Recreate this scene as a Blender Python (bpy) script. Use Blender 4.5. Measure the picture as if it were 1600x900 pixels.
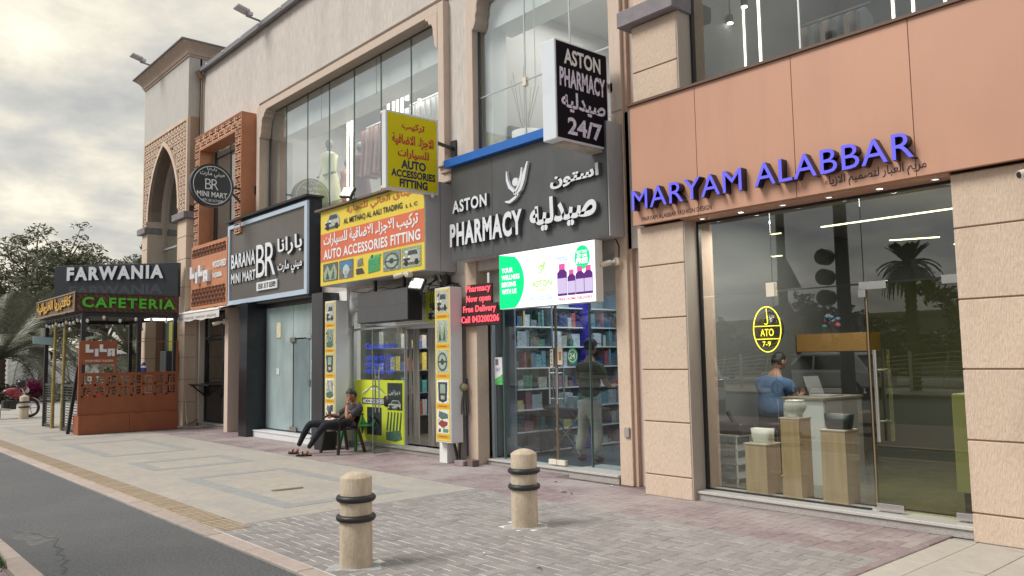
import bpy, bmesh, math, random
from mathutils import Vector, Matrix, noise
for _o in list(bpy.data.objects): bpy.data.objects.remove(_o)
S = bpy.context.scene
COL = S.collection
R = math.radians
rnd = random.Random(7)

# ---------------------------------------------------------------- camera
cd = bpy.data.cameras.new('camera'); cam = bpy.data.objects.new('camera', cd); COL.objects.link(cam)
cd.sensor_width = 36; cd.lens = 1262.7 / 1600 * 36; cd.clip_start = .05; cd.clip_end = 1500
_y, _p, _r = R(48.783), R(4.974), R(-1.009)
_f = Vector((-math.sin(_y)*math.cos(_p), math.cos(_y)*math.cos(_p), math.sin(_p)))
_a = Vector((math.cos(_y), math.sin(_y), 0)); _b = _a.cross(_f)
_rx = _a*math.cos(_r) + _b*math.sin(_r); _up = -_a*math.sin(_r) + _b*math.cos(_r)
cam.matrix_world = Matrix(((_rx.x, _up.x, -_f.x, 0), (_rx.y, _up.y, -_f.y, 0), (_rx.z, _up.z, -_f.z, 1.6), (0, 0, 0, 1)))
S.camera = cam
# ---------------------------------------------------------------- world, sun, exposure
S.view_settings.view_transform = 'Standard'; S.view_settings.look = 'None'
S.view_settings.exposure = 0.6; S.view_settings.gamma = 1.0
S.cycles.max_bounces = 8; S.cycles.transparent_max_bounces = 16; S.cycles.glossy_bounces = 4
S.cycles.use_denoising = True; S.cycles.caustics_reflective = False; S.cycles.caustics_refractive = False
W = bpy.data.worlds.new('World'); S.world = W; W.use_nodes = True
SUN_EL, SUN_AZ = R(48), R(205)
def world():
    nt = W.node_tree; N = nt.nodes; L = nt.links; N.clear()
    out = N.new('ShaderNodeOutputWorld'); bg = N.new('ShaderNodeBackground'); bg.inputs[1].default_value = .1
    sky = N.new('ShaderNodeTexSky'); sky.sky_type = 'NISHITA'; sky.sun_disc = False
    sky.sun_elevation = SUN_EL; sky.sun_rotation = SUN_AZ; sky.dust_density = 3
    tc = N.new('ShaderNodeTexCoord'); sp = N.new('ShaderNodeSeparateXYZ'); L.new(tc.outputs['Generated'], sp.inputs[0])
    def mth(op, a, b=None):
        n = N.new('ShaderNodeMath'); n.operation = op
        for i, v in enumerate((a, b)):
            if v is None: continue
            if isinstance(v, (int, float)): n.inputs[i].default_value = v
            else: L.new(v, n.inputs[i])
        return n.outputs[0]
    z = mth('ADD', mth('MAXIMUM', sp.outputs[2], 0.0), .22)
    cb = N.new('ShaderNodeCombineXYZ'); L.new(mth('DIVIDE', sp.outputs[0], z), cb.inputs[0]); L.new(mth('DIVIDE', sp.outputs[1], z), cb.inputs[1])
    n1 = N.new('ShaderNodeTexNoise'); n1.inputs['Scale'].default_value = 1.5; n1.inputs['Detail'].default_value = 9; n1.inputs['Roughness'].default_value = .52; n1.inputs['Distortion'].default_value = .35
    L.new(cb.outputs[0], n1.inputs['Vector'])
    n2 = N.new('ShaderNodeTexNoise'); n2.inputs['Scale'].default_value = 4.2; n2.inputs['Detail'].default_value = 8; n2.inputs['Roughness'].default_value = .6
    L.new(cb.outputs[0], n2.inputs['Vector'])
    sm = mth('ADD', mth('MULTIPLY', n1.outputs[0], .68), mth('MULTIPLY', n2.outputs[0], .32))
    rp = N.new('ShaderNodeValToRGB'); L.new(sm, rp.inputs[0])
    e = rp.color_ramp.elements
    e[0].position = .40; e[0].color = (3.7, 3.85, 4.0, 1); e[1].position = .62; e[1].color = (8.3, 8.0, 7.1, 1)
    x = rp.color_ramp.elements.new(.47); x.color = (4.7, 4.75, 4.7, 1)
    x = rp.color_ramp.elements.new(.54); x.color = (6.2, 6.05, 5.5, 1)
    # brighter towards the hidden evening sun, behind the building's left end
    gd = Vector((-.90, .30, .27)).normalized()
    vm = N.new('ShaderNodeVectorMath'); vm.operation = 'DOT_PRODUCT'; L.new(tc.outputs['Generated'], vm.inputs[0]); vm.inputs[1].default_value = gd
    g = mth('POWER', mth('MAXIMUM', vm.outputs['Value'], 0.0), 5.0)
    mx = N.new('ShaderNodeMix'); mx.data_type = 'RGBA'; mx.inputs[0].default_value = .88
    L.new(sky.outputs[0], mx.inputs[6]); L.new(rp.outputs[0], mx.inputs[7])
    cg = N.new('ShaderNodeCombineXYZ')
    for i, k in enumerate((.22, .17, .08)): L.new(mth('ADD', mth('MULTIPLY', g, k), .80), cg.inputs[i])
    m2 = N.new('ShaderNodeVectorMath'); m2.operation = 'MULTIPLY'; L.new(mx.outputs[2], m2.inputs[0]); L.new(cg.outputs[0], m2.inputs[1])
    L.new(m2.outputs[0], bg.inputs[0]); L.new(bg.outputs[0], out.inputs[0])
world()
sl = bpy.data.lights.new('sun', 'SUN'); sl.energy = 2.1; sl.angle = R(24); sl.color = (1, .95, .88)
so = bpy.data.objects.new('sun', sl); COL.objects.link(so)
_d = Vector((math.sin(SUN_AZ)*math.cos(SUN_EL), math.cos(SUN_AZ)*math.cos(SUN_EL), math.sin(SUN_EL)))
so.rotation_euler = _d.to_track_quat('Z', 'Y').to_euler(); so.location = (0, -8, 20)

# ---------------------------------------------------------------- materials
MATS = {}
def mat(name, col=(.5, .5, .5), rough=.6, metal=0., var=.0, vscale=(3, 3, 3), bump=0., bscale=None, emit=0., alpha=None,
        spec=.5, dirt=None, island=0., rand=0., speck=None, coat=0., detail=4):
    if name in MATS: return MATS[name]
    m = bpy.data.materials.new(name); m.use_nodes = True; nt = m.node_tree; N = nt.nodes; L = nt.links
    b = N['Principled BSDF']; b.inputs['Roughness'].default_value = rough; b.inputs['Metallic'].default_value = metal
    b.inputs['Specular IOR Level'].default_value = spec; b.inputs['Coat Weight'].default_value = coat
    c4 = (*col, 1); b.inputs['Base Color'].default_value = c4
    src = None
    tc = N.new('ShaderNodeTexCoord')
    def nz(scale, det=detail, ro=.6):
        mp = N.new('ShaderNodeMapping'); mp.inputs['Scale'].default_value = scale; L.new(tc.outputs['Object'], mp.inputs[0])
        n = N.new('ShaderNodeTexNoise'); n.inputs['Scale'].default_value = 1; n.inputs['Detail'].default_value = det; n.inputs['Roughness'].default_value = ro
        L.new(mp.outputs[0], n.inputs['Vector']); return n.outputs[0]
    def scale_col(cur, fac_socket, lo, hi, a=.3, z=.7):
        r = N.new('ShaderNodeMapRange'); r.inputs[1].default_value = a; r.inputs[2].default_value = z; r.inputs[3].default_value = lo; r.inputs[4].default_value = hi
        L.new(fac_socket, r.inputs[0]); v = N.new('ShaderNodeVectorMath'); v.operation = 'SCALE'
        if cur is None: v.inputs[0].default_value = col
        else: L.new(cur, v.inputs[0])
        L.new(r.outputs[0], v.inputs['Scale']); return v.outputs[0]
    if var: src = scale_col(src, nz(vscale), 1-var, 1+var)
    if island or rand:
        g = N.new('ShaderNodeNewGeometry'); oi = N.new('ShaderNodeObjectInfo'); ad = N.new('ShaderNodeMath'); ad.operation = 'ADD'
        L.new(g.outputs['Random Per Island'], ad.inputs[0]); L.new(oi.outputs['Random'], ad.inputs[1])
        fr = N.new('ShaderNodeMath'); fr.operation = 'FRACT'; L.new(ad.outputs[0], fr.inputs[0])
        k = max(island, rand); src = scale_col(src, fr.outputs[0], 1-k, 1+k, 0, 1)
    if speck:
        sc, amt, c2 = speck
        v = nz((sc, sc, sc), 2, .5); r = N.new('ShaderNodeMapRange'); r.inputs[1].default_value = .56; r.inputs[2].default_value = .64; r.inputs[4].default_value = amt
        L.new(v, r.inputs[0]); mx = N.new('ShaderNodeMix'); mx.data_type = 'RGBA'; L.new(r.outputs[0], mx.inputs[0])
        if src: L.new(src, mx.inputs[6])
        else: mx.inputs[6].default_value = c4
        mx.inputs[7].default_value = (*c2, 1); src = mx.outputs[2]
    if dirt:
        sc, amt, c2 = dirt[:3]; lo, hi = dirt[3:5] if len(dirt) > 3 else (.5, .72)
        v = nz(sc if isinstance(sc, tuple) else (sc,)*3, 7, .62); r = N.new('ShaderNodeMapRange'); r.inputs[1].default_value = lo; r.inputs[2].default_value = hi; r.inputs[4].default_value = amt
        L.new(v, r.inputs[0]); mx = N.new('ShaderNodeMix'); mx.data_type = 'RGBA'; L.new(r.outputs[0], mx.inputs[0])
        if src: L.new(src, mx.inputs[6])
        else: mx.inputs[6].default_value = c4
        mx.inputs[7].default_value = (*c2, 1); src = mx.outputs[2]
    if src: L.new(src, b.inputs['Base Color'])
    if bump:
        v = nz(bscale or (60, 60, 60), 5, .6); bp = N.new('ShaderNodeBump'); bp.inputs['Strength'].default_value = bump; bp.inputs['Distance'].default_value = .015
        L.new(v, bp.inputs['Height']); L.new(bp.outputs[0], b.inputs['Normal'])
    if emit:
        b.inputs['Emission Color'].default_value = c4; b.inputs['Emission Strength'].default_value = emit
        if emit > 0 and rough >= .9: b.inputs['Base Color'].default_value = (0, 0, 0, 1)
    if alpha is not None: b.inputs['Alpha'].default_value = alpha
    MATS[name] = m; return m
def glass(name, tint=(.9, .95, .93), k=1.6, rough=0.0):
    if name in MATS: return MATS[name]
    m = bpy.data.materials.new(name); m.use_nodes = True; nt = m.node_tree; N = nt.nodes; L = nt.links; N.clear()
    o = N.new('ShaderNodeOutputMaterial'); t = N.new('ShaderNodeBsdfTransparent'); t.inputs[0].default_value = (*tint, 1)
    g = N.new('ShaderNodeBsdfGlossy'); g.inputs['Roughness'].default_value = rough; g.inputs[0].default_value = (.95, .97, .96, 1)
    f = N.new('ShaderNodeFresnel'); f.inputs[0].default_value = 1.5; q = N.new('ShaderNodeMath'); q.operation = 'MULTIPLY'; q.inputs[1].default_value = k; q.use_clamp = True
    gg = N.new('ShaderNodeNewGeometry'); iv = N.new('ShaderNodeMath'); iv.operation = 'SUBTRACT'; iv.inputs[0].default_value = 1; L.new(gg.outputs['Backfacing'], iv.inputs[1]); pr = N.new('ShaderNodeMath'); pr.operation = 'MULTIPLY'; L.new(f.outputs[0], pr.inputs[0]); L.new(iv.outputs[0], pr.inputs[1]); L.new(pr.outputs[0], q.inputs[0]); mx = N.new('ShaderNodeMixShader'); L.new(q.outputs[0], mx.inputs[0]); L.new(t.outputs[0], mx.inputs[1]); L.new(g.outputs[0], mx.inputs[2])
    L.new(mx.outputs[0], o.inputs[0]); MATS[name] = m; return m
def flat(c, name=None, rough=.5, **k):          # printed ink or plain paint
    k.setdefault('var', .38); k.setdefault('vscale', (32, 32, 32))
    return mat(name or 'ink_%d_%d_%d' % tuple(int(v*255) for v in c), c, rough, **k)
def glow(c, s, name):                            # lamps and screens
    if name in MATS: return MATS[name]
    m = bpy.data.materials.new(name); m.use_nodes = True; N = m.node_tree.nodes; N.clear()
    e = N.new('ShaderNodeEmission'); e.inputs[0].default_value = (*c, 1); e.inputs[1].default_value = s
    o = N.new('ShaderNodeOutputMaterial'); m.node_tree.links.new(e.outputs[0], o.inputs[0]); MATS[name] = m; return m

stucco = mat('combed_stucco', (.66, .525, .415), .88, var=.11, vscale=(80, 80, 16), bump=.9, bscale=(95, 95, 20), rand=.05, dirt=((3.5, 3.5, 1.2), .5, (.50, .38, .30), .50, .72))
stucco_dark = mat('shaded_stucco_side', (.50, .37, .30), .85, var=.12, vscale=(75, 75, 9), bump=.6, bscale=(85, 85, 10))  # darker stucco copy: shade of side and set-back faces put in the colour
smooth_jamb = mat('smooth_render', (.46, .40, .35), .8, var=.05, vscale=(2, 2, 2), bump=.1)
upper = mat('upper_render', (.58, .535, .50), .85, var=.14, vscale=(22, 22, 3.5), bump=1.0, bscale=(36, 36, 6), dirt=((1.6, 1.6, .3), .6, (.42, .39, .36), .48, .72))
trim = mat('trim_render', (.57, .465, .39), .8, var=.06, vscale=(20, 20, 4), bump=.4, bscale=(60, 60, 8))
ledge_m = mat('grey_ledge', (.22, .20, .22), .7, var=.15, vscale=(6, 6, 6), bump=.3)
terrac = mat('terracotta_cladding', (.55, .305, .21), .42, var=.06, vscale=(.7, .7, .5), rand=.04, bump=.05, bscale=(2, 2, 2), dirt=((5, 5, .5), .35, (.42, .235, .17), .52, .75))
seam_m = mat('dark_seam', (.16, .09, .07), .8)
orange = mat('orange_screen_paint', (.50, .215, .115), .55, var=.1, vscale=(4, 4, 4), bump=.1)
orange_d = mat('screen_backing', (.10, .035, .018), .8)
rust = mat('kiosk_orange_paint', (.29, .088, .036), .5, var=.12, vscale=(3, 3, 3), bump=.15, dirt=(2.0, .35, (.22, .07, .03)))
black_gl = mat('black_gloss_panel', (.012, .014, .02), .22, var=.2, vscale=(2, 2, .4))
black_m = mat('black_metal', (.02, .02, .024), .45, bump=.05)
alu = mat('brushed_aluminium', (.55, .56, .58), .4, .6, var=.06, vscale=(2, 2, 20))
alu_panel = mat('grey_aluminium_sheet', (.48, .49, .52), .45, .1, var=.05, vscale=(1, 1, 1), dirt=((1, 1, .5), .4, (.36, .36, .38)))
steel = mat('polished_steel', (.72, .72, .72), .2, 1.)
white_p = mat('white_paint', (.78, .78, .76), .55, var=.04, vscale=(2, 2, 2), dirt=((2, 2, 2), .3, (.6, .58, .54), .55, .8))
white_s = mat('white_sign_face', (.80, .81, .83), .35)
letter_w = mat('white_letter_acrylic', (.72, .75, .80), .35)
letter_side = mat('letter_return_grey', (.10, .11, .13), .45)
grey_sign = mat('charcoal_sign_face', (.085, .09, .095), .4, var=.12, vscale=(1.5, 1.5, 1.5), dirt=((3, 3, 1.5), .35, (.14, .14, .14)))
taupe = mat('taupe_sign_face', (.115, .105, .095), .4, var=.06)
blue_p = mat('blue_fascia', (.02, .14, .50), .35, var=.06)
yel_s = mat('yellow_sign_vinyl', (.74, .58, .06), .5, var=.05, dirt=((3, 3, 3), .25, (.6, .5, .15)))
yel_o = mat('olive_yellow_sign', (.70, .60, .015), .6, spec=.1, var=.04)
yel_f = mat('lime_yellow_film', (.66, .74, .05), .4)
red_v = mat('red_orange_vinyl', (.66, .16, .08), .5, var=.04)
granite = mat('granite_step', (.42, .40, .38), .6, speck=(220, .8, (.14, .13, .12)), var=.15, vscale=(90, 90, 90), bump=.3, dirt=((3, 3, 3), .5, (.30, .27, .24)))
granite_t = mat('granite_step_top', (.52, .51, .49), .35, speck=(220, .5, (.25, .24, .23)), var=.1, vscale=(60, 60, 60))
marble = mat('white_marble', (.72, .73, .75), .35, dirt=((4, 4, 4), .35, (.5, .5, .52)))
asphalt = mat('asphalt', (.135, .142, .152), .85, speck=(70, .6, (.24, .24, .24)), var=.30, vscale=(45, 45, 45), bump=1.0, bscale=(170, 170, 170), dirt=((.8, .8, .8), .55, (.185, .19, .19), .45, .7))
paver_g = mat('grey_block_paver', (.30, .28, .275), .85, var=.12, vscale=(14, 14, 14), bump=.5, bscale=(130, 130, 130), rand=.13, dirt=((1.4, 1.4, 1.4), .45, (.40, .385, .37), .48, .72))
paver_p = mat('mauve_block_paver', (.27, .205, .215), .85, var=.12, vscale=(14, 14, 14), bump=.5, bscale=(130, 130, 130), rand=.14, dirt=((.9, .9, .9), .85, (.40, .36, .35), .42, .62))
sand = mat('joint_sand', (.7, .69, .68), .95, bump=.5, var=.15, vscale=(9, 9, 9))
sand_d = mat('dark_joint', (.15, .12, .12), .95, bump=.5, var=.3, vscale=(9, 9, 9))
conc = mat('stamped_concrete', (.41, .378, .335), .8, var=.10, vscale=(6, 6, 6), bump=1.0, bscale=(14, 9, 14), dirt=((1.1, 1.9, 1), .75, (.33, .32, .31), .42, .68))
conc_b = mat('grey_concrete_band', (.31, .315, .315), .8, var=.1, vscale=(7, 7, 7), bump=.6, bscale=(20, 20, 20))
slab_m = mat('smooth_stone_slab', (.44, .41, .37), .6, var=.08, vscale=(5, 5, 5), bump=.5, bscale=(9, 9, 9), rand=.05, dirt=((2.3, 6.5, 2), .85, (.23, .21, .20), .55, .72))
kerb_m = mat('pink_kerb_stone', (.43, .36, .32), .8, var=.1, vscale=(9, 9, 9), bump=.4, rand=.10, dirt=((3, 3, 3), .5, (.33, .29, .27)))
tact = mat('yellow_tactile', (.48, .395, .30), .85, var=.15, vscale=(12, 12, 12), bump=.5, rand=.1, dirt=((3, 3, 3), .5, (.42, .37, .32)))
boll_m = mat('bollard_concrete', (.57, .48, .37), .88, var=.12, vscale=(26, 26, 8), bump=.45, bscale=(60, 60, 30), speck=(70, .22, (.38, .31, .22)), dirt=((6, 6, 3), .7, (.34, .27, .19), .47, .66))
rubber = mat('black_rubber', (.018, .019, .022), .45, bump=.15, bscale=(30, 30, 30))
wood = mat('oak_laminate', (.58, .42, .24), .5, var=.14, vscale=(22, 22, 1.6), detail=6)
wood_d = mat('shaded_oak_side', (.30, .20, .12), .5, var=.14, vscale=(22, 22, 1.6), detail=6)  # darker copy of the oak, shaded side put in the colour; unassigned
in_wall = mat('shop_wall_grey', (.42, .43, .43), .8)
in_dark = mat('shop_wall_dark', (.06, .065, .06), .7)
in_floor = mat('shop_floor', (.12, .12, .11), .35, var=.1)
in_white = mat('shop_white', (.72, .73, .72), .6)
gl_clear = glass('clear_glass', (.86, .90, .88), 1.7)
gl_dark = glass('tinted_glass', (.86, .88, .85), 3.6)
gl_sky = glass('upper_glass', (.965, .985, .98), 3.8)
gl_frost = mat('dusty_glass', (.33, .42, .43), .12, var=.2, vscale=(1.6, 1.6, .7), spec=.9, dirt=((6, 6, 1.2), .5, (.40, .48, .50), .5, .75))
skin_m = mat('skin', (.34, .17, .11), .55)
skin2_m = mat('skin_light', (.42, .23, .16), .55)
hair_m = mat('black_hair', (.012, .010, .010), .5, bump=.5, bscale=(90, 90, 30))

# ---------------------------------------------------------------- mesh builder
class MB:
    def __init__(s): s.v = []; s.f = []; s.m = []; s.mi = 0; s.sm = False; s.s = []
    def add(s, vs, fs):
        k = len(s.v); s.v += [Vector(v) for v in vs]
        for f in fs: s.f.append([i+k for i in f]); s.m.append(s.mi); s.s.append(s.sm)
        return s
    def box(s, x0, x1, y0, y1, z0, z1):
        if x0 > x1: x0, x1 = x1, x0
        if y0 > y1: y0, y1 = y1, y0
        if z0 > z1: z0, z1 = z1, z0
        return s.add([(x, y, z) for z in (z0, z1) for y in (y0, y1) for x in (x0, x1)],
              [(0, 2, 3, 1), (4, 5, 7, 6), (0, 1, 5, 4), (2, 6, 7, 3), (0, 4, 6, 2), (1, 3, 7, 5)])
    def quad(s, a, b, c, d): return s.add([a, b, c, d], [(0, 1, 2, 3)])
    def cyl(s, p, q, r, r2=None, n=12, cap=True):
        p = Vector(p); q = Vector(q); r2 = r if r2 is None else r2; d = (q-p).normalized()
        a = d.orthogonal().normalized(); b = d.cross(a); vs = []
        for c, rr in ((p, r), (q, r2)):
            for i in range(n):
                t = 2*math.pi*i/n; vs.append(c + (a*math.cos(t) + b*math.sin(t))*rr)
        sm = s.sm; s.sm = True; s.add(vs, [(i, (i+1) % n, n+(i+1) % n, n+i) for i in range(n)]); s.sm = sm
        if cap: s.add(vs, [tuple(range(n))[::-1], tuple(range(n, 2*n))])
        return s
    def tube(s, pts, r, n=8):
        for a, b in zip(pts, pts[1:]): s.cyl(a, b, r, n=n)
        return s
    def bar(s, p, q, w, h=None):          # square bar between two points
        p = Vector(p); q = Vector(q); h = h or w; d = (q-p).normalized()
        up = Vector((0, 0, 1)) if abs(d.z) < .95 else Vector((0, 1, 0))
        a = d.cross(up).normalized()*w/2; b = a.cross(d).normalized()*h/2
        vs = [c+e for c in (p, q) for e in (-a-b, a-b, a+b, -a+b)]
        return s.add(vs, [(0, 3, 2, 1), (4, 5, 6, 7), (0, 1, 5, 4), (1, 2, 6, 5), (2, 3, 7, 6), (3, 0, 4, 7)])
    def lathe(s, prof, c=(0, 0, 0), n=24, ax=(0, 0, 1)):   # prof: (r, h)
        ax = Vector(ax).normalized(); a = ax.orthogonal().normalized(); b = ax.cross(a); c = Vector(c); vs = []; fs = []
        for r, h in prof:
            for i in range(n):
                t = 2*math.pi*i/n; vs.append(c + ax*h + (a*math.cos(t)+b*math.sin(t))*r)
        for j in range(len(prof)-1):
            for i in range(n): fs.append((j*n+i, j*n+(i+1) % n, (j+1)*n+(i+1) % n, (j+1)*n+i))
        sm = s.sm; s.sm = True; s.add(vs, fs); s.sm = sm; return s
    def torus(s, c, Rr, r, ax=(0, 0, 1), n=32, k=10):
        ax = Vector(ax).normalized(); a = ax.orthogonal().normalized(); b = ax.cross(a); c = Vector(c); vs = []; fs = []
        for i in range(n):
            t = 2*math.pi*i/n; u = a*math.cos(t)+b*math.sin(t)
            for j in range(k):
                w = 2*math.pi*j/k; vs.append(c + u*(Rr+r*math.cos(w)) + ax*r*math.sin(w))
        for i in range(n):
            for j in range(k): fs.append((i*k+j, ((i+1) % n)*k+j, ((i+1) % n)*k+(j+1) % k, i*k+(j+1) % k))
        sm = s.sm; s.sm = True; s.add(vs, fs); s.sm = sm; return s
    def ell(s, c, rx, ry, rz, n=14, m=9, rot=None):
        c = Vector(c); vs = []; fs = []
        for j in range(m+1):
            ph = math.pi*j/m - math.pi/2
            for i in range(n):
                t = 2*math.pi*i/n; v = Vector((rx*math.cos(ph)*math.cos(t), ry*math.cos(ph)*math.sin(t), rz*math.sin(ph)))
                vs.append(c + (rot @ v if rot else v))
        for j in range(m):
            for i in range(n): fs.append((j*n+i, j*n+(i+1) % n, (j+1)*n+(i+1) % n, (j+1)*n+i))
        sm = s.sm; s.sm = True; s.add(vs, fs); s.sm = sm; return s
    def prism(s, poly, fr, d0, d1):       # poly in (u,v) extruded along n from d0 to d1
        n = len(poly); vs = [fr(u, v, d0) for u, v in poly] + [fr(u, v, d1) for u, v in poly]
        ar = sum(poly[i][0]*poly[(i+1) % n][1]-poly[(i+1) % n][0]*poly[i][1] for i in range(n))
        fs = [tuple(range(n))[::-1], tuple(range(n, 2*n))] + [(i, (i+1) % n, n+(i+1) % n, n+i) for i in range(n)]
        if ar < 0: fs = [tuple(reversed(f)) for f in fs]
        return s.add(vs, fs)
    def rect(s, fr, u0, u1, v0, v1, d0, d1): return s.prism([(u0, v0), (u1, v0), (u1, v1), (u0, v1)], fr, d0, d1)
    def ring(s, fr, outer, inner, d0, d1):       # frame between two matching outlines
        n = len(outer); vs = []
        for d in (d0, d1):
            vs += [fr(u, v, d) for u, v in outer]; vs += [fr(u, v, d) for u, v in inner]
        fs = []
        for i in range(n):
            j = (i+1) % n
            fs += [(i, j, n+j, n+i)[::-1], (2*n+i, 2*n+j, 3*n+j, 3*n+i), (i, j, 2*n+j, 2*n+i), (n+j, n+i, 3*n+i, 3*n+j)]
        return s.add(vs, fs)
    def build(s, name, m, parent=None, origin=None, label=None, kind=None, bevel=0, seg=1, cat=None, group=None, local=False):
        me = bpy.data.meshes.new(name)
        if origin is None: origin = Vector((0, 0, 0))
        off = Vector(origin)
        if parent is not None and not local:
            off = Vector(parent['_w'])
        me.from_pydata([tuple(v-off) for v in s.v] if not local else [tuple(v) for v in s.v], [], s.f)
        for mm in (m if isinstance(m, (list, tuple)) else [m]): me.materials.append(mm)
        me.polygons.foreach_set('material_index', s.m); me.polygons.foreach_set('use_smooth', s.s); me.update()
        o = bpy.data.objects.new(name, me); COL.objects.link(o)
        if parent is not None: o.parent = parent; o['_w'] = tuple(off)
        else: o.location = off; o['_w'] = tuple(off)
        if label: o['label'] = label
        if kind: o['kind'] = kind
        if cat: o['category'] = cat
        if group: o['group'] = group
        if bevel:
            b = o.modifiers.new('bevel', 'BEVEL'); b.width = bevel; b.segments = seg; b.limit_method = 'ANGLE'
        return o
def FY(Y): return lambda u, v, d=0: Vector((u, Y-d, v))        # faces the street; d towards the street
def FXp(X): return lambda u, v, d=0: Vector((X+d, u, v))       # faces +X (towards the camera side)
def FZ(Z): return lambda u, v, d=0: Vector((u, v, Z+d))
def thing(name, label, cat, loc=(0, 0, 0), group=None, rz=0):
    o = bpy.data.objects.new(name, None); COL.objects.link(o); o.location = loc; o.rotation_euler = (0, 0, rz); o.empty_display_size = .2
    o['label'] = label; o['category'] = cat; o['_w'] = tuple(loc)
    if group: o['group'] = group
    return o
def struct(name, mb, m, **k): return mb.build(name, m, kind='structure', **k)
def B(x0, x1, y0, y1, z0, z1): return MB().box(x0, x1, y0, y1, z0, z1)
def copytree(o, parent=None):
    c = o.copy(); COL.objects.link(c)
    if parent: c.parent = parent
    for ch in list(o.children): copytree(ch, c)
    return c
# ---------------------------------------------------------------- lettering
GC = {}
def glyph(ch, off=0., res=3):
    k = (ch, off)
    if k in GC: return GC[k]
    def mk(t):
        c = bpy.data.curves.new('g', 'FONT'); c.body = t; c.size = 1; c.offset = off; c.resolution_u = res; c.fill_mode = 'FRONT' if 0 else 'BOTH'
        o = bpy.data.objects.new('g', c); me = bpy.data.meshes.new_from_object(o)
        vs = [v.co.copy() for v in me.vertices]; fs = [tuple(p.vertices) for p in me.polygons]
        bpy.data.objects.remove(o); bpy.data.curves.remove(c); bpy.data.meshes.remove(me); return vs, fs
    def wd(t):
        vs, _ = mk(t); return max(v.x for v in vs) - min(v.x for v in vs)
    adv = wd('I'+ch+'I') - wd('II') if ch != ' ' else .28
    if ch == ' ': GC[k] = ([], [], adv); return GC[k]
    vs, fs = mk(ch)
    up = [f for f in fs if (vs[f[1]]-vs[f[0]]).cross(vs[f[2]]-vs[f[0]]).z > 0]
    GC[k] = (vs, up or fs, adv); return GC[k]
AR = {'ا': (0xFE8D, 2), 'ب': (0xFE8F, 4), 'ة': (0xFE93, 2), 'ت': (0xFE95, 4), 'ث': (0xFE99, 4), 'ج': (0xFE9D, 4), 'ح': (0xFEA1, 4), 'خ': (0xFEA5, 4), 'د': (0xFEA9, 2),
      'ذ': (0xFEAB, 2), 'ر': (0xFEAD, 2), 'ز': (0xFEAF, 2), 'س': (0xFEB1, 4), 'ش': (0xFEB5, 4), 'ص': (0xFEB9, 4), 'ض': (0xFEBD, 4), 'ط': (0xFEC1, 4), 'ع': (0xFEC9, 4),
      'ف': (0xFED1, 4), 'ق': (0xFED5, 4), 'ك': (0xFED9, 4), 'ل': (0xFEDD, 4), 'م': (0xFEE1, 4), 'ن': (0xFEE5, 4), 'ه': (0xFEE9, 4), 'و': (0xFEED, 2), 'ي': (0xFEF1, 4), 'ء': (0xFE80, 1), 'L': (0xFEFB, 2)}
def arab(t):
    t = t.replace('لا', 'L'); out = []
    for i, c in enumerate(t):
        if c not in AR: out.append(c); continue
        p = t[i-1] if i else ' '; n = t[i+1] if i+1 < len(t) else ' '
        pj = p in AR and AR[p][1] == 4; nj = n in AR and AR[c][1] == 4 and AR[n][1] > 1
        base, k = AR[c]; out.append(chr(base + (3 if pj and nj else 2 if nj else 1 if (pj and k > 1) else 0)))
    return ''.join(reversed(out))
def text(s, fr, u0, u1, v0, v1, m, parent, off=0., ext=0., base=0.003, each=None, name='lettering', gap=0., side=None, label=None, shear=0.):
    """fit string s into the box u0..u1, v0..v1 of frame fr; ext > 0 makes solid letters"""
    isar = any(ord(c) > 0x5ff for c in s)
    if isar: s = arab(s)
    x = 0; pl = []
    for c in s:
        vs, fs, adv = glyph(c, off); pl.append((c, vs, fs, x)); x += adv + (0 if isar else gap)
    xs = [v.x+o for _, vs, _, o in pl for v in vs]; ys = [v.y for _, vs, _, o in pl for v in vs]
    a, b, c0, d0 = min(xs), max(xs), min(ys), max(ys); sx = (u1-u0)/(b-a); sy = (v1-v0)/(d0-c0)
    mbs = []; mb = MB()
    for i, (c, vs, fs, o) in enumerate(pl):
        if each and not isar: mb = MB()
        if not vs: continue
        e = (i % 2)*.0008 if isar else 0
        P = [(u0+(v.x+o-a+shear*(v.y-c0))*sx, v0+(v.y-c0)*sy) for v in vs]
        if ext <= 0:
            mb.mi = 0; mb.add([fr(p, q, base+e) for p, q in P], fs)
        else:
            mb.mi = 0; mb.add([fr(p, q, base+ext+e) for p, q in P], fs)
            ed = {}
            for f in fs:
                for j in range(len(f)): ed[(f[j], f[(j+1) % len(f)])] = 1
            mb.mi = 1 if side else 0
            for (p, q) in list(ed):
                if (q, p) not in ed:
                    A = P[p]; Bq = P[q]
                    mb.add([fr(A[0], A[1], base), fr(Bq[0], Bq[1], base), fr(Bq[0], Bq[1], base+ext+e), fr(A[0], A[1], base+ext+e)], [(0, 1, 2, 3)])
        if each and not isar: mbs.append(mb)
    if not (each and not isar): mbs = [mb]
    r = []
    for q in mbs:
        if ext <= 0 and fr(0, 0, 0) is not None: pass
        r.append(q.build(each if (each and not isar) else name, [m, side] if side else m, parent, label=label))
    return r
def emptyp(name, parent):
    o = bpy.data.objects.new(name, None); COL.objects.link(o); o.parent = parent; o['_w'] = tuple(parent['_w']); return o
def area(name, loc, sx, sy, power, col=(1, .95, .88), rot=(0, 0, 0)):
    l = bpy.data.lights.new(name, 'AREA'); l.shape = 'RECTANGLE'; l.size = sx; l.size_y = sy; l.energy = power; l.color = col
    o = bpy.data.objects.new(name, l); o.location = loc; o.rotation_euler = rot; COL.objects.link(o); return o
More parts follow.
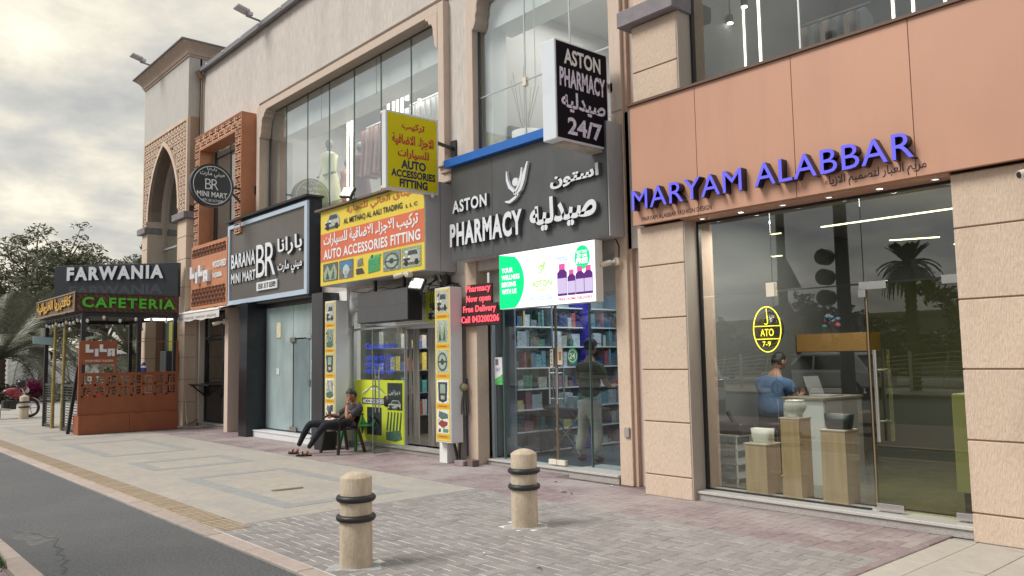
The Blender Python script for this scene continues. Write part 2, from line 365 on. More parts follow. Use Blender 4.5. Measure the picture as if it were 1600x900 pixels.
# ================================================================ SETTING: ground
def inframe(x, y, z=0, mgn=.04):
    d = Vector((x, y, z)) - Vector((0, 0, 1.6)); w = d.dot(_f)
    if w < .1: return False
    u = 1262.7*d.dot(_rx)/w/1600; v = 1262.7*d.dot(_up)/w/900
    return abs(u) < .5+mgn and abs(v) < .5+mgn
struct('ground', MB().quad((-420, -260, -.16), (160, -260, -.16), (160, 320, -.16), (-420, 320, -.16)), mat('far_ground', (.30, .28, .25), .9, var=.1, vscale=(.2, .2, .2)))
struct('cycle_path', B(-200, 40, 1.475, 2.912, -.15, -.022), asphalt)
ck = MB(); cp = [(-9.46, 1.65), (-9.3, 1.68), (-9.24, 1.74), (-9.07, 1.79), (-8.83, 1.82), (-8.72, 1.89), (-8.55, 1.83), (-8.38, 1.78), (-8.18, 1.81), (-8.02, 1.72), (-7.9, 1.76), (-7.77, 1.72), (-7.69, 1.74), (-7.53, 1.65), (-7.4, 1.67), (-7.22, 1.6)]
for i, (a, b) in enumerate(zip(cp, cp[1:])):
    w = .006+.012*((i*7) % 5)/4; ck.add([(a[0], a[1]-w, -.0205), (b[0], b[1]-w*.7, -.0205), (b[0], b[1]+w, -.0205), (a[0], a[1]+w*.8, -.0205)], [(0, 1, 2, 3)])
    if i % 3 == 1: ck.add([(b[0], b[1], -.0203), (b[0]+.05, b[1]-.07, -.0203), (b[0]+.06, b[1]-.065, -.0203), (b[0]+.015, b[1]+.01, -.0203)], [(0, 1, 2, 3)])
struct('path_crack', ck, mat('tar_crack', (.075, .08, .075), .9, var=.4, vscale=(30, 30, 30)))
pt = MB()
for cx, cy, rx, ry in ((-8.9, 1.75, .35, .16),): pt.add([(cx+rx*(1+.25*math.sin(3*t+cx))*math.cos(t), cy+ry*(1+.3*math.sin(4*t+cx))*math.sin(t), -.0212) for t in [2*math.pi*i/28 for i in range(28)]], [tuple(range(28))])
struct('path_stain', pt, mat('faded_asphalt', (.16, .165, .165), .85, speck=(70, .6, (.26, .26, .26)), var=.35, vscale=(12, 12, 12), bump=.8, bscale=(170, 170, 170)))
struct('road', B(-220, 60, -15, -3.2, -.15, -.10), mat('road_asphalt', (.07, .072, .075), .85, speck=(120, .3, (.15, .15, .15)), bump=.4, bscale=(90, 90, 90)))
struct('verge_paving', B(-220, 60, -3.2, .45, -.15, -.02), mat('verge_paver', (.25, .20, .19), .85, var=.1, vscale=(5, 5, 5), bump=.4))
struct('opposite_pavement', B(-220, 60, -20, -15, -.15, .02), mat('far_paving', (.36, .33, .30), .9, var=.1, vscale=(1, 1, 1)))
pave = struct('pavement', B(-160, 30, 2.915, 24, -.15, -.0085), mat('pavement_bed', (.36, .345, .33), .95, bump=.5, var=.15, vscale=(9, 9, 9)))
E_ = []
def slab(name, x0, x1, y0, y1, m, z1=0., z0=-.05, bev=.004, par=None, label=None, mesh={}):
    k = (name, round(x1-x0, 3), round(y1-y0, 3), m.name, z1, bev)
    if k not in mesh:
        o = B(0, x1-x0, 0, y1-y0, z0, z1).build(name, m, local=True, bevel=bev); mesh[k] = o
    else:
        o = mesh[k].copy(); COL.objects.link(o)
    o.parent = par or pave; o.location = (x0, y0, 0)
    if label: o['label'] = label
    return o
# kerb towards the cycle path
x = -6.1+.97*4
while x > -60:
    w = rnd.choice((.97, .86, .92, .80))
    if x > -26: slab('kerb_stone', x-w+.006, x-.006, 2.916, 3.07, kerb_m, rnd.uniform(.002, .006), bev=.008)
    x -= w
slab('kerb_run', -60, -26.1, 2.916, 3.07, kerb_m)
# near kerb round the planted island, and its ground
nk = struct('near_kerb', B(-90, 20, 1.30, 1.475, -.15, -.03), kerb_m)
for i in range(26):
    x1 = -7.174+.83*6-.83*i
    slab('kerb_stone', x1-.822, x1, 1.305, 1.472, kerb_m, .004, bev=.01, par=nk)
struct('island_soil', B(-60, -8.02, .45, 1.30, -.15, -.02), mat('soil', (.12, .085, .055), .95, var=.3, vscale=(8, 8, 8), bump=1.))
for i in range(30):
    for j in range(4):
        if i % 2 and 0: pass
        slab('paver', -8.0+i*.205, -8.0+i*.205+.2, .46+j*.205, .46+j*.205+.2, paver_p, -.004, par=nk)
# yellow tactile strip
def tact_tile():
    mb = B(0, .294, 0, .294, -.05, -.001)
    for k in range(4): mb.box(.02+k*.07, .052+k*.07, .012, .282, -.001, .006)
    return mb
tt = tact_tile().build('tactile_tile', tact, local=True); tt.parent = pave; tt.location = (-7.76-.294, 3.085, 0)
for i in range(1, 80):
    o = tt.copy(); COL.objects.link(o); o.parent = pave; o.location = (-7.76-.3*i-.294, 3.085, rnd.uniform(-.001, .001))
slab('tactile_run', -70, -31.9, 3.085, 3.38, tact, .002)
# stamped concrete with grey bands
slab('concrete_panel', -60, -7.99, 3.395, 6.365, conc, .0)
for (a, b) in ((-11.75, -8.49), (-14.24, -12.9), (-18.7, -15.5), (-21.2, -19.85), (-25.4, -22.3), (-28.0, -26.6), (-32.2, -29.1)):
    mb = MB(); w = .2
    o4 = [(a, 4.05), (b, 4.05), (b, 5.62), (a, 5.62)]; i4 = [(a+w, 4.05+w), (b-w, 4.05+w), (b-w, 5.62-w), (a+w, 5.62-w)]
    mb.ring(FZ(0), o4, i4, -.002, .003); mb.build('concrete_band', conc_b, pave)
slab('edge_strip', -7.985, -7.975, 3.1, 6.37, conc_b, .001)
# herringbone pavers 0.2 x 0.1
def herring(x0, y0, nx, ny, fill):
    out = []
    for i in range(-1, nx+1):
        for j in range(-1, ny+1):
            k = (i-j) % 4
            if k == 0: c = [(i, j), (i+1, j)]
            elif k == 3: c = [(i, j), (i, j+1)]
            else: continue
            c = [q for q in c if 0 <= q[0] < nx and 0 <= q[1] < ny]
            if not c: continue
            xa = x0+min(q[0] for q in c)*.1; xb = x0+max(q[0] for q in c)*.1+.1; ya = y0+min(q[1] for q in c)*.1; yb = y0+max(q[1] for q in c)*.1+.1
            out.append((xa+.0015, xb-.0015, ya+.0065, yb-.0065, len(c), fill))
    return out
allp = herring(-7.97, 3.08, 50, 33, 'g') + herring(-7.97, 6.38, 50, 13, 'p') + herring(-21.97, 6.38, 140, 19, 'p')
b1p, b2p = (-5.73, 3.34), (-5.89, 5.27)
def okp(p):
    cx, cy = (p[0]+p[1])/2, (p[2]+p[3])/2
    return not any(math.hypot(cx-q[0], cy-q[1]) < .18+.03*math.sin(7*math.atan2(cy-q[1], cx-q[0])) for q in (b1p, b2p))
allp = [p for p in allp if okp(p)]
allp.sort(key=lambda p: (not (inframe((p[0]+p[1])/2, (p[2]+p[3])/2, 0, .0) and p[4] == 2), (p[0]**2+p[2]**2)))
pz = []
for n, p in enumerate(allp):
    z = rnd.uniform(-.0018, .0012)
    if n < 300: 
        o = slab('paver', p[0], p[1], p[2], p[3], paver_g if p[5] == 'g' else paver_p, 0, bev=.0018); o.location.z = z
    else: pz.append((p, z))
for fill, m, nm in (('g', paver_g, 'grey_paver_field'), ('p', paver_p, 'mauve_paver_field')):
    mb = MB()
    for p, z in pz:
        if p[5] == fill:
            a, b, c, d = p[:4]; e = .0018; t = z; q = z-.0018
            mb.add([(a, c, -.02), (b, c, -.02), (b, d, -.02), (a, d, -.02), (a, c, q), (b, c, q), (b, d, q), (a, d, q), (a+e, c+e, t), (b-e, c+e, t), (b-e, d-e, t), (a+e, d-e, t)],
                   [(0, 1, 5, 4), (1, 2, 6, 5), (2, 3, 7, 6), (3, 0, 4, 7), (4, 5, 9, 8), (5, 6, 10, 9), (6, 7, 11, 10), (7, 4, 8, 11), (8, 9, 10, 11)])
    mb.build(nm, m, pave, kind='stuff')
slab('joint_sand_bed', -7.975, -2.968, 3.08, 6.385, mat('joint_sand_light', (.80, .79, .78), .95, bump=.5, var=.12, vscale=(9, 9, 9)), -.0045, -.0075, bev=0)
slab('mauve_bed', -21.9, -2.95, 6.38, 8.2, sand_d, -.0035, -.0044, bev=0)
# raised edging stones and the smooth slabs in front of the right pillar
y = 2.95
for w in (.9, .9, .95, .72, .62, .5):
    slab('edging_stone', -2.965, -2.885, y, y+w-.012, paver_p if y > 5.6 else kerb_m, .012 if y > 6.6 else .006, bev=.006); y += w
xs = [-2.88, -2.655, -2.25, -1.62, -1.0, -.4, .2, .8, 1.4]
for i in range(len(xs)-1):
    ys = [2.92, 3.75, 4.65, 5.55, 6.455, 7.44] if i != 2 else [2.92, 3.3, 4.2, 5.1, 6.0, 6.9, 7.44]
    for j in range(len(ys)-1): slab('stone_slab', xs[i]+.003, xs[i+1]-.003, ys[j]+.003, ys[j+1]-.003, slab_m, rnd.uniform(0, .003), bev=.003)

# ================================================================ the long building
bld = thing('shop_building', 'long two storey pink beige building with shops below and a far cornice tower', 'building', (-9.3, 7.8, 0))
def bp(name, mb, m, **k): return mb.build(name, m, bld, **k)
# upper wall round the windows (Y 7.8..8.0)
mb = MB()
mb.box(-21.5, 4, 7.8, 8.05, 7.66, 9.44)            # above windows
mb.box(-21.5, -20.86, 7.8, 8.05, 2.95, 7.66)
mb.box(-18.0, -17.8, 7.8, 8.05, 2.95, 7.66)         # between lattice window and the big window
mb.box(-20.86, -18.0, 7.8, 8.05, 2.95, 4.70); mb.box(-20.86, -18.0, 7.8, 8.05, 7.3, 7.66)
mb.box(-17.8, -10.46, 7.8, 8.05, 2.95, 4.40)
mb.box(-10.46, -9.86, 7.87, 8.10, 2.95, 7.66)
mb.box(-9.86, -6.2, 7.8, 8.05, 2.95, 4.72)
bp('upper_wall', mb, upper)
mb = MB(); mb.box(-21.35, 4, 7.70, 8.1, 9.44, 9.56); mb.box(-21.4, 4, 7.66, 7.74, 9.40, 9.50)
bp('gutter', mb, mat('grey_gutter', (.20, .20, .22), .5))
for i in range(12): MB().lathe([(0, .03), (.025, .02), (.03, 0), (.025, -.02), (0, -.03)], (-20.8+i*1.1, 7.66, 9.47), 8, (0, 1, 0)).build('gutter_bulb', white_s, bld)
# big window trim
def trimring(x0, x1, z0, z1, w, wr, yf, yb, nm):
    mb = MB(); mb.box(x0-w, x0, yf, yb, z0, z1+w); mb.box(x1, x1+wr, yf, yb, z0, z1+w); mb.box(x0, x1, yf, yb, z1, z1+w)
    return bp(nm, mb, trim, bevel=.006)
trimring(-17.64, -10.62, 4.45, 7.40, .16, .16, 7.745, 8.0, 'window_trim')
def corbel(x, z, s, nm='corbel', yf=7.735, yb=7.99):      # moulded bracket in a window's upper corner
    prof = [(0, 0), (.36, 0), (.34, -.05), (.27, -.07), (.24, -.15), (.17, -.16), (.13, -.24), (.13, -.34), (.10, -.40), (.10, -.50), (.05, -.60), (0, -.62)]
    bp(nm, MB().prism([(x+s*p, z+q) for p, q in prof][::(1 if s < 0 else -1)], FY(yb), 0, yb-yf), trim, bevel=.008)
corbel(-17.64, 7.40, 1); corbel(-10.62, 7.40, -1); corbel(-9.70, 7.40, 1); corbel(-6.84, 7.40, -1)
trimring(-9.70, -6.84, 4.75, 7.40, .16, .19, 7.745, 7.95, 'window_trim')
mb = MB(); mb.box(-10.5, -9.8, 7.6, 7.87, 4.70, 4.78); mb.box(-10.47, -9.83, 7.66, 7.87, 4.60, 4.70); mb.box(-10.42, -9.86, 7.7, 7.87, 4.46, 4.60); bp('string_course', mb, trim, bevel=.01)
bp('pilaster', B(-10.46, -9.98, 7.82, 8.0, 0, 2.95), mat('grey_pier_render', (.40, .36, .32), .85, var=.1, bump=.3))
bp('pilaster', B(-9.97, -9.70, 7.76, 7.99, 0, 4.60), stucco, bevel=.006)
bp('pilaster', B(-6.86, -6.655, 7.76, 8.05, 0, 9.40), stucco, bevel=.006)
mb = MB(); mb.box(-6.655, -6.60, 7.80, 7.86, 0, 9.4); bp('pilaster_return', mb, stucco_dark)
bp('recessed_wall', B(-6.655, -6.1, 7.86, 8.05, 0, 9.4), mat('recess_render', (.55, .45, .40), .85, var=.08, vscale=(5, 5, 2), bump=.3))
# Maryam pillars: blocks of render parted by open grooves
gr = [0, .24, .845, 1.44, 2.035, 2.65, 3.128]
def pillar(x0, x1, zs, yf=7.45, yb=7.72, top=None):
    for a, b in zip(zs, zs[1:]): bp('pillar_block', B(x0, x1, yf, yb-.04, a+(.007 if a > 0 else 0), b-.007), stucco, bevel=.005)
    bp('pillar_core', B(x0+.012, x1-.0, yf+.012, yb, zs[0], zs[-1]), seam_m if 0 else mat('groove_render', (.30, .19, .14), .9))
pillar(-6.21, -5.545, gr); pillar(-2.69, -1.0, gr)
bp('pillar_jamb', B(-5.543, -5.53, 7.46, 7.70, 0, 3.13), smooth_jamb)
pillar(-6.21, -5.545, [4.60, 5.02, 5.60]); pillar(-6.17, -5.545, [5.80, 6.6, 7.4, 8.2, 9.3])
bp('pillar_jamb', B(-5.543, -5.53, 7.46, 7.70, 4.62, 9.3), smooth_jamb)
bp('ledge', B(-6.34, -5.50, 7.33, 7.72, 5.60, 5.80), ledge_m, bevel=.01)
bp('ledge', B(-2.75, .9, 7.33, 7.72, 5.60, 5.80), ledge_m, bevel=.01)
bp('render_wall', B(-1.0, 6, 7.46, 8.0, 0, 3.12), stucco)
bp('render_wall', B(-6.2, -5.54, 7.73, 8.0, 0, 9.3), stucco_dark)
# terracotta fascia, four cladding panels with fine joints
fx = [-6.19, -5.25, -4.08, -2.93, -1.7, -.4, .9, 2.4]
for a, b in zip(fx, fx[1:]): bp('fascia_panel', B(a+.003, b-.003, 7.35, 7.40, 3.14, 4.585), terrac, bevel=.002)
bp('fascia_core', B(-6.185, 2.4, 7.365, 7.72, 3.15, 4.57), seam_m)
bp('fascia_soffit', B(-5.54, -2.69, 7.40, 7.70, 3.128, 3.148), terrac)
bp('fascia_cap', B(-6.215, 2.4, 7.32, 7.7, 4.587, 4.615), mat('dark_cap', (.12, .07, .05), .5))
for i in range(6):
    x = -5.35+i*.5
    r = bp('downlight', MB().lathe([(.045, 0), (.045, -.006), (.032, -.006), (.032, .0)], (x, 7.55, 3.128), 16), steel)
    MB().lathe([(.031, -.002), (0, -.002)], (x, 7.55, 3.128), 16).build('lamp_disc', glow((1, .93, .82), 6 if i in (1, 4) else 1.6, 'downlight_%d' % (i in (1, 4))), r, origin=(0, 0, 0)) if 0 else MB().lathe([(.031, -.002), (0, -.002)], (x, 7.55, 3.128), 16).build('lamp_disc', glow((1, .93, .82), 6 if i in (1, 4) else 1.6, 'downlight_%d' % (i in (1, 4))), bld)
# granite steps
def step(x0, x1, yf, yb, h, mt=granite_t, mf=granite, lip=.02, nm='door_step'):
    s = bp(nm, B(x0, x1, yf, yb, 0, h-.03), mf, bevel=.004); MB().box(x0-.0, x1, yf-lip, yb, h-.03+.0005, h).build('step_tread', mt, bld, bevel=.004)
step(-5.53, -2.70, 7.53, 7.98, .105)
step(-9.69, -7.75, 7.93, 8.4, .085); step(-7.75, -6.87, 7.74, 8.4, .12)
step(-14.0, -10.5, 7.86, 8.3, .10, mat('worn_concrete', (.30, .28, .26), .85, var=.15, bump=.4), mat('worn_concrete', (.30, .28, .26), .85))
step(-17.17, -14.5, 7.45, 7.9, .15, marble, marble, .015)
step(-21.48, -18.95, 7.80, 8.2, .10, mat('worn_concrete', (.30, .28, .26), .85), mat('worn_concrete', (.30, .28, .26), .85))
# ---- glazing helper: pane with slim edges; window part > pane sub-part
def pane(par, x0, x1, z0, z1, Y, g, t=.012): return MB().box(x0+.004, x1-.004, Y, Y+t, z0+.004, z1-.004).build('pane', g, par)
def window(nm, Y, g, cells, frame=None, fw=.03, label=None):
    xs = [c[0] for c in cells]+[c[1] for c in cells]; zs = [c[2] for c in cells]+[c[3] for c in cells]
    mb = MB(); x0, x1, z0, z1 = min(xs), max(xs), min(zs), max(zs)
    mb.box(x0-fw, x0, Y-.02, Y+.04, z0-fw, z1+fw); mb.box(x1, x1+fw, Y-.02, Y+.04, z0-fw, z1+fw); mb.box(x0, x1, Y-.02, Y+.04, z0-fw, z0); mb.box(x0, x1, Y-.02, Y+.04, z1, z1+fw)
    w = bp(nm, mb, frame or alu, label=label)
    for c in cells: pane(w, *c, Y, g)
    return w
edge_g = mat('glass_edge_green', (.10, .16, .14), .2)
# upper windows
cells = []; xs = [-17.6, -16.77, -15.75, -14.79, -13.78, -12.79, -11.78, -10.64]
for a, b in zip(xs, xs[1:]): cells.append((a, b, 4.45, 7.40))
w1 = window('big_window', 8.0, gl_sky, cells, mat('dark_gasket', (.05, .06, .06), .5), .03)
for a in xs[1:-1]: MB().box(a-.008, a+.008, 7.992, 8.02, 4.45, 7.40).build('glass_joint', edge_g, w1)
for a, h in ((-15.23, 1), (-13.04, 1)): MB().box(a-.006, a+.006, 8.05, 8.06, 6.7, 7.4).build('glass_joint', edge_g, w1)
w2 = window('pharmacy_upper_window', 7.88, gl_sky, [(-9.68, -8.62, 4.75, 5.70), (-8.62, -6.86, 4.75, 5.70), (-9.68, -8.62, 5.71, 7.40), (-8.62, -7.68, 5.71, 7.40), (-7.68, -6.86, 5.71, 7.40)], mat('dark_gasket', (.05, .06, .06), .5), .02)
mb = MB(); mb.box(-9.68, -6.86, 7.875, 7.90, 5.695, 5.712); mb.box(-8.63, -8.615, 7.875, 7.90, 4.75, 7.4); mb.box(-8.45, -8.44, 7.92, 7.93, 5.6, 7.4); mb.box(-7.69, -7.675, 7.875, 7.9, 5.71, 7.4); mb.build('glass_joint', alu, w2)
MB().box(-8.66, -8.585, 7.86, 7.92, 5.62, 5.75).build('patch_fitting', mat('cream_fitting', (.72, .66, .55), .4), w2)
xs = [-5.50, -4.16, -2.6, -1.2, .2]
w3 = window('fashion_upper_window', 7.72, glass('upper_dark_glass', (.75, .78, .78), 2.2), [(a, b, 4.66, 8.6) for a, b in zip(xs, xs[1:])], black_m, .03)
for a in xs[1:-1]: MB().box(a-.01, a+.01, 7.71, 7.74, 4.66, 8.6).build('glass_joint', alu, w3)
bp('sill', B(-5.53, .9, 7.42, 7.75, 4.616, 4.64), alu, bevel=.003)
# upper rooms
def room(x0, x1, y0, y1, z0, z1, mw, mf, mc, nm='shop_interior', t=.05):
    mb = MB(); mb.box(x0-t, x1+t, y1, y1+t, z0, z1); mb.box(x0-t, x0, y0, y1, z0, z1); mb.box(x1, x1+t, y0, y1, z0, z1)
    o = bp('interior_wall', mb, mw); bp('interior_floor', B(x0-t, x1+t, y0, y1+t, z0-.06, z0), mf); bp('interior_ceiling', B(x0-t, x1+t, y0, y1+t, z1, z1+.06), mc); return o
up_w = mat('upper_shop_wall', (.55, .55, .54), .7); up_c = mat('upper_ceiling', (.40, .41, .42), .7)
room(-17.9, -10.5, 8.12, 12.4, 4.45, 7.5, up_w, mat('pale_floor', (.45, .44, .42), .4), up_c)
room(-9.84, -6.7, 8.0, 12.4, 4.6, 7.5, up_w, mat('pale_floor', (.45, .44, .42), .4), up_c)
room(-6.0, .9, 7.9, 12.4, 4.55, 8.8, mat('upper_dark_wall', (.20, .21, .22), .6), mat('pale_floor', (.45, .44, .42), .4), mat('upper_dark_wall', (.20, .21, .22), .6))
bulk = mat('white_bulkhead', (.80, .86, .87), .5)
bp('bulkhead', B(-17.2, -10.5, 8.14, 8.7, 6.78, 7.5), bulk); bp('bulkhead', B(-9.6, -6.7, 8.03, 8.5, 6.82, 7.5), bulk)
bp('bulkhead', B(-9.83, -9.52, 8.0, 8.3, 4.6, 7.5), bulk); bp('bulkhead', B(-17.88, -17.5, 8.13, 8.5, 4.5, 6.77), mat('grey_return', (.33, .36, .37), .6))
# lit details upstairs
lit = glow((1, .88, .62), 4.5, 'warm_led'); litw = glow((1, .96, .88), 9, 'white_spot')
for x, z0, z1, y in ((-15.62, 5.1, 6.99, 8.9), (-15.46, 5.1, 6.97, 8.9), (-15.07, 6.7, 7.36, 9.6), (-14.86, 6.6, 7.40, 9.6), (-14.70, 6.5, 7.40, 9.6), (-14.52, 6.4, 7.38, 9.6), (-6.0, 4.6, 8.7, 9.6), (-5.76, 4.6, 8.7, 9.6), (-3.98, 4.6, 8.7, 9.6), (-3.75, 4.6, 8.7, 9.6), (-3.4, 4.6, 8.7, 9.6)):
    t = thing('light_strip', 'thin upright warm light strip at X', 'light', (x, y, z0))
    t['_x'] = x; MB().box(x-.011, x+.011, y-.011, y+.011, z0, z1).build('tube', lit, t); MB().box(x-.02, x+.02, y+.013, y+.04, z0, z1).build('channel', alu, t)
    E_.append(t)
lab = ['left one of the two tall light strips beside the yellow dressed mannequin upstairs', 'right one of the two tall light strips beside the yellow dressed mannequin upstairs',
       'short lit strip above the yellow sign, leftmost of four', 'short lit strip above the yellow sign, second of four from the left', 'short lit strip above the yellow sign, third of four from the left', 'short lit strip above the yellow sign, rightmost of four',
       'tall lit strip in the upper right window, leftmost of the pair by the grey column', 'tall lit strip in the upper right window, second of the pair by the grey column',
       'lit strip at the right end of the upper window, leftmost of three', 'lit strip at the right end of the upper window, middle of three', 'lit strip at the right end of the upper window, rightmost of three']
for t, l in zip(E_, lab): t['label'] = l; t['group'] = 'upright light strips upstairs'; del t['_x']
for i, (x, y, z, l) in enumerate(((-14.5, 9.0, 7.3, 'leftmost glowing ceiling spot behind the big upper window'), (-14.02, 9.0, 7.12, 'second glowing ceiling spot behind the big upper window'), (-13.41, 9.0, 6.88, 'third glowing ceiling spot, above the clothes rail'), (-12.96, 9.0, 6.67, 'dim ceiling spot over the hanging white clothes'),
                               (-9.42, 9.0, 7.42, 'small ceiling spot at the top of the window above the pharmacy'), (-9.70, 8.3, 5.45, 'small light low in the window above the pharmacy'), (-5.95, 9.2, 6.05, 'left hanging spotlight in the upper right window'), (-5.6, 9.0, 6.1, 'right hanging spotlight in the upper right window'))):
    t = thing('spot_light', l, 'light', (x, y, z), 'ceiling spots upstairs')
    MB().cyl((x, y, z), (x, y, z+.10), .045, n=12).build('housing', white_p if i < 6 else black_m, t); MB().cyl((x, y, z-.012), (x, y, z-.002), .038, n=12).build('lens', litw, t)
    if i >= 6: MB().cyl((x, y, z+.1), (x, y, z+2.6), .008, n=6).build('rod', black_m, t)
area('upper_light', (-14, 9.6, 7.4), 5, 2, 140); area('upper_light', (-8.3, 9.6, 7.4), 2.4, 2, 45); area('upper_light', (-3.5, 10, 8.6), 4, 2.5, 70)
# ---- shop fronts at street level
def patch(par, x0, x1, z0, z1, Y, d=.03, m=None): return MB().box(x0, x1, Y-d, Y+.03, z0, z1).build('patch_fitting', m or steel, par, bevel=.003)
# Maryam: Y = 7.70
YM = 7.70
sf = bp('fashion_shopfront', MB().box(-5.528, -5.50, YM-.02, YM+.03, .105, 3.13).box(-5.50, -2.70, YM-.015, YM+.025, 3.10, 3.128).box(-5.50, -3.67, YM-.015, YM+.025, .105, .12), black_m)
for c in ((-5.50, -4.60, .12, 2.255), (-4.60, -3.62, .12, 2.255), (-5.50, -4.60, 2.262, 3.10), (-4.60, -3.62, 2.262, 3.10), (-3.62, -2.71, 2.262, 3.10)): pane(sf, *c, YM, gl_dark)
patch(sf, -4.665, -4.565, 2.2, 2.35, YM, m=mat('cream_fitting', (.72, .66, .55), .4))
dr = bp('glass_door', MB().box(-3.612, -3.598, YM-.004, YM+.016, .125, 2.25), mat('door_edge_bronze', (.20, .15, .09), .4)); pane(dr, -3.598, -2.715, .125, 2.25, YM, glass('door_glass', (.72, .74, .52), 2.6))
patch(dr, -3.66, -3.40, 2.20, 2.275, YM); patch(dr, -3.67, -3.60, 2.13, 2.20, YM); patch(dr, -2.90, -2.71, 2.20, 2.28, YM); patch(dr, -3.60, -3.35, .125, .185, YM); patch(dr, -2.90, -2.71, .125, .185, YM)
h = MB(); 
for dx, yy in ((0, YM-.075), (0.06, YM+.085)): h.cyl((-3.52+dx, yy, .76), (-3.52+dx, yy, 1.62), .017, n=12)
for z in (.95, 1.43): h.cyl((-3.52, YM-.075, z), (-3.46, YM+.085, z), .009, n=8)
h.build('door_handle', steel, dr)
room(-5.9, -1.2, 7.9, 12.6, .105, 3.35, mat('fashion_wall', (.16, .17, .17), .7), mat('olive_floor', (.16, .16, .12), .25, var=.15, vscale=(.7, .7, .7)), mat('fashion_ceiling', (.22, .22, .22), .6))
# pharmacy: Y = 8.05
YP = 8.05
ps = bp('pharmacy_shopfront', MB().box(-9.69, -9.66, YP-.02, YP+.05, .085, 3.0).box(-9.66, -6.87, YP-.02, YP+.05, 2.42, 2.47), alu_panel)
bp('transom_panel', B(-9.69, -6.87, YP-.03, YP+.04, 2.47, 3.1), mat('pale_panel', (.60, .61, .60), .5))
for c in ((-9.66, -9.42, .09, 2.42), (-9.41, -8.93, .09, 2.42), (-7.60, -7.24, .09, 2.42), (-7.235, -6.88, .09, 2.42)): pane(ps, *c, YP, glass('pharmacy_glass', (.78, .84, .86), 1.9))
MB().box(-9.42, -9.405, YP-.01, YP+.03, .09, 2.42).build('glass_joint', edge_g, ps); MB().box(-7.61, -7.60, YP-.01, YP+.03, .09, 2.42).build('glass_joint', edge_g, ps)
for k, (a, b) in enumerate(((-8.93, -8.275), (-8.265, -7.61))):
    d = bp('glass_door', MB().box(b-.012 if k == 0 else a, b if k == 0 else a+.012, YP-.005, YP+.02, .1, 2.36), mat('door_edge_bronze', (.20, .15, .09), .4)); pane(d, a+.006, b-.006, .1, 2.36, YP, glass('pharmacy_glass', (.78, .84, .86), 1.9))
    hx = b-.07 if k == 0 else a+.07
    hh = MB().cyl((hx, YP-.06, .95), (hx, YP-.06, 1.45), .014, n=10).cyl((hx+.0, YP+.07, .95), (hx, YP+.07, 1.45), .014, n=10)
    for z in (1.02, 1.38): hh.cyl((hx, YP-.06, z), (hx, YP+.07, z), .008, n=6)
    hh.build('door_handle', steel, d); e = 1 if k == 0 else -1
    patch(d, b-.16 if k == 0 else a, b if k == 0 else a+.16, .10, .17, YP, m=mat('cream_fitting', (.72, .66, .55), .4))
patch(ps, -8.42, -8.12, 2.36, 2.44, YP)
room(-9.75, -6.8, 8.2, 12.2, .09, 3.1, mat('pharmacy_wall', (.42, .46, .48), .6), mat('pharmacy_floor', (.10, .12, .13), .3), mat('pharmacy_ceiling', (.35, .37, .38), .6))
# auto shop: Y = 7.95
YA = 7.95
bp('auto_lintel', B(-14.0, -10.46, 7.86, 8.1, 2.78, 2.95), white_p); bp('auto_jamb', B(-14.42, -13.72, 7.80, 8.1, 0, 2.95), white_p)
bp('auto_jamb', B(-10.70, -10.46, 7.90, 8.1, 0, 2.78), mat('grey_pier_render', (.40, .36, .32), .85))
as_ = bp('auto_shopfront', MB().box(-13.71, -13.66, YA-.03, YA+.03, .1, 2.78).box(-13.66, -10.72, YA-.02, YA+.03, .1, .13).box(-13.66, -10.72, YA-.02, YA+.03, 2.18, 2.22), alu)
pane(as_, -13.66, -11.95, 1.26, 2.18, YA, gl_clear); pane(as_, -13.66, -11.95, .13, 1.25, YA+.004, gl_dark); pane(as_, -13.66, -12.7, 2.23, 2.7, YA, gl_dark); pane(as_, -12.69, -10.74, 2.23, 2.77, YA, gl_dark)
MB().box(-11.95, -11.93, YA-.02, YA+.03, .13, 2.18).build('glass_joint', alu, as_)
room(-14.0, -10.5, 8.12, 11.6, .1, 2.8, mat('auto_wall', (.30, .29, .27), .7), mat('auto_floor', (.14, .13, .12), .4), mat('auto_ceiling', (.2, .2, .2), .6))
# strip curtain in the doorway
mbs = mat('strip_curtain', (.15, .145, .13), .3, var=.6, vscale=(30, 30, 1.5), detail=8)  # streaks put the reflections on the strips into the colour
sc_ = bp('strip_curtain', B(-11.92, -10.76, YA+.03, YA+.05, 2.14, 2.18), alu)
for i in range(10):
    x = -11.90+i*.115
    if i in (3, 4): continue
    MB().box(x, x+.105, YA+.035+(i % 2)*.008, YA+.038+(i % 2)*.008, .16, 2.15).build('curtain_strip', mbs, sc_)
# open glass leaf of the auto shop
od = thing('open_glass_door', 'frameless glass door standing open in front of the yellow film, with twin pull handles', 'door', (-12.02, 7.93, .03))
MB().box(-12.03, -12.018, 7.34, 7.92, .04, 2.15).build('pane', glass('leaf_glass', (.90, .93, .92), 1.3), od)
MB().box(-12.035, -12.013, 7.333, 7.34, .04, 2.15).build('glass_edge', mat('glass_edge_dark', (.12, .14, .14), .3), od); MB().box(-12.05, -12.0, 7.36, 7.60, .03, .10).build('foot_fitting', mat('glass_fitting', (.35, .36, .36), .25, .9), od)
MB().cyl((-12.08, 7.42, .72), (-12.08, 7.42, 1.45), .013, n=10).cyl((-11.96, 7.42, .72), (-11.96, 7.42, 1.45), .013, n=10).cyl((-12.08, 7.42, .85), (-11.96, 7.42, .85), .008, n=6).cyl((-12.08, 7.42, 1.32), (-11.96, 7.42, 1.32), .008, n=6).build('door_handle', steel, od)
MB().box(-12.05, -12.0, 7.84, 7.92, 2.07, 2.17).build('pivot_fitting', mat('cream_fitting', (.72, .66, .55), .4), od)
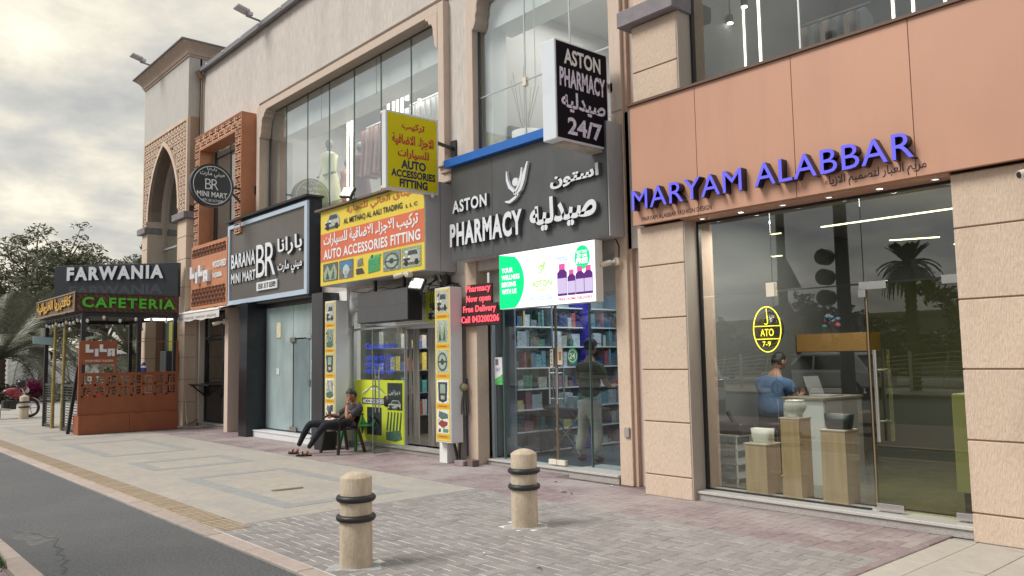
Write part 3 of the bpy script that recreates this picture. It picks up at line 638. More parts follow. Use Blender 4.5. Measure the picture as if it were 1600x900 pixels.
# Barana shop: Y = 7.75
bp('black_column', B(-17.60, -17.17, 7.30, 7.9, 0, 2.93), black_gl, bevel=.004)
bp('black_column', B(-14.47, -14.02, 7.45, 7.9, 0, 2.93), mat('dark_grey_gloss', (.035, .037, .042), .25, var=.2, vscale=(2, 2, .4)), bevel=.004)
bs = bp('mart_shopfront', MB().box(-17.17, -14.47, 7.72, 7.80, 2.80, 2.93), black_m); bp('floor_channel', B(-17.17, -14.47, 7.7, 7.8, .15, .17), black_m)
for c in ((-17.16, -15.85, .17, 2.8), (-15.84, -15.10, 2.10, 2.80), (-15.09, -14.48, .17, 2.8)): pane(bs, *c, 7.74, gl_frost)
d = bp('glass_door', MB().box(-15.85, -15.835, 7.735, 7.76, .18, 2.09), black_m); pane(d, -15.83, -15.11, .18, 2.08, 7.745, mat('dusty_door_glass', (.17, .235, .25), .15, var=.2, vscale=(1.6, 1.6, .7), dirt=((5, 5, 1.2), .5, (.25, .32, .34), .5, .75)))
patch(d, -15.95, -15.72, 2.02, 2.12, 7.74, m=mat('dull_fitting', (.25, .24, .22), .4, .5)); patch(d, -15.20, -15.02, 2.08, 2.17, 7.74); patch(d, -15.95, -15.65, .17, .26, 7.74, m=mat('dull_fitting', (.25, .24, .22), .4, .5)); patch(d, -15.14, -15.06, 1.12, 1.25, 7.74, m=mat('dull_fitting', (.25, .24, .22), .4, .5))
for x0, z0, w_, h_, c_ in ((-16.62, 2.13, .2, .33, (.62, .60, .40)), (-16.62, 1.34, .14, .13, (.62, .66, .66)), (-15.02, 1.42, .17, .22, (.62, .60, .62))): MB().box(x0, x0+w_, 7.728, 7.7385, z0, z0+h_).build('paper_notice', flat(c_), bs)
bp('mart_back', B(-17.4, -14.3, 7.95, 8.0, 0, 2.93), in_dark)
# LILA shop: Y = 7.95
bp('side_jamb', B(-21.47, -21.36, 7.80, 8.0, 0, 3.0), mat('cream_jamb', (.58, .52, .45), .7)); bp('side_jamb', B(-18.93, -18.72, 7.50, 7.95, 0, 2.93), mat('pink_jamb', (.62, .50, .43), .7))
bp('shop_wall', B(-18.72, -17.60, 7.80, 8.0, 0, 2.93), black_m)
ls = bp('cafe_shopfront', MB().box(-21.36, -21.30, 7.93, 8.0, .1, 2.9).box(-21.30, -18.93, 7.93, 8.0, 2.84, 2.9).box(-21.30, -18.93, 7.93, 8.0, 2.22, 2.30).box(-20.16, -20.04, 7.93, 8.0, .1, 2.22).box(-19.22, -19.12, 7.93, 8.0, .1, 2.22).box(-20.16, -20.08, 7.93, 8.0, 2.3, 2.84).box(-21.30, -20.16, 7.93, 8.0, 1.02, 1.12).box(-21.30, -20.16, 7.93, 8.0, .1, .14), black_m)
for c in ((-21.28, -20.17, 2.31, 2.83), (-20.07, -18.95, 2.31, 2.83), (-21.1, -20.18, 1.13, 2.2), (-20.03, -19.23, .14, 2.2), (-19.11, -18.95, .14, 2.2)): pane(ls, *c, 7.955, glass('cafe_glass', (.25, .27, .28), 1.9))
MB().box(-21.29, -20.17, 7.95, 7.98, .15, 1.01).build('lower_panel', black_gl, ls); MB().box(-19.97, -19.28, 7.945, 7.954, .16, .95).build('kick_panel', mat('brown_door_panel', (.06, .025, .018), .35), ls)
MB().cyl((-19.98, 7.88, .95), (-19.98, 7.88, 1.6), .02, n=8).build('door_handle', black_m, ls)
room(-21.4, -18.9, 8.1, 10.5, .1, 2.95, in_dark, in_dark, in_dark)
MB().box(-20.95, -20.45, 8.3, 8.34, 1.35, 2.1).build('menu_board', glow((.5, .6, .7), .25, 'menu_light'), ls)
# drainpipe and cables
bp('drain_pipe', MB().cyl((-21.33, 7.74, 3.1), (-21.33, 7.74, 9.3), .03, n=8).cyl((-21.33, 7.74, 9.25), (-21.33, 7.6, 9.42), .07, n=8), mat('rusty_pipe', (.25, .18, .12), .6))
# ================================================================ tower at the far end
TY = 7.45; TX0, TX1 = -25.2, -21.5
bp('tower_wall', MB().box(TX0, TX1, TY, TY+.35, 8.21, 10.0).box(TX1-.3, TX1, TY+.35, 11, 2.9, 10.0).box(TX0, TX0+.3, TY+.35, 11, 0, 10.0), mat('tower_render', (.50, .49, .46), .85, var=.08, vscale=(24, 24, 3), bump=.5, bscale=(60, 60, 6)))
def cornice():
    prof = [(0, 9.84), (.03, 9.84), (.03, 9.89), (.06, 9.90), (.07, 9.95), (.10, 10.01), (.16, 10.08), (.21, 10.12), (.22, 10.14), (.26, 10.15), (.26, 10.21)]
    mb = MB()
    for (p, z), (q, w) in zip(prof, prof[1:]):
        L = lambda e, z: [(TX0-e, TY+3.2, z), (TX0-e, TY-e, z), (TX1+e, TY-e, z), (TX1+e, TY+3.2, z)]
        a = L(p, z); b = L(q, w)
        for i in range(3): mb.quad(a[i], a[i+1], b[i+1], b[i])
    e = .26; mb.quad((TX0-e, TY-e, 10.21), (TX1+e, TY-e, 10.21), (TX1+e, TY+3.2, 10.21), (TX0-e, TY+3.2, 10.21))
    return mb
bp('cornice', cornice(), mat('cornice_render', (.46, .36, .30), .8, var=.08, vscale=(8, 8, 8), bump=.2))
bp('rope_light', MB().tube([(TX0-.27, 7.17, 10.20), (TX1+.27, 7.17, 10.20), (TX1+.27, 10.5, 10.20)], .028), mat('grey_gutter', (.20, .20, .22), .5))
# pointed arch outline
AX, AS, AP, AB = -23.46, 5.80, 7.80, 2.6; HW = 1.25
def arch(hw, spring, apex, n=14):
    H = apex-spring; Rr = (hw*hw+H*H)/(2*hw); pts = []
    for i in range(n+1):
        z = spring + H*i/n; cx = AX+hw-Rr; pts.append((cx+math.sqrt(max(0, Rr*Rr-(z-spring)**2)), z))
    return pts
def archpoly(hw, spring, apex, zb): r = arch(hw, spring, apex); l = [(2*AX-x, z) for x, z in r[::-1]]; return [(AX+hw, zb)] + r + l[1:] + [(AX-hw, zb)]
rr = arch(HW, AS, AP)
mb = MB()
xL, xR = TX0, TX1
fr = FY(TY+.075)
# spandrel wall made of strips beside the arch
pts = rr; prev = None
for (x, z), (x2, z2) in zip(pts, pts[1:]):
    mb.prism([(x, z), (xR, z), (xR, z2), (x2, z2)], fr, -.3, 0); mb.prism([(xL, z), (2*AX-x, z), (2*AX-x2, z2), (xL, z2)], fr, -.3, 0)
mb.rect(fr, xL, xR, AP, 8.21, -.3, 0)
bp('arch_wall', mb, mat('shadowed_recess_plaster', (.36, .26, .20), .9, bump=.2))  # recess shadow behind the carving painted in as a darker tone
mb = MB(); fr0 = FY(TY+.02)
def inside_arch(x, z, e=0):
    if z < AS: return abs(x-AX) < HW+e
    H = AP-AS+e; Rr = ((HW+e)**2+H*H)/(2*(HW+e)); cx = AX+(HW+e)-Rr; dx = abs(x-AX); zz = z-AS
    return zz < H and dx < cx-AX+math.sqrt(max(0, Rr*Rr-zz*zz))
# carved lattice: eight-point motif grid of raised bars
cs = .245
nx = int((xR-xL-.16)/cs); nz_ = int((8.12-5.62)/cs)
lat = MB()
for i in range(nx+1):
    for j in range(nz_+1):
        cx = xL+.10+cs*(i+.5); cz = 5.64+cs*(j+.5)
        if cx > xR-.12 or cz > 8.10 or inside_arch(cx, cz, .17): continue
        h = cs/2
        for k in range(4):
            a = math.pi/2*k; ux, uz = math.cos(a), math.sin(a); vx, vz = -uz, ux
            def Q(p, q): return (cx+ux*p+vx*q, cz+uz*p+vz*q)
            lat.prism([Q(.25*h, -.14*h), Q(1.0*h, -.14*h), Q(1.0*h, .14*h), Q(.25*h, .14*h)], fr0, -.06, .022)
            lat.prism([Q(.30*h, .30*h), Q(.62*h, .30*h), Q(.95*h, .72*h), Q(.62*h, .80*h)], fr0, -.06, .016)
            lat.prism([Q(.56*h, -.42*h), Q(.80*h, -.42*h), Q(.80*h, .42*h), Q(.56*h, .42*h)], fr0, -.06, .010)
bp('carved_panel', lat, mat('carved_plaster', (.66, .52, .42), .8, bump=.2), kind='stuff')
brd = MB(); brd.rect(fr0, xL, xL+.09, 5.6, 8.21, -.05, .03); brd.rect(fr0, xR-.11, xR, 5.6, 8.21, -.05, .03); brd.rect(fr0, xL+.09, xR-.11, 8.12, 8.21, -.05, .03)
for sgn in (1, -1):
    a = [(AX+sgn*(x-AX), z) for x, z in arch(HW, 5.6 if 0 else AS, AP)]; b = [(AX+sgn*(x-AX), z) for x, z in arch(HW+.12, AS, AP+.14)]
    for i in range(len(a)-1): brd.prism([a[i], b[i], b[i+1], a[i+1]][::sgn], fr0, -.05, .03)
bp('arch_border', brd, stucco)
# arch reveal and glass
rv = MB(); ap = archpoly(HW, AS, AP, 2.9); n = len(ap)
for i in range(n-1):
    a, b = ap[i], ap[i+1]; rv.quad((a[0], TY, a[1]), (b[0], TY, b[1]), (b[0], TY+.50, b[1]), (a[0], TY+.50, a[1]))
bp('arch_reveal', rv, trim)
aw = bp('arch_window', MB().rect(FY(TY+.47), AX-.025, AX+.025, 2.9, AP-.3, 0, .03).rect(FY(TY+.47), AX-HW, AX+HW, 4.95, 5.0, 0, .03), alu)
g_ = [p for p in ap]; MB().prism([(x, z) for x, z in ap], FY(TY+.50), 0, .012).build('pane', glass('arch_glass', (.94, .97, .97), 3.8), aw)
bp('arch_back', B(TX0+.3, TX1-.3, TY+.95, TY+1.0, 0, 8), mat('arch_room', (.62, .70, .70), .7)); bp('arch_blind', B(AX-.9, AX+.1, TY+.8, TY+.85, 3.3, 5.8), mat('pale_blind', (.6, .62, .58), .7))
# piers and ledges
def tpier(x0, x1):
    zs = [0, .62, 1.20, 1.78, 2.36, 2.90, 3.62, 4.37, 4.97, 5.44]
    for a, b in zip(zs, zs[1:]): bp('pier_block', B(x0, x1, TY, TY+.30, a+.006, b-.006), stucco, bevel=.005)
    bp('pier_core', B(x0+.012, x1-.012, TY+.014, TY+.6, 0, 5.44), mat('groove_render', (.30, .19, .14), .9))
tpier(-22.16, TX1); tpier(TX0, -24.72)
bp('ledge', B(-22.36, TX1+.08, TY-.10, TY+.4, 5.44, 5.62), ledge_m, bevel=.01); bp('ledge', B(TX0-.2, -24.68, TY-.10, TY+.4, 5.44, 5.62), ledge_m, bevel=.01)
bp('painted_stripe', MB().box(-22.165, -21.95, TY-.004, TY, 0, 2.9), mat('ochre_paint', (.48, .36, .10), .6, var=.1))
bp('tower_side', B(TX1-.02, TX1, TY+.30, 7.8, 0, 9.86), mat('tower_side_render', (.50, .44, .40), .85, var=.08, vscale=(24, 24, 3), bump=.4))
bp('tower_infill', B(-24.72, -22.16, 7.95, 8.0, 0, 2.9), in_dark)
bp('green_frame', MB().box(-23.9, -23.3, 7.85, 7.95, 0, 2.8), mat('olive_frame', (.30, .33, .05), .5))
# roof floodlights
def flood(loc, lab, k=.62):
    x, y, z = loc; t = thing('roof_floodlight', lab, 'floodlight', loc, 'floodlights on the roof edge')
    h = MB().box(-.22*k, .22*k, -.85*k, -.35*k, .02, .10*k+.02).build('head', alu_panel, t, local=True, bevel=.012); h.rotation_euler = (R(-14), 0, 0)
    MB().bar((0, -.40*k, .02), (0, .1, -.02), .035).bar((0, .1, -.02), (0, .15, -.16), .035).build('bracket', mat('grey_gutter', (.2, .2, .22), .5), t, local=True)
    MB().box(-.07*k, .07*k, -.40*k, -.15*k, .05, .05+.12*k).build('driver_box', alu, t, local=True)
flood((-17.6, 7.62, 9.60), 'grey floodlight on an arm at the roof edge above the big window')
flood((-23.9, 7.15, 10.24), 'grey floodlight on the cornice of the far tower')
# ================================================================ lattice-screen window of the taqueria
lw = thing('lattice_screen', 'orange perforated metal screen framing the upper window and carrying the taqueria letters', 'screen', (-19.5, 7.45, 2.98))
def keycell(mb, fr, x, z, c, d0, d1, flip=False):
    w = c*.11; q = [(-w*.0, 0, c, w*1.3), (0, w, w*1.3, c)]
    inner = [(c*.36, c*.36, c*.50, c*.86), (c*.50, c*.36, c*.86, c*.50), (c*.72, c*.64, c*.86, c*.86)]
    for a in q+inner:
        u0, v0, u1, v1 = a
        if flip: u0, u1 = c-u1, c-u0
        mb.rect(fr, x+u0, x+u1, z+v0, z+v1, d0, d1)
orange_l = mat('lattice_face', (.62, .36, .24), .55, var=.1, bump=.1)
SX0, SX1, SZ0, SZ1 = -20.95, -17.98, 4.60, 7.44
fL = FY(7.45)
back = MB(); 
for a in ((SX0, SX0+.30, SZ0, SZ1), (SX1-.34, SX1, SZ0, SZ1), (SX0+.30, SX1-.34, SZ1-.34, SZ1)): back.rect(fL, *a, -.14, -.09)
back.build('screen_backing', orange_d, lw)
def lattice(u0, u1, v0, v1, c, d0=-.03, d1=0.):
    mb = MB(); nu = max(1, round((u1-u0)/c)); nv = max(1, round((v1-v0)/c)); cu = (u1-u0)/nu
    for i in range(nu):
        for j in range(nv): keycell(mb, fL, u0+i*cu, v0+j*(v1-v0)/nv, cu, d0, d1, (i+j) % 2)
    mb.rect(fL, u0, u1, v1-.012, v1+.012, d0, d1); mb.rect(fL, u1-.012, u1+.012, v0, v1, d0, d1)
    return mb
lattice(SX0, SX0+.30, SZ0, SZ1-.34, .2).build('lattice_left', orange_l, lw, kind='stuff'); lattice(SX1-.34, SX1, SZ0, SZ1-.34, .2).build('lattice_right', orange_l, lw, kind='stuff'); lattice(SX0, SX1, SZ1-.34, SZ1, .2).build('lattice_top', orange_l, lw, kind='stuff')
fmb = MB(); fmb.box(SX1, SX1+.03, 7.44, 7.80, SZ0, SZ1+.02); fmb.box(SX0, SX1, 7.44, 7.80, SZ1, SZ1+.02); fmb.box(SX0+.30, SX0+.34, 7.455, 7.82, SZ0, SZ1-.36); fmb.box(SX0+.34, SX1-.34, 7.455, 7.82, SZ1-.38, SZ1-.34); fmb.box(SX1-.36, SX1-.34, 7.455, 7.82, SZ0, SZ1-.38)
fmb.build('screen_returns', orange, lw)
wn = MB().box(SX0+.3, SX0+.52, 7.84, 7.87, 4.6, 7.1).box(-19.6, -19.56, 7.84, 7.87, 4.6, 7.1).box(SX0+.5, SX1-.34, 7.84, 7.87, 6.86, 6.90).build('window_frame', mat('brown_window_frame', (.05, .03, .025), .4), lw)
MB().box(SX0+.5, SX1-.34, 7.86, 7.872, 4.6, 7.1).build('pane', glass('lattice_glass', (.75, .8, .8), 2.2), wn)
bp('lattice_room', B(-20.8, -18.0, 8.5, 8.55, 4.4, 7.4), mat('pale_blind', (.6, .62, .58), .7))
PX0, PX1 = -21.08, -18.66
MB().rect(fL, PX0, PX1, 2.98, 4.60, -.04, -.0).build('name_panel', orange, lw, bevel=.004)
for (z0, z1) in ((4.30, 4.52), (3.06, 3.50)):
    mb = MB(); c = .11
    for i in range(int((PX1-PX0-.16)/c)):
        for j in range(int((z1-z0)/c+.5)): keycell(mb, fL, PX0+.08+i*c, z0+j*c, c, .002, .012, (i+j) % 2)
    mb.build('pierced_band', orange_d, lw, kind='stuff')
def lila(fr, u0, u1, v0, v1, parent, ext, m=letter_w, s=letter_side):
    c = (u1-u0)/4.0; w = c*.34; g = c*.06; H = v1-v0
    P_ = lambda i: u0+i*c
    def L_(i): return [(P_(i), v0+H*.25, P_(i)+w, v1), (P_(i)+w, v0+H*.25, P_(i)+c-g, v0+H*.25+w)]
    Wd = u1-u0; U = lambda t: u0+Wd*t; Z = lambda t: v0+H*t; w = Wd*.115
    rects = [[(U(0), Z(.32), U(0)+w, v1), (U(0)+w, Z(.32), U(.26), Z(.58))], [(U(.315), v0, U(.315)+w, Z(.64))], [(U(.475), Z(.36), U(.475)+w, v1), (U(.475)+w, Z(.36), U(.72), Z(.60))],
             [(U(.755), v0, U(.755)+w*.9, Z(.64)), (U(.755)+w*.9, Z(.44), U(.90), Z(.64)), (U(.755)+w*.9, Z(.14), U(.90), Z(.30)), (U(.90), v0, U(1.0), Z(.64))]]
    for rs in rects:
        mb = MB()
        for r in rs: mb.rect(fr, *[r[0], r[2], r[1], r[3]], .002, ext)
        mb.build('letter', m, parent)
lila(fL, -20.93, -19.72, 3.62, 4.06, lw, .09)
text('WOOD-FIRED', fL, -19.58, -18.75, 3.92, 4.08, white_s, lw, .02, .02); text('TAQUERIA', fL, -19.58, -18.98, 3.66, 3.80, white_s, lw, .02, .02)
# awning
aw_ = thing('awning', 'off-white fabric awning over the taqueria counter', 'awning', (-20.2, 7.9, 3.0))
cloth_w = mat('awning_cloth', (.66, .64, .62), .85, var=.08, vscale=(3, 3, 3), bump=.2)
mb = MB(); N_ = 16
for i in range(N_):
    a = -21.42+3.05*i/N_; b = -21.42+3.05*(i+1)/N_; za = 2.86+.015*math.sin(i*1.7); zb = 2.86+.015*math.sin((i+1)*1.7)
    mb.quad((a, 7.14, za), (b, 7.14, zb), (b, 7.78, 3.06), (a, 7.78, 3.06)); mb.quad((a, 7.135, za-.2+.01*math.sin(i)), (b, 7.135, zb-.2+.01*math.sin(i+1)), (b, 7.14, zb), (a, 7.14, za))
mb.build('cloth', cloth_w, aw_).modifiers.new('t', 'SOLIDIFY').thickness = .006
MB().cyl((-21.42, 7.15, 2.86), (-18.37, 7.15, 2.86), .028, n=10).build('front_rail', white_p, aw_); MB().bar((-21.38, 7.15, 2.86), (-21.38, 7.8, 2.98), .03).build('arm', black_m, aw_); MB().bar((-18.4, 7.15, 2.86), (-18.4, 7.8, 2.98), .03).build('arm', black_m, aw_)
for k, w_ in enumerate(('BURRITOS', 'TACOS', 'QUESADILLAS', 'NACHOS')): text(w_, FY(7.130), -21.3+k*.72, -21.3+k*.72+.62, 2.70, 2.76, flat((.25, .25, .26)), aw_, .01)
# counter shelf
ct = thing('counter_shelf', 'black shelf counter on brackets under the taqueria window', 'shelf', (-20.7, 7.9, 1.0))
MB().box(-21.35, -20.0, 7.52, 7.92, 1.055, 1.085).build('top', black_m, ct, bevel=.003)
for x in (-21.25, -20.1): MB().bar((x, 7.58, 1.05), (x, 7.9, .78), .03).bar((x, 7.9, .75), (x, 7.9, 1.05), .03).bar((x, 7.55, 1.04), (x, 7.92, 1.04), .03).build('bracket', black_m, ct)
# ================================================================ projecting signs
def bolt(p, t): MB().ell(p, .035, .035, .035, 10, 6).build('bolt', mat('cream_fitting', (.72, .66, .55), .4), t)
# yellow hanging sign
X = -10.25
ys = thing('hanging_sign', 'yellow hanging sign AUTO ACCESSORIES FITTING with red Arabic lettering', 'sign', (X, 7.0, 4.2), 'signs projecting from the wall')
y0, y1, z0, z1 = 6.49, 7.47, 4.19, 5.41; f = FXp(X)
MB().box(X-.12, X, y0, y1, z0, z1).build('box', mat('white_sign_box', (.68, .70, .73), .4, dirt=((3, 3, 3), .3, (.5, .5, .5))), ys, bevel=.012, seg=2)
MB().rect(f, y0+.035, y1-.035, z0+.035, z1-.035, 0.001, .006).build('face', yel_o, ys)
RD = flat((.50, .02, .03)); DK = flat((.015, .018, .07)); f2 = FXp(X+.007)
text('تركيب', f2, 6.78, 7.20, 5.13, 5.27, RD, ys, .035); text('الاجزاء الاضافية', f2, 6.60, 7.37, 4.87, 5.07, RD, ys, .035); text('للسيارات', f2, 6.70, 7.28, 4.68, 4.85, RD, ys, .035)
text('AUTO', f2, 6.76, 7.22, 4.53, 4.67, DK, ys, .04); text('ACCESSORIES', f2, 6.58, 7.40, 4.39, 4.51, DK, ys, .04, gap=.02); text('FITTING', f2, 6.73, 7.25, 4.24, 4.37, DK, ys, .04)
MB().bar((X-.06, y1, 5.06), (X-.1, 7.88, 5.02), .045).box(X-.17, X-.03, 7.84, 7.868, 4.90, 5.16).build('bracket', black_m, ys)
for p in ((X-.12, y0+.02, z1-.03), (X-.12, y0+.02, z0+.03), (X, y1-.12, z0-.02)): bolt(p, ys)
# black pharmacy hanging sign
X = -6.72
hs = thing('hanging_sign', 'black and white hanging sign ASTON PHARMACY 24/7', 'sign', (X, 7.0, 4.2), 'signs projecting from the wall')
y0, y1, z0, z1 = 6.63, 7.57, 4.20, 5.44; f = FXp(X)
MB().box(X-.23, X, y0, y1, z0, z1).build('box', mat('pale_sign_box', (.66, .72, .78), .4, dirt=((3, 3, 3), .25, (.5, .53, .55))), hs, bevel=.012, seg=2)
MB().rect(f, y0+.025, y1-.025, z0+.025, z1-.025, .001, .005).build('face', mat('black_sign_face', (.010, .008, .014), .6, spec=.1), hs); f2 = FXp(X+.006)
LW = flat((.70, .68, .86)); text('ASTON', f2, 6.78, 7.43, 5.15, 5.35, white_s, hs, .03); text('PHARMACY', f2, 6.70, 7.51, 4.86, 5.10, LW, hs, .035, gap=.02); text('صيدليه', f2, 6.72, 7.50, 4.56, 4.82, LW, hs, .03); text('24/7', f2, 6.82, 7.43, 4.28, 4.50, LW, hs, .03)
MB().bar((X-.15, y1, 5.16), (X-.15, 7.86, 5.08), .04).bar((X-.15, y1, 4.44), (X-.15, 7.86, 4.40), .04).box(X-.22, X-.08, 7.745, 7.757, 5.02, 5.14).build('bracket', mat('galvanised_bar', (.42, .38, .34), .5, .4), hs)
MB().box(X-.21, X-.03, y0+.15, y1-.1, z0-.035, z0+.001).build('base_plate', mat('dusty_plate', (.42, .38, .33), .7, var=.2, vscale=(9, 9, 9)), hs)
# round mini mart sign
X = -17.9; cy, cz, rr_ = 6.77, 5.60, .49
rs = thing('round_sign', 'round black BR MINI MART sign with a white ring on a wall bracket', 'sign', (X, cy, cz-.49), 'signs projecting from the wall')
MB().cyl((X-.16, cy, cz), (X, cy, cz), rr_, n=48).build('drum', mat('black_sign_drum', (.022, .028, .035), .35), rs)
MB().torus((X+.002, cy, cz), rr_-.06, .009, (1, 0, 0), 48, 6).build('ring', white_s, rs); f2 = FXp(X+.004)
text('بارانا', f2, 6.64, 6.86, 5.92, 6.00, white_s, rs, .01); text('ميني مارت', f2, 6.48, 7.04, 5.77, 5.92, white_s, rs, .015)
text('BR', f2, 6.60, 6.90, 5.50, 5.74, white_s, rs, -.01, gap=-.12); text('MINI MART', f2, 6.42, 7.10, 5.33, 5.45, white_s, rs, .02); text('+971 50 317 0389', f2, 6.52, 7.02, 5.22, 5.28, white_s, rs, .01)
MB().bar((X-.08, cy+rr_-.02, 5.62), (X-.08, 7.78, 5.62), .04).bar((X-.08, cy+rr_-.08, 5.55), (X-.08, 7.78, 5.00), .04).box(X-.14, X-.02, 7.77, 7.798, 5.52, 5.72).build('bracket', black_m, rs)
# ================================================================ fascia sign boxes
# Barana
bs_ = thing('fascia_sign', 'dark sign box with pale blue frame reading BARANA MINI MART and a large BR monogram', 'sign', (-16.7, 7.8, 2.95))
MB().box(-18.74, -14.70, 7.50, 7.795, 2.93, 4.90).build('box', mat('navy_box', (.008, .012, .022), .4), bs_)
MB().box(-18.82, -14.62, 7.40, 7.80, 4.90, 4.945).build('roof_lip', black_m, bs_)
fb = FY(7.50)
MB().ring(fb, [(-18.70, 2.95), (-14.68, 2.95), (-14.68, 4.83), (-18.70, 4.83)], [(-18.59, 3.05), (-14.80, 3.05), (-14.80, 4.74), (-18.59, 4.74)], 0.0, .05).build('frame', mat('pale_blue_frame', (.46, .56, .68), .35), bs_)
MB().rect(fb, -18.59, -14.80, 3.05, 4.74, 0, .01).build('face', taupe, bs_)
ft = FY(7.485)
text('BARANA', ft, -18.45, -17.12, 3.79, 4.12, letter_w, bs_, .03, .04, each='letter', side=letter_side, gap=.05); text('MINI MART', ft, -18.45, -17.10, 3.44, 3.67, letter_w, bs_, .025, .04, each='letter', side=letter_side, gap=.05)
text('BR', ft, -17.02, -16.06, 3.46, 4.18, letter_w, bs_, .0, .06, each='letter', side=letter_side, gap=-.08); text('بارانا', ft, -15.98, -14.86, 3.82, 4.20, letter_w, bs_, .02, .05, side=letter_side); text('ميني مارت', ft, -15.98, -14.88, 3.42, 3.72, letter_w, bs_, .02, .04, side=letter_side)
MB().rect(ft, -17.05, -16.03, 3.17, 3.36, 0, .04).build('phone_plate', letter_w, bs_, bevel=.006); text('050 317 0389', FY(7.443), -16.95, -16.08, 3.205, 3.325, flat((.03, .03, .03)), bs_, .02)
MB().box(-18.7, -14.72, 7.52, 7.80, 2.90, 2.928).build('soffit', mat('slatted_soffit', (.10, .10, .10), .5, var=.4, vscale=(30, 2, 2)), bs_)
# Auto
as2 = thing('fascia_sign', 'yellow and red sign box reading AL METHAQ AL AALI TRADING, AUTO ACCESSORIES FITTING', 'sign', (-12, 7.8, 3.0))
MB().box(-13.74, -10.33, 7.26, 7.86, 3.0, 4.42).build('box', alu_panel, as2, bevel=.004); MB().box(-13.85, -10.40, 7.18, 7.80, 4.42, 4.455).build('roof_lip', mat('brown_lip', (.16, .13, .11), .6), as2)
MB().box(-10.333, -10.327, 7.55, 7.56, 3.0, 4.42).build('side_seam', mat('grey_gutter', (.2, .2, .22), .5), as2)
fa = FY(7.26); MB().rect(fa, -13.73, -10.34, 3.01, 4.41, .001, .008).build('face', yel_s, as2)
MB().rect(fa, -13.72, -10.35, 3.45, 3.98, .009, .011).build('red_band', red_v, as2); f2 = FY(7.246)
text('الميثاق العالي للتجارة', f2, -12.75, -10.45, 4.21, 4.38, flat((.55, .12, .05)), as2, .01); text('AL METHAQ AL AALI TRADING', f2, -12.86, -10.95, 4.05, 4.17, flat((.02, .02, .05)), as2, .02, gap=.03); text('L L C', f2, -10.85, -10.52, 4.06, 4.12, flat((.02, .02, .05)), as2, .02)
text('تركيب الاجزاء الاضافية للسيارات', f2, -13.6, -10.5, 3.71, 3.96, white_s, as2, .03); text('AUTO ACCESSORIES FITTING', f2, -13.60, -10.44, 3.49, 3.67, white_s, as2, .03, gap=.04)
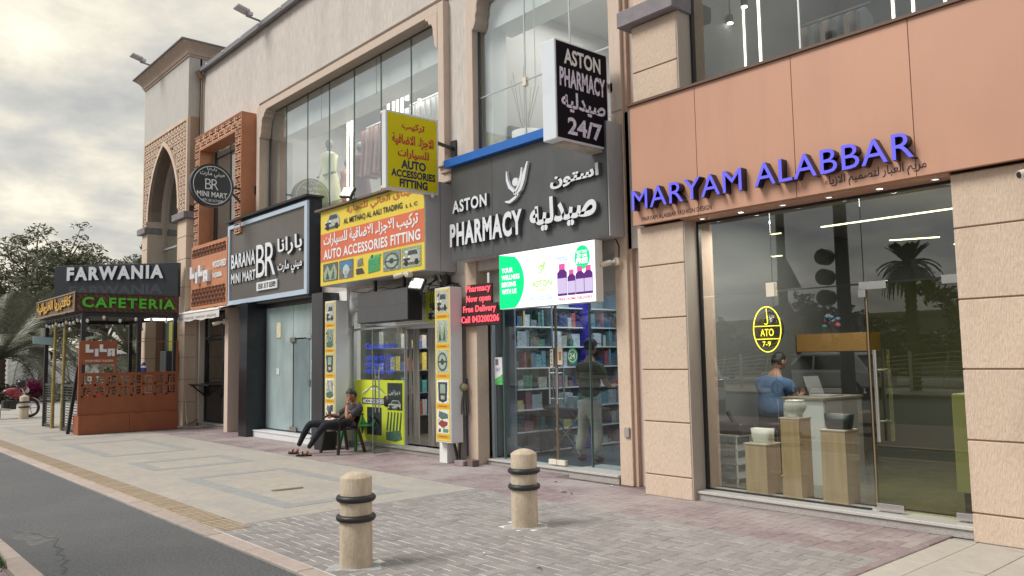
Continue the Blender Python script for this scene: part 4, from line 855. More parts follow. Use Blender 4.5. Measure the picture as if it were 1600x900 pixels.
def carpic(par, fr, u0, u1, v0, v1, kind, bg=(.55, .58, .50)):
    w = u1-u0; h = v1-v0; U = lambda a: u0+a*w; V = lambda a: v0+a*h
    if bg: MB().rect(fr, u0, u1, v0, v1, .0, .001).build('picture', flat(bg), par)
    def pl(pts, c, d): MB().prism([(U(a), V(b)) for a, b in pts], fr, 0, d).build('printed_shape', flat(c), par)
    def el(cx, cy_, rx, ry, c, d): MB().prism([(U(cx+rx*math.cos(t*math.pi/7)), V(cy_+ry*math.sin(t*math.pi/7))) for t in range(14)], fr, 0, d).build('printed_shape', flat(c), par)
    rr_c = random.Random(int(u0*100+v0*10))
    if bg:
        for _ in range(7):
            a, b = rr_c.uniform(.08, .85), rr_c.uniform(.1, .85); g_ = rr_c.choice((.12, .3, .5, .65)); pl([(a-.08, b-.05), (a+.07, b-.06), (a+.09, b+.06), (a-.05, b+.08)], (g_*.9, g_, g_*.85), .0015)
    if kind == 'suv':
        el(.5, .22, .46, .10, (.10, .10, .09), .002); pl([(.06, .25), (.08, .55), (.25, .60), (.36, .88), (.80, .88), (.94, .58), (.94, .25)], (.42, .44, .42), .003); pl([(.30, .60), (.38, .82), (.78, .82), (.86, .60)], (.05, .07, .07), .004)
        for c in (.24, .78): el(c, .24, .10, .15, (.02, .02, .02), .005)
        pl([(.10, .36), (.10, .48), (.44, .48), (.44, .36)], (.04, .04, .04), .004); el(.14, .52, .05, .05, (.8, .8, .7), .005); el(.40, .52, .05, .05, (.8, .8, .7), .005)
    elif kind == 'seat':
        pl([(.1, .05), (.05, .5), (.3, .9), (.5, .5), (.75, .95), (.95, .5), (.9, .05)], (.30, .38, .28), .003); pl([(.2, .1), (.3, .6), (.45, .1)], (.05, .08, .06), .004); pl([(.55, .1), (.72, .7), (.8, .1)], (.08, .12, .09), .004)
    elif kind == 'wheelint':
        el(.5, .48, .42, .42, (.08, .12, .09), .003); el(.5, .48, .32, .32, (.35, .42, .36), .004); el(.5, .48, .14, .14, (.03, .05, .04), .005); pl([(.15, .44), (.15, .52), (.85, .52), (.85, .44)], (.05, .07, .06), .0055)
    elif kind == 'blue':
        pl([(.05, .55), (.05, .9), (.95, .9), (.95, .55)], (.06, .20, .38), .003); el(.5, .45, .22, .3, (.45, .55, .55), .004); pl([(.4, 0), (.4, .4), (.6, .4), (.6, 0)], (.3, .4, .42), .005)
    elif kind == 'battery':
        pl([(.08, .05), (.08, .72), (.9, .80), (.9, .12)], (.06, .30, .11), .003); pl([(.08, .72), (.25, .92), (.98, .95), (.9, .80)], (.10, .42, .18), .004); pl([(.3, .8), (.3, .98), (.42, .98), (.42, .8)], (.02, .1, .04), .005)
    elif kind == 'camera':
        pl([(.1, .1), (.1, .4), (.7, .4), (.9, .1)], (.05, .05, .05), .003); pl([(.2, .5), (.25, .85), (.7, .95), (.8, .55)], (.18, .19, .17), .003)
    elif kind == 'console':
        pl([(.15, .1), (.1, .9), (.9, .9), (.85, .1), (.5, .02)], (.04, .05, .05), .003); pl([(.28, .42), (.28, .82), (.72, .82), (.72, .42)], (.25, .36, .30), .004); pl([(.34, .16), (.34, .32), (.66, .32), (.66, .16)], (.40, .42, .38), .004)
    elif kind == 'lamps':
        pl([(.1, .72), (.2, .95), (.9, .85), (.95, .66), (.4, .60)], (.10, .16, .14), .003); pl([(.08, .40), (.3, .55), (.9, .50), (.85, .34), (.4, .26)], (.30, .05, .04), .003); pl([(.5, .05), (.5, .2), (.95, .2), (.95, .05)], (.12, .25, .16), .003); pl([(.1, .05), (.15, .2), (.3, .2), (.3, .05)], (.05, .05, .05), .003)
    elif kind == 'lines':
        for i in range(5): pl([(.1+i*.17, .35), (.2+i*.17, .95), (.26+i*.17, .92), (.18+i*.17, .33)], (.05, .10, .07), .003)
        pl([(.1, .05), (.08, .3), (.85, .38), (.95, .12), (.6, .02)], (.07, .16, .11), .004)
carpic(as2, f2, -13.60, -12.98, 4.0, 4.36, 'suv', None)
for u, k, w_, bg in ((-13.62, 'seat', .55, (.10, .12, .10)), (-13.02, 'blue', .5, (.16, .15, .15)), (-12.45, 'camera', .34, None), (-12.05, 'battery', .46, None), (-11.54, 'wheelint', .53, (.22, .25, .22)), (-10.98, 'suv', .55, (.28, .36, .24))): carpic(as2, f2, u, u+w_, 3.08, 3.41, k, bg)
# Aston pharmacy fascia
ap_ = thing('fascia_sign', 'charcoal sign box reading ASTON PHARMACY with a blue top edge and white raised letters', 'sign', (-8.3, 7.8, 3.1))
MB().box(-9.92, -6.67, 7.48, 7.745, 3.10, 4.56).build('box', alu_panel, ap_); fp = FY(7.48)
for a, b in ((-9.92, -8.93), (-8.925, -6.69)): MB().rect(fp, a, b, 3.10, 4.56, .001, .012).build('face', grey_sign, ap_, bevel=.002)
MB().box(-9.99, -6.88, 7.38, 7.745, 4.565, 4.69).build('blue_fascia', blue_p, ap_, bevel=.004)
ft = FY(7.466)
text('ASTON', ft, -9.83, -9.0, 3.83, 4.02, letter_w, ap_, .03, .045, each='letter', side=letter_side, gap=.06); text('PHARMACY', ft, -9.88, -8.22, 3.31, 3.67, letter_w, ap_, .04, .06, each='letter', side=letter_side, gap=.07)
text('صيدليه', ft, -8.06, -6.82, 3.30, 3.74, letter_w, ap_, .035, .06, side=letter_side); text('استون', ft, -7.66, -6.78, 3.83, 4.04, letter_w, ap_, .035, .045, side=letter_side)
def stroke(par, fr, pts, w, ext, m, s):           # tapered brush stroke
    n = len(pts); L_ = []; R_ = []
    for i, (x, z) in enumerate(pts):
        a = Vector(pts[max(0, i-1)]); b = Vector(pts[min(n-1, i+1)]); d = (b-a).normalized(); k = w*math.sin(math.pi*(i+.6)/(n+.2)); L_.append((x-d.y*k, z+d.x*k)); R_.append((x+d.y*k, z-d.x*k))
    mb = MB(); mb.mi = 0
    for i in range(n-1): mb.prism([R_[i], R_[i+1], L_[i+1], L_[i]], fr, .002, ext)
    mb.build('emblem_stroke', [m], par)
def emblem(par, fr, cx, cz, s, ext, m):
    cv = lambda pts: [(cx+a*s, cz+b*s) for a, b in pts]
    stroke(par, fr, cv([(-.42, .42), (-.40, .15), (-.30, -.08), (-.10, -.25), (.05, -.42)]), .055*s, ext, m, None)
    stroke(par, fr, cv([(.02, -.38), (.22, -.22), (.33, 0), (.42, .25), (.55, .55)]), .07*s, ext, m, None)
    stroke(par, fr, cv([(.28, .42), (.26, .2), (.20, .02), (.10, -.14), (-.1, -.36)]), .05*s, ext, m, None)
    stroke(par, fr, cv([(-.50, -.52), (-.30, -.56), (-.08, -.48), (.12, -.38)]), .05*s, ext, m, None)
    MB().prism([(cx-.02*s+.13*s*math.cos(t*math.pi/8), cz+.02*s+.13*s*math.sin(t*math.pi/8)) for t in range(16)], fr, .002, ext).build('emblem_dot', m, par)
emblem(ap_, ft, -8.36, 4.06, .46, .045, letter_w)
# Maryam letters
ms = thing('shop_lettering', 'long violet-faced raised letters MARYAM ALABBAR on the terracotta fascia', 'lettering', (-4.6, 7.35, 3.2))
viol = mat('violet_letter_face', (.12, .11, .72), .35, emit=.30); vs_ = mat('letter_side_black', (.012, .010, .03), .35)
text('MARYAM ALABBAR', FY(7.36), -6.11, -2.90, 3.30, 3.535, viol, ms, .0, .11, each='letter', side=vs_, gap=.03)
ink = flat((.03, .015, .02)); text('MARYAM ALABBAR FASHION DESIGN', FY(7.35), -6.05, -5.08, 3.175, 3.225, ink, ms, .0); text('مريم العبار لتصميم الازياء', FY(7.35), -3.78, -2.84, 3.165, 3.29, ink, ms, .005)
# ================================================================ display screen, side panels, small signs
t = thing('led_screen', 'dark grey switched-off display box hung under the yellow fascia sign', 'screen', (-11.85, 7.8, 2.28))
MB().box(-12.65, -11.06, 7.42, 7.70, 2.26, 2.80).build('case', black_m, t, bevel=.006); 
for i in range(5):
    for j in range(2): MB().box(-12.645+i*.317, -12.645+i*.317+.3155, 7.408, 7.42, 2.27+j*.262, 2.27+j*.262+.2605).build('module', mat('led_module', (.085, .085, .09), .6, rand=.03), t)
for x in (-12.2, -11.3): MB().bar((x, 7.5, 2.8), (x, 7.5, 3.0), .05).build('hanger', black_m, t)
t = thing('digital_screen', 'bright green and white digital screen YOUR WELLNESS BEGINS WITH US over the pharmacy door', 'screen', (-7.8, 7.7, 2.3))
x0, x1, z0, z1 = -8.74, -6.88, 2.29, 3.07; MB().box(x0, x1, 7.42, 7.56, z0, z1).build('case', white_p, t, bevel=.004)
f = FY(7.42); em = glow((.93, .90, .95), 1.15, 'screen_white'); gr_ = glow((.01, .70, .22), 1.0, 'screen_green'); MB().rect(f, x0+.005, x1-.005, z0+.005, z1-.005, .0005, .003).build('image', em, t)
mb = MB(); 
for i in range(19): mb.rect(f, x0+.4, x1-.01, z0+.02+i*.04, z0+.024+i*.04, .0031, .0034)
mb.build('scan_line', glow((.60, .58, .66), 1, 'screen_line'), t)
pts = [(x0+.005, z0+.005)] + [(x0+.10+.43*math.cos(a), 2.66+.43*math.sin(a)) for a in [R(v) for v in range(-57, 58, 8)]] + [(x0+.005, z1-.005)]
MB().prism([(u, min(max(v, z0+.005), z1-.005)) for u, v in pts], f, .003, .004).build('green_disc', gr_, t)
fs = FY(7.415)
for k, w_ in enumerate(('YOUR', 'WELLNESS', 'BEGINS', 'WITH US')): text(w_, fs, x0+.06, x0+.06+(.24, .38, .30, .31)[k], 2.80-k*.1, 2.87-k*.1, em, t, .03, gap=.03)
lg = glow((.33, .72, .12), 1, 'screen_lime'); emblem(t, FY(7.4155), -7.86, 2.83, .17, .003, lg); text('ASTON', fs, -8.05, -7.66, 2.55, 2.64, lg, t, .03); text('PHARMACY', fs, -8.04, -7.67, 2.49, 2.53, glow((.75, .80, .10), 1, 'screen_yellow'), t, .02)
text('+971 4 320 0206', fs, -8.10, -7.66, 2.37, 2.43, glow((.15, .62, .60), 1, 'screen_teal'), t, .02); text('FREE HOME DELIVERY', fs, -7.54, -6.93, 2.335, 2.375, glow((.75, .05, .12), 1, 'screen_red'), t, .03); text('Herbal', fs, -7.56, -7.36, 2.86, 2.93, glow((.10, .35, .60), 1, 'screen_blue'), t, .01)
MB().prism([(-7.10+.135*math.cos(a*.3926), 2.87+.155*math.sin(a*.3926)) for a in range(16)], f, .003, .0045).build('green_disc', gr_, t); text('BUY TWO', fs, -7.19, -7.01, 2.92, 2.96, em, t, .03); text('GET ONE', fs, -7.19, -7.01, 2.87, 2.91, em, t, .03); text('FREE', fs, -7.20, -7.0, 2.79, 2.86, em, t, .04)
pu = glow((.10, .03, .16), 1, 'screen_purple'); pl_ = glow((.50, .42, .60), 1, 'screen_lilac'); pk = glow((.62, .10, .30), 1, 'screen_pink')
for bx, h, w_ in ((-7.47, .42, .18), (-7.30, .33, .14), (-7.15, .36, .15), (-7.0, .36, .15)):
    MB().prism([(bx-w_/2, 2.40), (bx+w_/2, 2.40), (bx+w_/2, 2.40+h*.72), (bx+w_*.25, 2.40+h*.82), (bx-w_*.25, 2.40+h*.82), (bx-w_/2, 2.40+h*.72)], f, .003, .0045).build('bottle_picture', pu, t)
    MB().rect(f, bx-w_/2+.005, bx+w_/2-.005, 2.43, 2.40+h*.55, .0045, .005).build('bottle_label', pl_, t); MB().rect(f, bx-w_*.3, bx+w_*.3, 2.40+h*.82, 2.40+h, .003, .005).build('bottle_cap', pk, t)
# red neon words
t = thing('neon_sign', 'red neon words Pharmacy Now open Free Delivery Call 043200206 on a dark backing', 'sign', (-9.5, 7.7, 2.1))
fr_ = FY(7.66); rn = glow((.95, .10, .13), 1.25, 'neon_red'); bk = mat('neon_backing', (.035, .012, .012), .5)
for k, (w_, a, b) in enumerate((('Pharmacy', -9.80, -9.22), ('Now open', -9.80, -9.22), ('Free Delivery', -9.88, -9.10), ('Call 043200206', -9.93, -9.03))):
    z = 2.62-k*.155; MB().rect(fr_, a-.02, b+.02, z-.055, z+.115, -.03, 0).build('backing', bk, t, bevel=.01); text(w_, fr_, a, b, z-.03 if k in (0, 1, 2) else z-.005, z+.10, rn, t, .018, .008, base=.01, gap=.04)
MB().bar((-9.80, 7.66, 2.4), (-9.80, 7.77, 2.4), .03).build('stand_off', black_m, t)
# tall yellow panels of the auto shop
def tallpanel(X0, X1, z0, z1, yf, yb, lab, kinds):
    t = thing('side_panel_sign', lab, 'sign', ((X0+X1)/2, (yf+yb)/2, z0), 'tall picture panels beside the auto shop')
    MB().box(X0, X1, yf, yb, z0, z1).build('box', mat('white_sign_box', (.68, .70, .73), .4, dirt=((3, 3, 3), .3, (.5, .5, .5))), t, bevel=.006); f = FY(yf)
    MB().rect(f, X0+.02, X1-.02, z0+.025, z1-.025, .001, .005).build('face', yel_s, t); n = len(kinds); h = (z1-z0-.08)/n
    for i, k in enumerate(kinds):
        b = z1-.03-(i+1)*h; carpic(t, FY(yf-.006), X0+.05, X1-.05, b+.09, b+h-.015, k, (.72, .73, .72) if i > 2 else (.42, .46, .40))
        MB().rect(FY(yf-.006), X0+.03, X1-.03, b+.01, b+.075, .0, .001).build('caption_band', mat('orange_vinyl', (.70, .38, .03), .5), t); text(('Car Paint Guard', 'Car Accessories', 'Car Android Player', 'Ambient Lights', 'Head & Back Lights')[i % 5], FY(yf-.008), X0+.09, X1-.09, b+.025, b+.06, flat((.40, .10, .02)), t, .01)
    return t
tallpanel(-10.36, -9.96, .33, 2.72, 7.45, 7.68, 'tall yellow picture panel on a white post beside the pharmacy pillar', ['suv', 'seat', 'wheelint', 'console', 'lamps'])
tallpanel(-13.93, -13.52, .30, 2.74, 7.45, 7.72, 'tall yellow picture panel next to the dark grey column, behind the seated man', ['suv', 'lines', 'console', 'lines', 'lamps'])
t = thing('white_post', 'short white painted post under the tall yellow panel by the pharmacy', 'post', (-10.32, 7.6, 0)); MB().box(-10.42, -10.22, 7.56, 7.72, 0, .33).build('post', white_p, t, bevel=.004)
t = thing('panel_strut', 'black V-shaped metal strut under the tall yellow panel', 'strut', (-10.0, 7.7, 0)); MB().bar((-10.02, 7.62, .02), (-10.12, 7.62, .33), .03).build('bar', black_m, t); MB().bar((-10.0, 7.62, .02), (-9.97, 7.62, .33), .03).build('bar', black_m, t)
# printed films in the auto window
t = thing('window_film', 'lime yellow window film with a car outline, ACCESSORIES lettering and dark car pictures', 'window graphic', (-12.8, 7.94, .13))
f = FY(7.935); x0 = -13.65; MB().rect(f, x0, -11.96, .13, 1.25, 0, .003).build('film', yel_f, t)
f2 = FY(7.930); text('ACCESSORIES', f2, -13.35, -12.62, .82, .90, flat((.75, .78, .80)), t, .03); MB().rect(FY(7.932), -13.38, -12.6, .80, .92, 0, .001).build('dark_band', flat((.10, .11, .09)), t)  # plain dark band printed behind the ACCESSORIES lettering
stroke(t, f2, [(-13.5+.1*i, .95+.14*math.sin(i*.34)) for i in range(10)], .02, .003, flat((.80, .84, .60)), None); stroke(t, f2, [(-13.3+.12*i, .98+.16*math.sin(i*.5)) for i in range(7)], .014, .003, flat((.16, .20, .10)), None)
MB().lathe([(0, .0), (.10, .0), (.10, .004), (0, .004)], (-12.55, 7.928, .87), 18, (0, 1, 0)).build('wheel_picture', flat((.02, .02, .02)), t)
MB().rect(f2, -13.20, -12.70, .25, .75, 0, .001).build('picture', flat((.006, .02, .03)), t)
stroke(t, FY(7.928), [(-13.12, .58), (-13.0, .50), (-12.9, .36), (-12.85, .26)], .02, .002, flat((.25, .60, .72)), None); stroke(t, FY(7.928), [(-12.95, .58), (-12.85, .52), (-12.75, .44)], .03, .002, flat((.30, .66, .78)), None); stroke(t, FY(7.928), [(-13.15, .46), (-12.95, .55), (-12.75, .50)], .012, .002, flat((.15, .4, .5)), None)
MB().rect(f2, -12.50, -12.02, .72, 1.20, 0, .001).build('picture', flat((.02, .03, .03)), t); text('ديزاين', FY(7.928), -12.45, -12.08, .98, 1.08, white_s, t, .0); carpic(t, FY(7.928), -12.5, -12.04, .70, .92, 'suv', None)
carpic(t, f2, -12.60, -12.0, .16, .72, 'lines', None)
t = thing('window_lettering', 'blue stick-on lettering Car accessories and phone numbers on the auto shop glass', 'window graphic', (-12.8, 7.94, 1.4)); bl = mat('glowing_blue_vinyl', (.03, .07, .70), .4, emit=.25)  # vinyl given a weak glow of its own, with no lamp in it
text('Car accessories', FY(7.938), -13.25, -12.2, 1.82, 1.93, bl, t, .02)
for k, s_ in enumerate(('+971 50 957 5771', '+971 50 667 6377', '+971 55 425 1250')): text(s_, FY(7.938), -13.28, -12.3, 1.60-k*.12, 1.69-k*.12, bl, t, .02)
t = thing('transom_graphic', 'lime film with a white car and dark lamps above the auto shop doorway', 'window graphic', (-10.9, 7.94, 2.25)); MB().rect(f, -11.30, -10.50, 2.24, 2.76, 0, .003).build('film', yel_f, t)
carpic(t, f2, -11.25, -10.8, 2.24, 2.55, 'suv', None); carpic(t, f2, -11.2, -10.85, 2.45, 2.78, 'lines', None); MB().prism([(-10.72, 2.27), (-10.60, 2.27), (-10.60, 2.55), (-10.68, 2.5)], f2, 0, .002).build('lamp_picture', flat((.5, .12, .06)), t)
# white carved bracket of the auto shop's frame
bp('carved_bracket', MB().prism([(-13.72, 2.80), (-13.35, 2.80), (-13.36, 2.66), (-13.46, 2.62), (-13.47, 2.54), (-13.56, 2.52), (-13.60, 2.44), (-13.62, 2.28), (-13.72, 2.22)], FY(7.90), 0, .05), mat('pale_bracket', (.55, .57, .58), .5), bevel=.005)
# floodlights and cameras on the wall
def wallflood(x, y, z, lab, rot):
    t = thing('floodlight', lab, 'floodlight', (x, y, z), rz=rot)
    MB().box(-.13, .13, -.03, .03, -.11, .11).build('housing', black_m, t, local=True, bevel=.008); MB().box(-.11, .11, -.036, -.031, -.09, .09).build('lens', mat('flood_glass', (.42, .42, .36), .15), t, local=True); MB().bar((-.15, 0, 0), (.15, 0, 0), .02).bar((0, .03, 0), (0, .22, -.05), .03).build('bracket', black_m, t, local=True)
    for c in t.children: c.rotation_euler = (0, 0, 0)
    t.rotation_euler = (R(-28), R(8), rot); return t
wallflood(-10.62, 7.30, 2.80, 'black floodlight tilted down below the right end of the yellow fascia sign', R(25)); wallflood(-12.45, 7.10, 4.56, 'small floodlight on top of the yellow fascia sign', R(20))
def cctv(x, y, z, lab, d=(-.6, -.75, -.25), cable=True, s=1.):
    t = thing('security_camera', lab, 'camera', (x, y, z), 'security cameras on the facade'); d = Vector(d).normalized()
    MB().cyl((x, y+.02, z), (x, y-.07*s, z), .055*s, n=14).build('base', mat('cream_plastic', (.66, .62, .52), .4), t, bevel=.004); c = Vector((x, y-.09*s, z))
    MB().cyl(c, c+d*.06*s, .018*s, n=8).build('arm', white_p, t); MB().cyl(c+d*.05*s, c+d*.19*s, .036*s, n=14).build('body', mat('cream_plastic', (.66, .62, .52), .4), t); MB().cyl(c+d*.19*s, c+d*.195*s, .026*s, n=14).build('lens', black_m, t)
    if cable: MB().tube([(x, y, z+.04), (x+.01, y-.01, z+.2), (x-.05, y, z+.30), (x-.2, y, z+.34)], .008, 6).build('cable', black_m, t)
cctv(-6.78, 7.76, 2.80, 'cream security camera on the pilaster beside the digital screen'); cctv(-18.80, 7.50, 2.58, 'white security camera on the pink jamb beside the awning', s=1.2, cable=False); cctv(-10.75, 7.25, 2.97, 'small white security camera at the bottom corner of the yellow fascia sign', cable=False)
cctv(-1.98, 7.45, 3.03, 'small dark security camera at the right edge under the terracotta fascia', cable=False)
t = thing('wall_box', 'small grey switch box on the pilaster left of the fashion shop', 'box', (-6.72, 7.76, .95)); MB().box(-6.76, -6.68, 7.73, 7.758, .60, .72).build('box', mat('grey_plastic', (.35, .33, .32), .5), t, bevel=.004)
t = thing('pillar_poster', 'green and white poster inside the left pharmacy glass', 'poster', (-9.55, 8.04, 1.2)); fq = FY(8.044); MB().rect(fq, -9.62, -9.44, 1.20, 1.62, 0, .002).build('paper', white_s, t); MB().prism([(-9.62, 1.20), (-9.44, 1.20), (-9.44, 1.36), (-9.62, 1.28)], fq, .002, .003).build('green_corner', flat((.12, .50, .16)), t); MB().rect(fq, -9.60, -9.53, 1.50, 1.59, .002, .003).build('bottle_picture', flat((.2, .15, .3)), t); text('24/7', fq, -9.60, -9.48, 1.40, 1.46, flat((.1, .2, .5)), t, .01)
t = thing('door_sticker', 'round green 24 hour sticker on the pharmacy door glass', 'sticker', (-7.93, 8.04, 1.55)); MB().prism([(-7.93+.10*math.cos(a*.2618), 1.62+.11*math.sin(a*.2618)) for a in range(24)], FY(8.045), 0, .002).build('disc', flat((.04, .34, .13)), t)
text('24', FY(8.042), -7.99, -7.88, 1.58, 1.66, white_s, t, .02); MB().torus((-7.93, 8.041, 1.62), .082, .005, (0, 1, 0), 24, 5).build('ring', white_s, t)
t = thing('door_notice', 'narrow cream PUSH sign above the left handle of the pharmacy doors', 'sign', (-8.35, 8.04, 1.45)); MB().rect(FY(8.045), -8.38, -8.32, 1.46, 1.72, 0, .003).build('plate', mat('cream_fitting', (.72, .66, .55), .4), t)
for k, c in enumerate('PUSH'): text(c, FY(8.041), -8.365, -8.335, 1.66-k*.06, 1.70-k*.06, flat((.05, .05, .05)), t, .02)
t = thing('door_notice', 'cream notice with an orange picture above the right handle of the pharmacy doors', 'sign', (-8.18, 8.04, 1.45)); MB().rect(FY(8.045), -8.23, -8.13, 1.50, 1.76, 0, .003).build('plate', mat('cream_fitting', (.72, .66, .55), .4), t); MB().rect(FY(8.041), -8.205, -8.155, 1.56, 1.68, 0, .001).build('picture', flat((.5, .2, .1)), t)
# mop, bricks, litter
t = thing('mop', 'grey string mop hanging head up on the pillar beside the yellow panel', 'mop', (-10.02, 7.72, .4))
for i in range(26): a = i*.7; MB().tube([(-9.94+.02*math.cos(a), 7.72+.03*math.sin(a), 1.12), (-9.94+.055*math.cos(a), 7.70+.05*math.sin(a), .95), (-9.94+.07*math.cos(a+.3), 7.70+.06*math.sin(a), .74+.05*rnd.random())], .010, 5).build('strand', mat('mop_string', (.13, .12, .12), .9, rand=.3), t)
MB().ell((-9.94, 7.68, 1.17), .085, .07, .06, 10, 7).build('cloth_knot', mat('khaki_rag', (.30, .27, .16), .9, var=.3, vscale=(30, 30, 30), bump=.6), t); MB().cyl((-9.94, 7.74, .12), (-9.94, 7.74, 1.3), .013, n=8).build('handle', mat('blue_handle', (.02, .04, .14), .4), t)
for i, (x, y, rz, l) in enumerate(((-9.86, 7.56, .1, 'mauve loose paving block by the pillar foot, left of the pair'), (-9.68, 7.63, -.15, 'brownish loose paving block by the pillar foot, right of the pair'))):
    o = MB().box(-.10, .10, -.06, .06, 0, .075+.02*i).build('loose_brick', paver_p if i == 0 else mat('brown_block', (.17, .12, .11), .9, var=.2, bump=.6), local=True, bevel=.006, label=l, cat='brick', group='loose bricks by the pillar'); o.location = (x, y, 0); o.rotation_euler.z = rz
o = MB().prism([(-9.71, 4.46), (-9.685, 4.50), (-9.665, 4.60), (-9.655, 4.72), (-9.64, 4.86), (-9.655, 4.86), (-9.675, 4.74), (-9.69, 4.60), (-9.70, 4.52)], FZ(.004), 0, .018).build('palm_husk', mat('dry_husk', (.42, .33, .24), .8), origin=(-9.68, 4.7, 0), label='curled pale dry husk lying on the light concrete paving', cat='husk')
o.location = (-9.68, 4.7, 0)
def leaf(x, y, s, rz, col, lab):
    o = MB().add([(-s, 0, .004), (0, -s*.4, .012), (s, 0, .006), (0, s*.4, .016), (s*1.5, .01, .02)], [(0, 1, 2, 3)]).build('dry_leaf', flat(col), local=True, label=lab, cat='leaf', group='leaves and litter on the paving'); o.location = (x, y, .004); o.rotation_euler.z = rz
leaf(-6.95, 6.85, .05, .4, (.10, .03, .03), 'dark red curled leaf on the mauve paving right of the far bollard'); leaf(-6.83, 6.86, .04, 2, (.09, .03, .03), 'second dark red leaf on the mauve paving, nearest the fashion shop'); leaf(-7.05, 6.90, .025, 1, (.6, .58, .55), 'tiny pale scrap on the mauve paving beside the red leaves')
leaf(-7.60, 7.35, .03, 1.3, (.04, .03, .02), 'small black leaf below the pharmacy doorstep'); leaf(-4.62, 4.27, .03, .5, (.02, .02, .02), 'black speck of litter on the grey pavers'); leaf(-5.30, 4.28, .022, .2, (.72, .72, .70), 'white scrap of paper on the grey pavers between the bollards'); leaf(-6.85, 7.58, .02, 0, (.75, .75, .74), 'white scrap at the foot of the pilaster')
# ================================================================ bollards
def bollard(loc, lab):
    t = thing('bollard', lab, 'bollard', loc, 'stone bollards with black rubber rings')
    MB().lathe([(.129, 0), (.128, .15), (.127, .3), (.126, .5), (.126, .680), (.1235, .687), (.115, .693), (.085, .712), (.045, .727), (0, .734)], (0, 0, 0), 40).build('post', boll_m, t, local=True)
    for z in (.525, .375): MB().torus((0, 0, z), .13, .027, n=40, k=12).build('rubber_ring', rubber, t, local=True)
    pts = []
    for i in range(22): a = 2*math.pi*i/22; rr2 = .20+.045*math.sin(3*a+loc[0])+.02*math.sin(7*a); pts.append((rr2*math.cos(a), rr2*math.sin(a)))
    MB().prism(pts, FZ(0), -.02, .003).build('mortar_patch', mat('cement_mortar', (.42, .44, .44), .9, var=.2, vscale=(12, 12, 12), bump=.6, dirt=((9, 9, 9), .5, (.25, .24, .24))), t, local=True)
bollard((-5.73, 3.34, 0), 'nearest bollard, at the edge of the grey pavers'); bollard((-5.89, 5.27, 0), 'second bollard, standing in front of the pharmacy doorway'); bollard((-28.8, 5.18, 0), 'distant bollard in front of the red motorcycle')
# ================================================================ cafeteria kiosk
kx, ky0, ky1 = -20.9, 4.9, 7.08
kk = thing('cafe_kiosk', 'open timber and steel cafe kiosk with CAFETERIA board, black posts and bamboo poles', 'kiosk', (-22.9, 6, 0))
for x, y in ((-20.97, 4.93), (-24.9, 4.96), (-20.97, 6.83+.2), (-20.98, 6.18), (-24.9, 7.1)): MB().box(x-.045, x+.045, y-.045, y+.045, 0, 2.9).build('post', black_m, kk)
for x, m_ in ((-23.86, 0), (-22.83, 0)): MB().cyl((x, 4.93, 0), (x+.03, 4.95, 2.9), .042, .036, n=10).build('bamboo_pole', mat('bamboo', (.33, .25, .08), .5, var=.25, vscale=(4, 4, 14)), kk)
MB().bar((-21.5, 4.78, .01), (-21.02, 4.86, 1.6), .07).build('slanted_brace', black_m, kk)
pw = mat('slat_brown', (.13, .065, .045), .7, rand=.25, var=.2, vscale=(20, 20, 20)); fk = FXp(kx)
MB().rect(fk, 4.74, 7.07, 2.89, 3.30, -.03, -.012).build('board_back', mat('slat_gap', (.02, .012, .01), .8), kk)
n = 19
for i in range(n+3):
    u = 4.74+(i-3)*2.33/n; w_ = 2.33/n*.86; h = .41; pts = [(u, 3.30), (u+w_, 3.30), (u+w_+h*.8, 2.89), (u+h*.8, 2.89)]
    # clip slats to the board
    cl = []
    for a, b in zip(pts, pts[1:]+pts[:1]): cl.append(a)
    def clip(P_, k, s):
        o = []
        for a, b in zip(P_, P_[1:]+P_[:1]):
            ia = (a[0]-k)*s >= 0; ib = (b[0]-k)*s >= 0
            if ia: o.append(a)
            if ia != ib: q = (k-a[0])/(b[0]-a[0]); o.append((k, a[1]+(b[1]-a[1])*q))
        return o
    cl = clip(cl, 4.745, 1); cl = clip(cl, 7.065, -1) if cl else cl
    if len(cl) > 2: MB().prism(cl, fk, -.012, .0).build('slat', pw, kk)
MB().ring(fk, [(4.72, 2.87), (7.09, 2.87), (7.09, 3.32), (4.72, 3.32)], [(4.745, 2.895), (7.065, 2.895), (7.065, 3.295), (4.745, 3.295)], -.03, .015).build('board_frame', mat('dark_timber', (.05, .03, .022), .6), kk)
text('CAFETERIA', FXp(kx+.005), 4.86, 6.98, 2.97, 3.22, mat('green_letter', (.09, .50, .035), .4), kk, .035, .05, each='letter', side=mat('green_letter_side', (.02, .12, .01), .5), gap=.1)
fsd = FY(4.73); MB().rect(fsd, -25.0, -20.9, 2.90, 3.32, -.03, 0).build('side_board', mat('grey_timber', (.16, .11, .07), .7, var=.3, vscale=(2, 2, 30)), kk); MB().ring(fsd, [(-25.03, 2.88), (-20.9, 2.88), (-20.9, 3.34), (-25.03, 3.34)], [(-25, 2.91), (-20.95, 2.91), (-20.95, 3.31), (-25, 3.31)], 0, .02).build('side_frame', mat('pale_timber', (.30, .22, .15), .6), kk)
text('كافتيريا الفروانية', fsd, -24.8, -21.15, 2.96, 3.28, mat('gold_letter', (.62, .36, .04), .4), kk, .04, .04, side=mat('gold_side', (.2, .1, .02), .5))
MB().box(-25.0, -20.95, 4.80, 7.12, 2.86, 2.885).build('roof_sheet', mat('dark_roof', (.06, .06, .05), .8), kk)
for y in (4.95, 7.03): MB().box(-24.9, -20.95, y-.03, y+.03, 2.76, 2.855).build('beam', black_m, kk)
MB().box(-21.0, -20.94, 4.95, 7.05, 2.76, 2.855).build('beam', black_m, kk); MB().box(-24.93, -24.87, 4.95, 7.05, 2.76, 2.855).build('beam', black_m, kk)
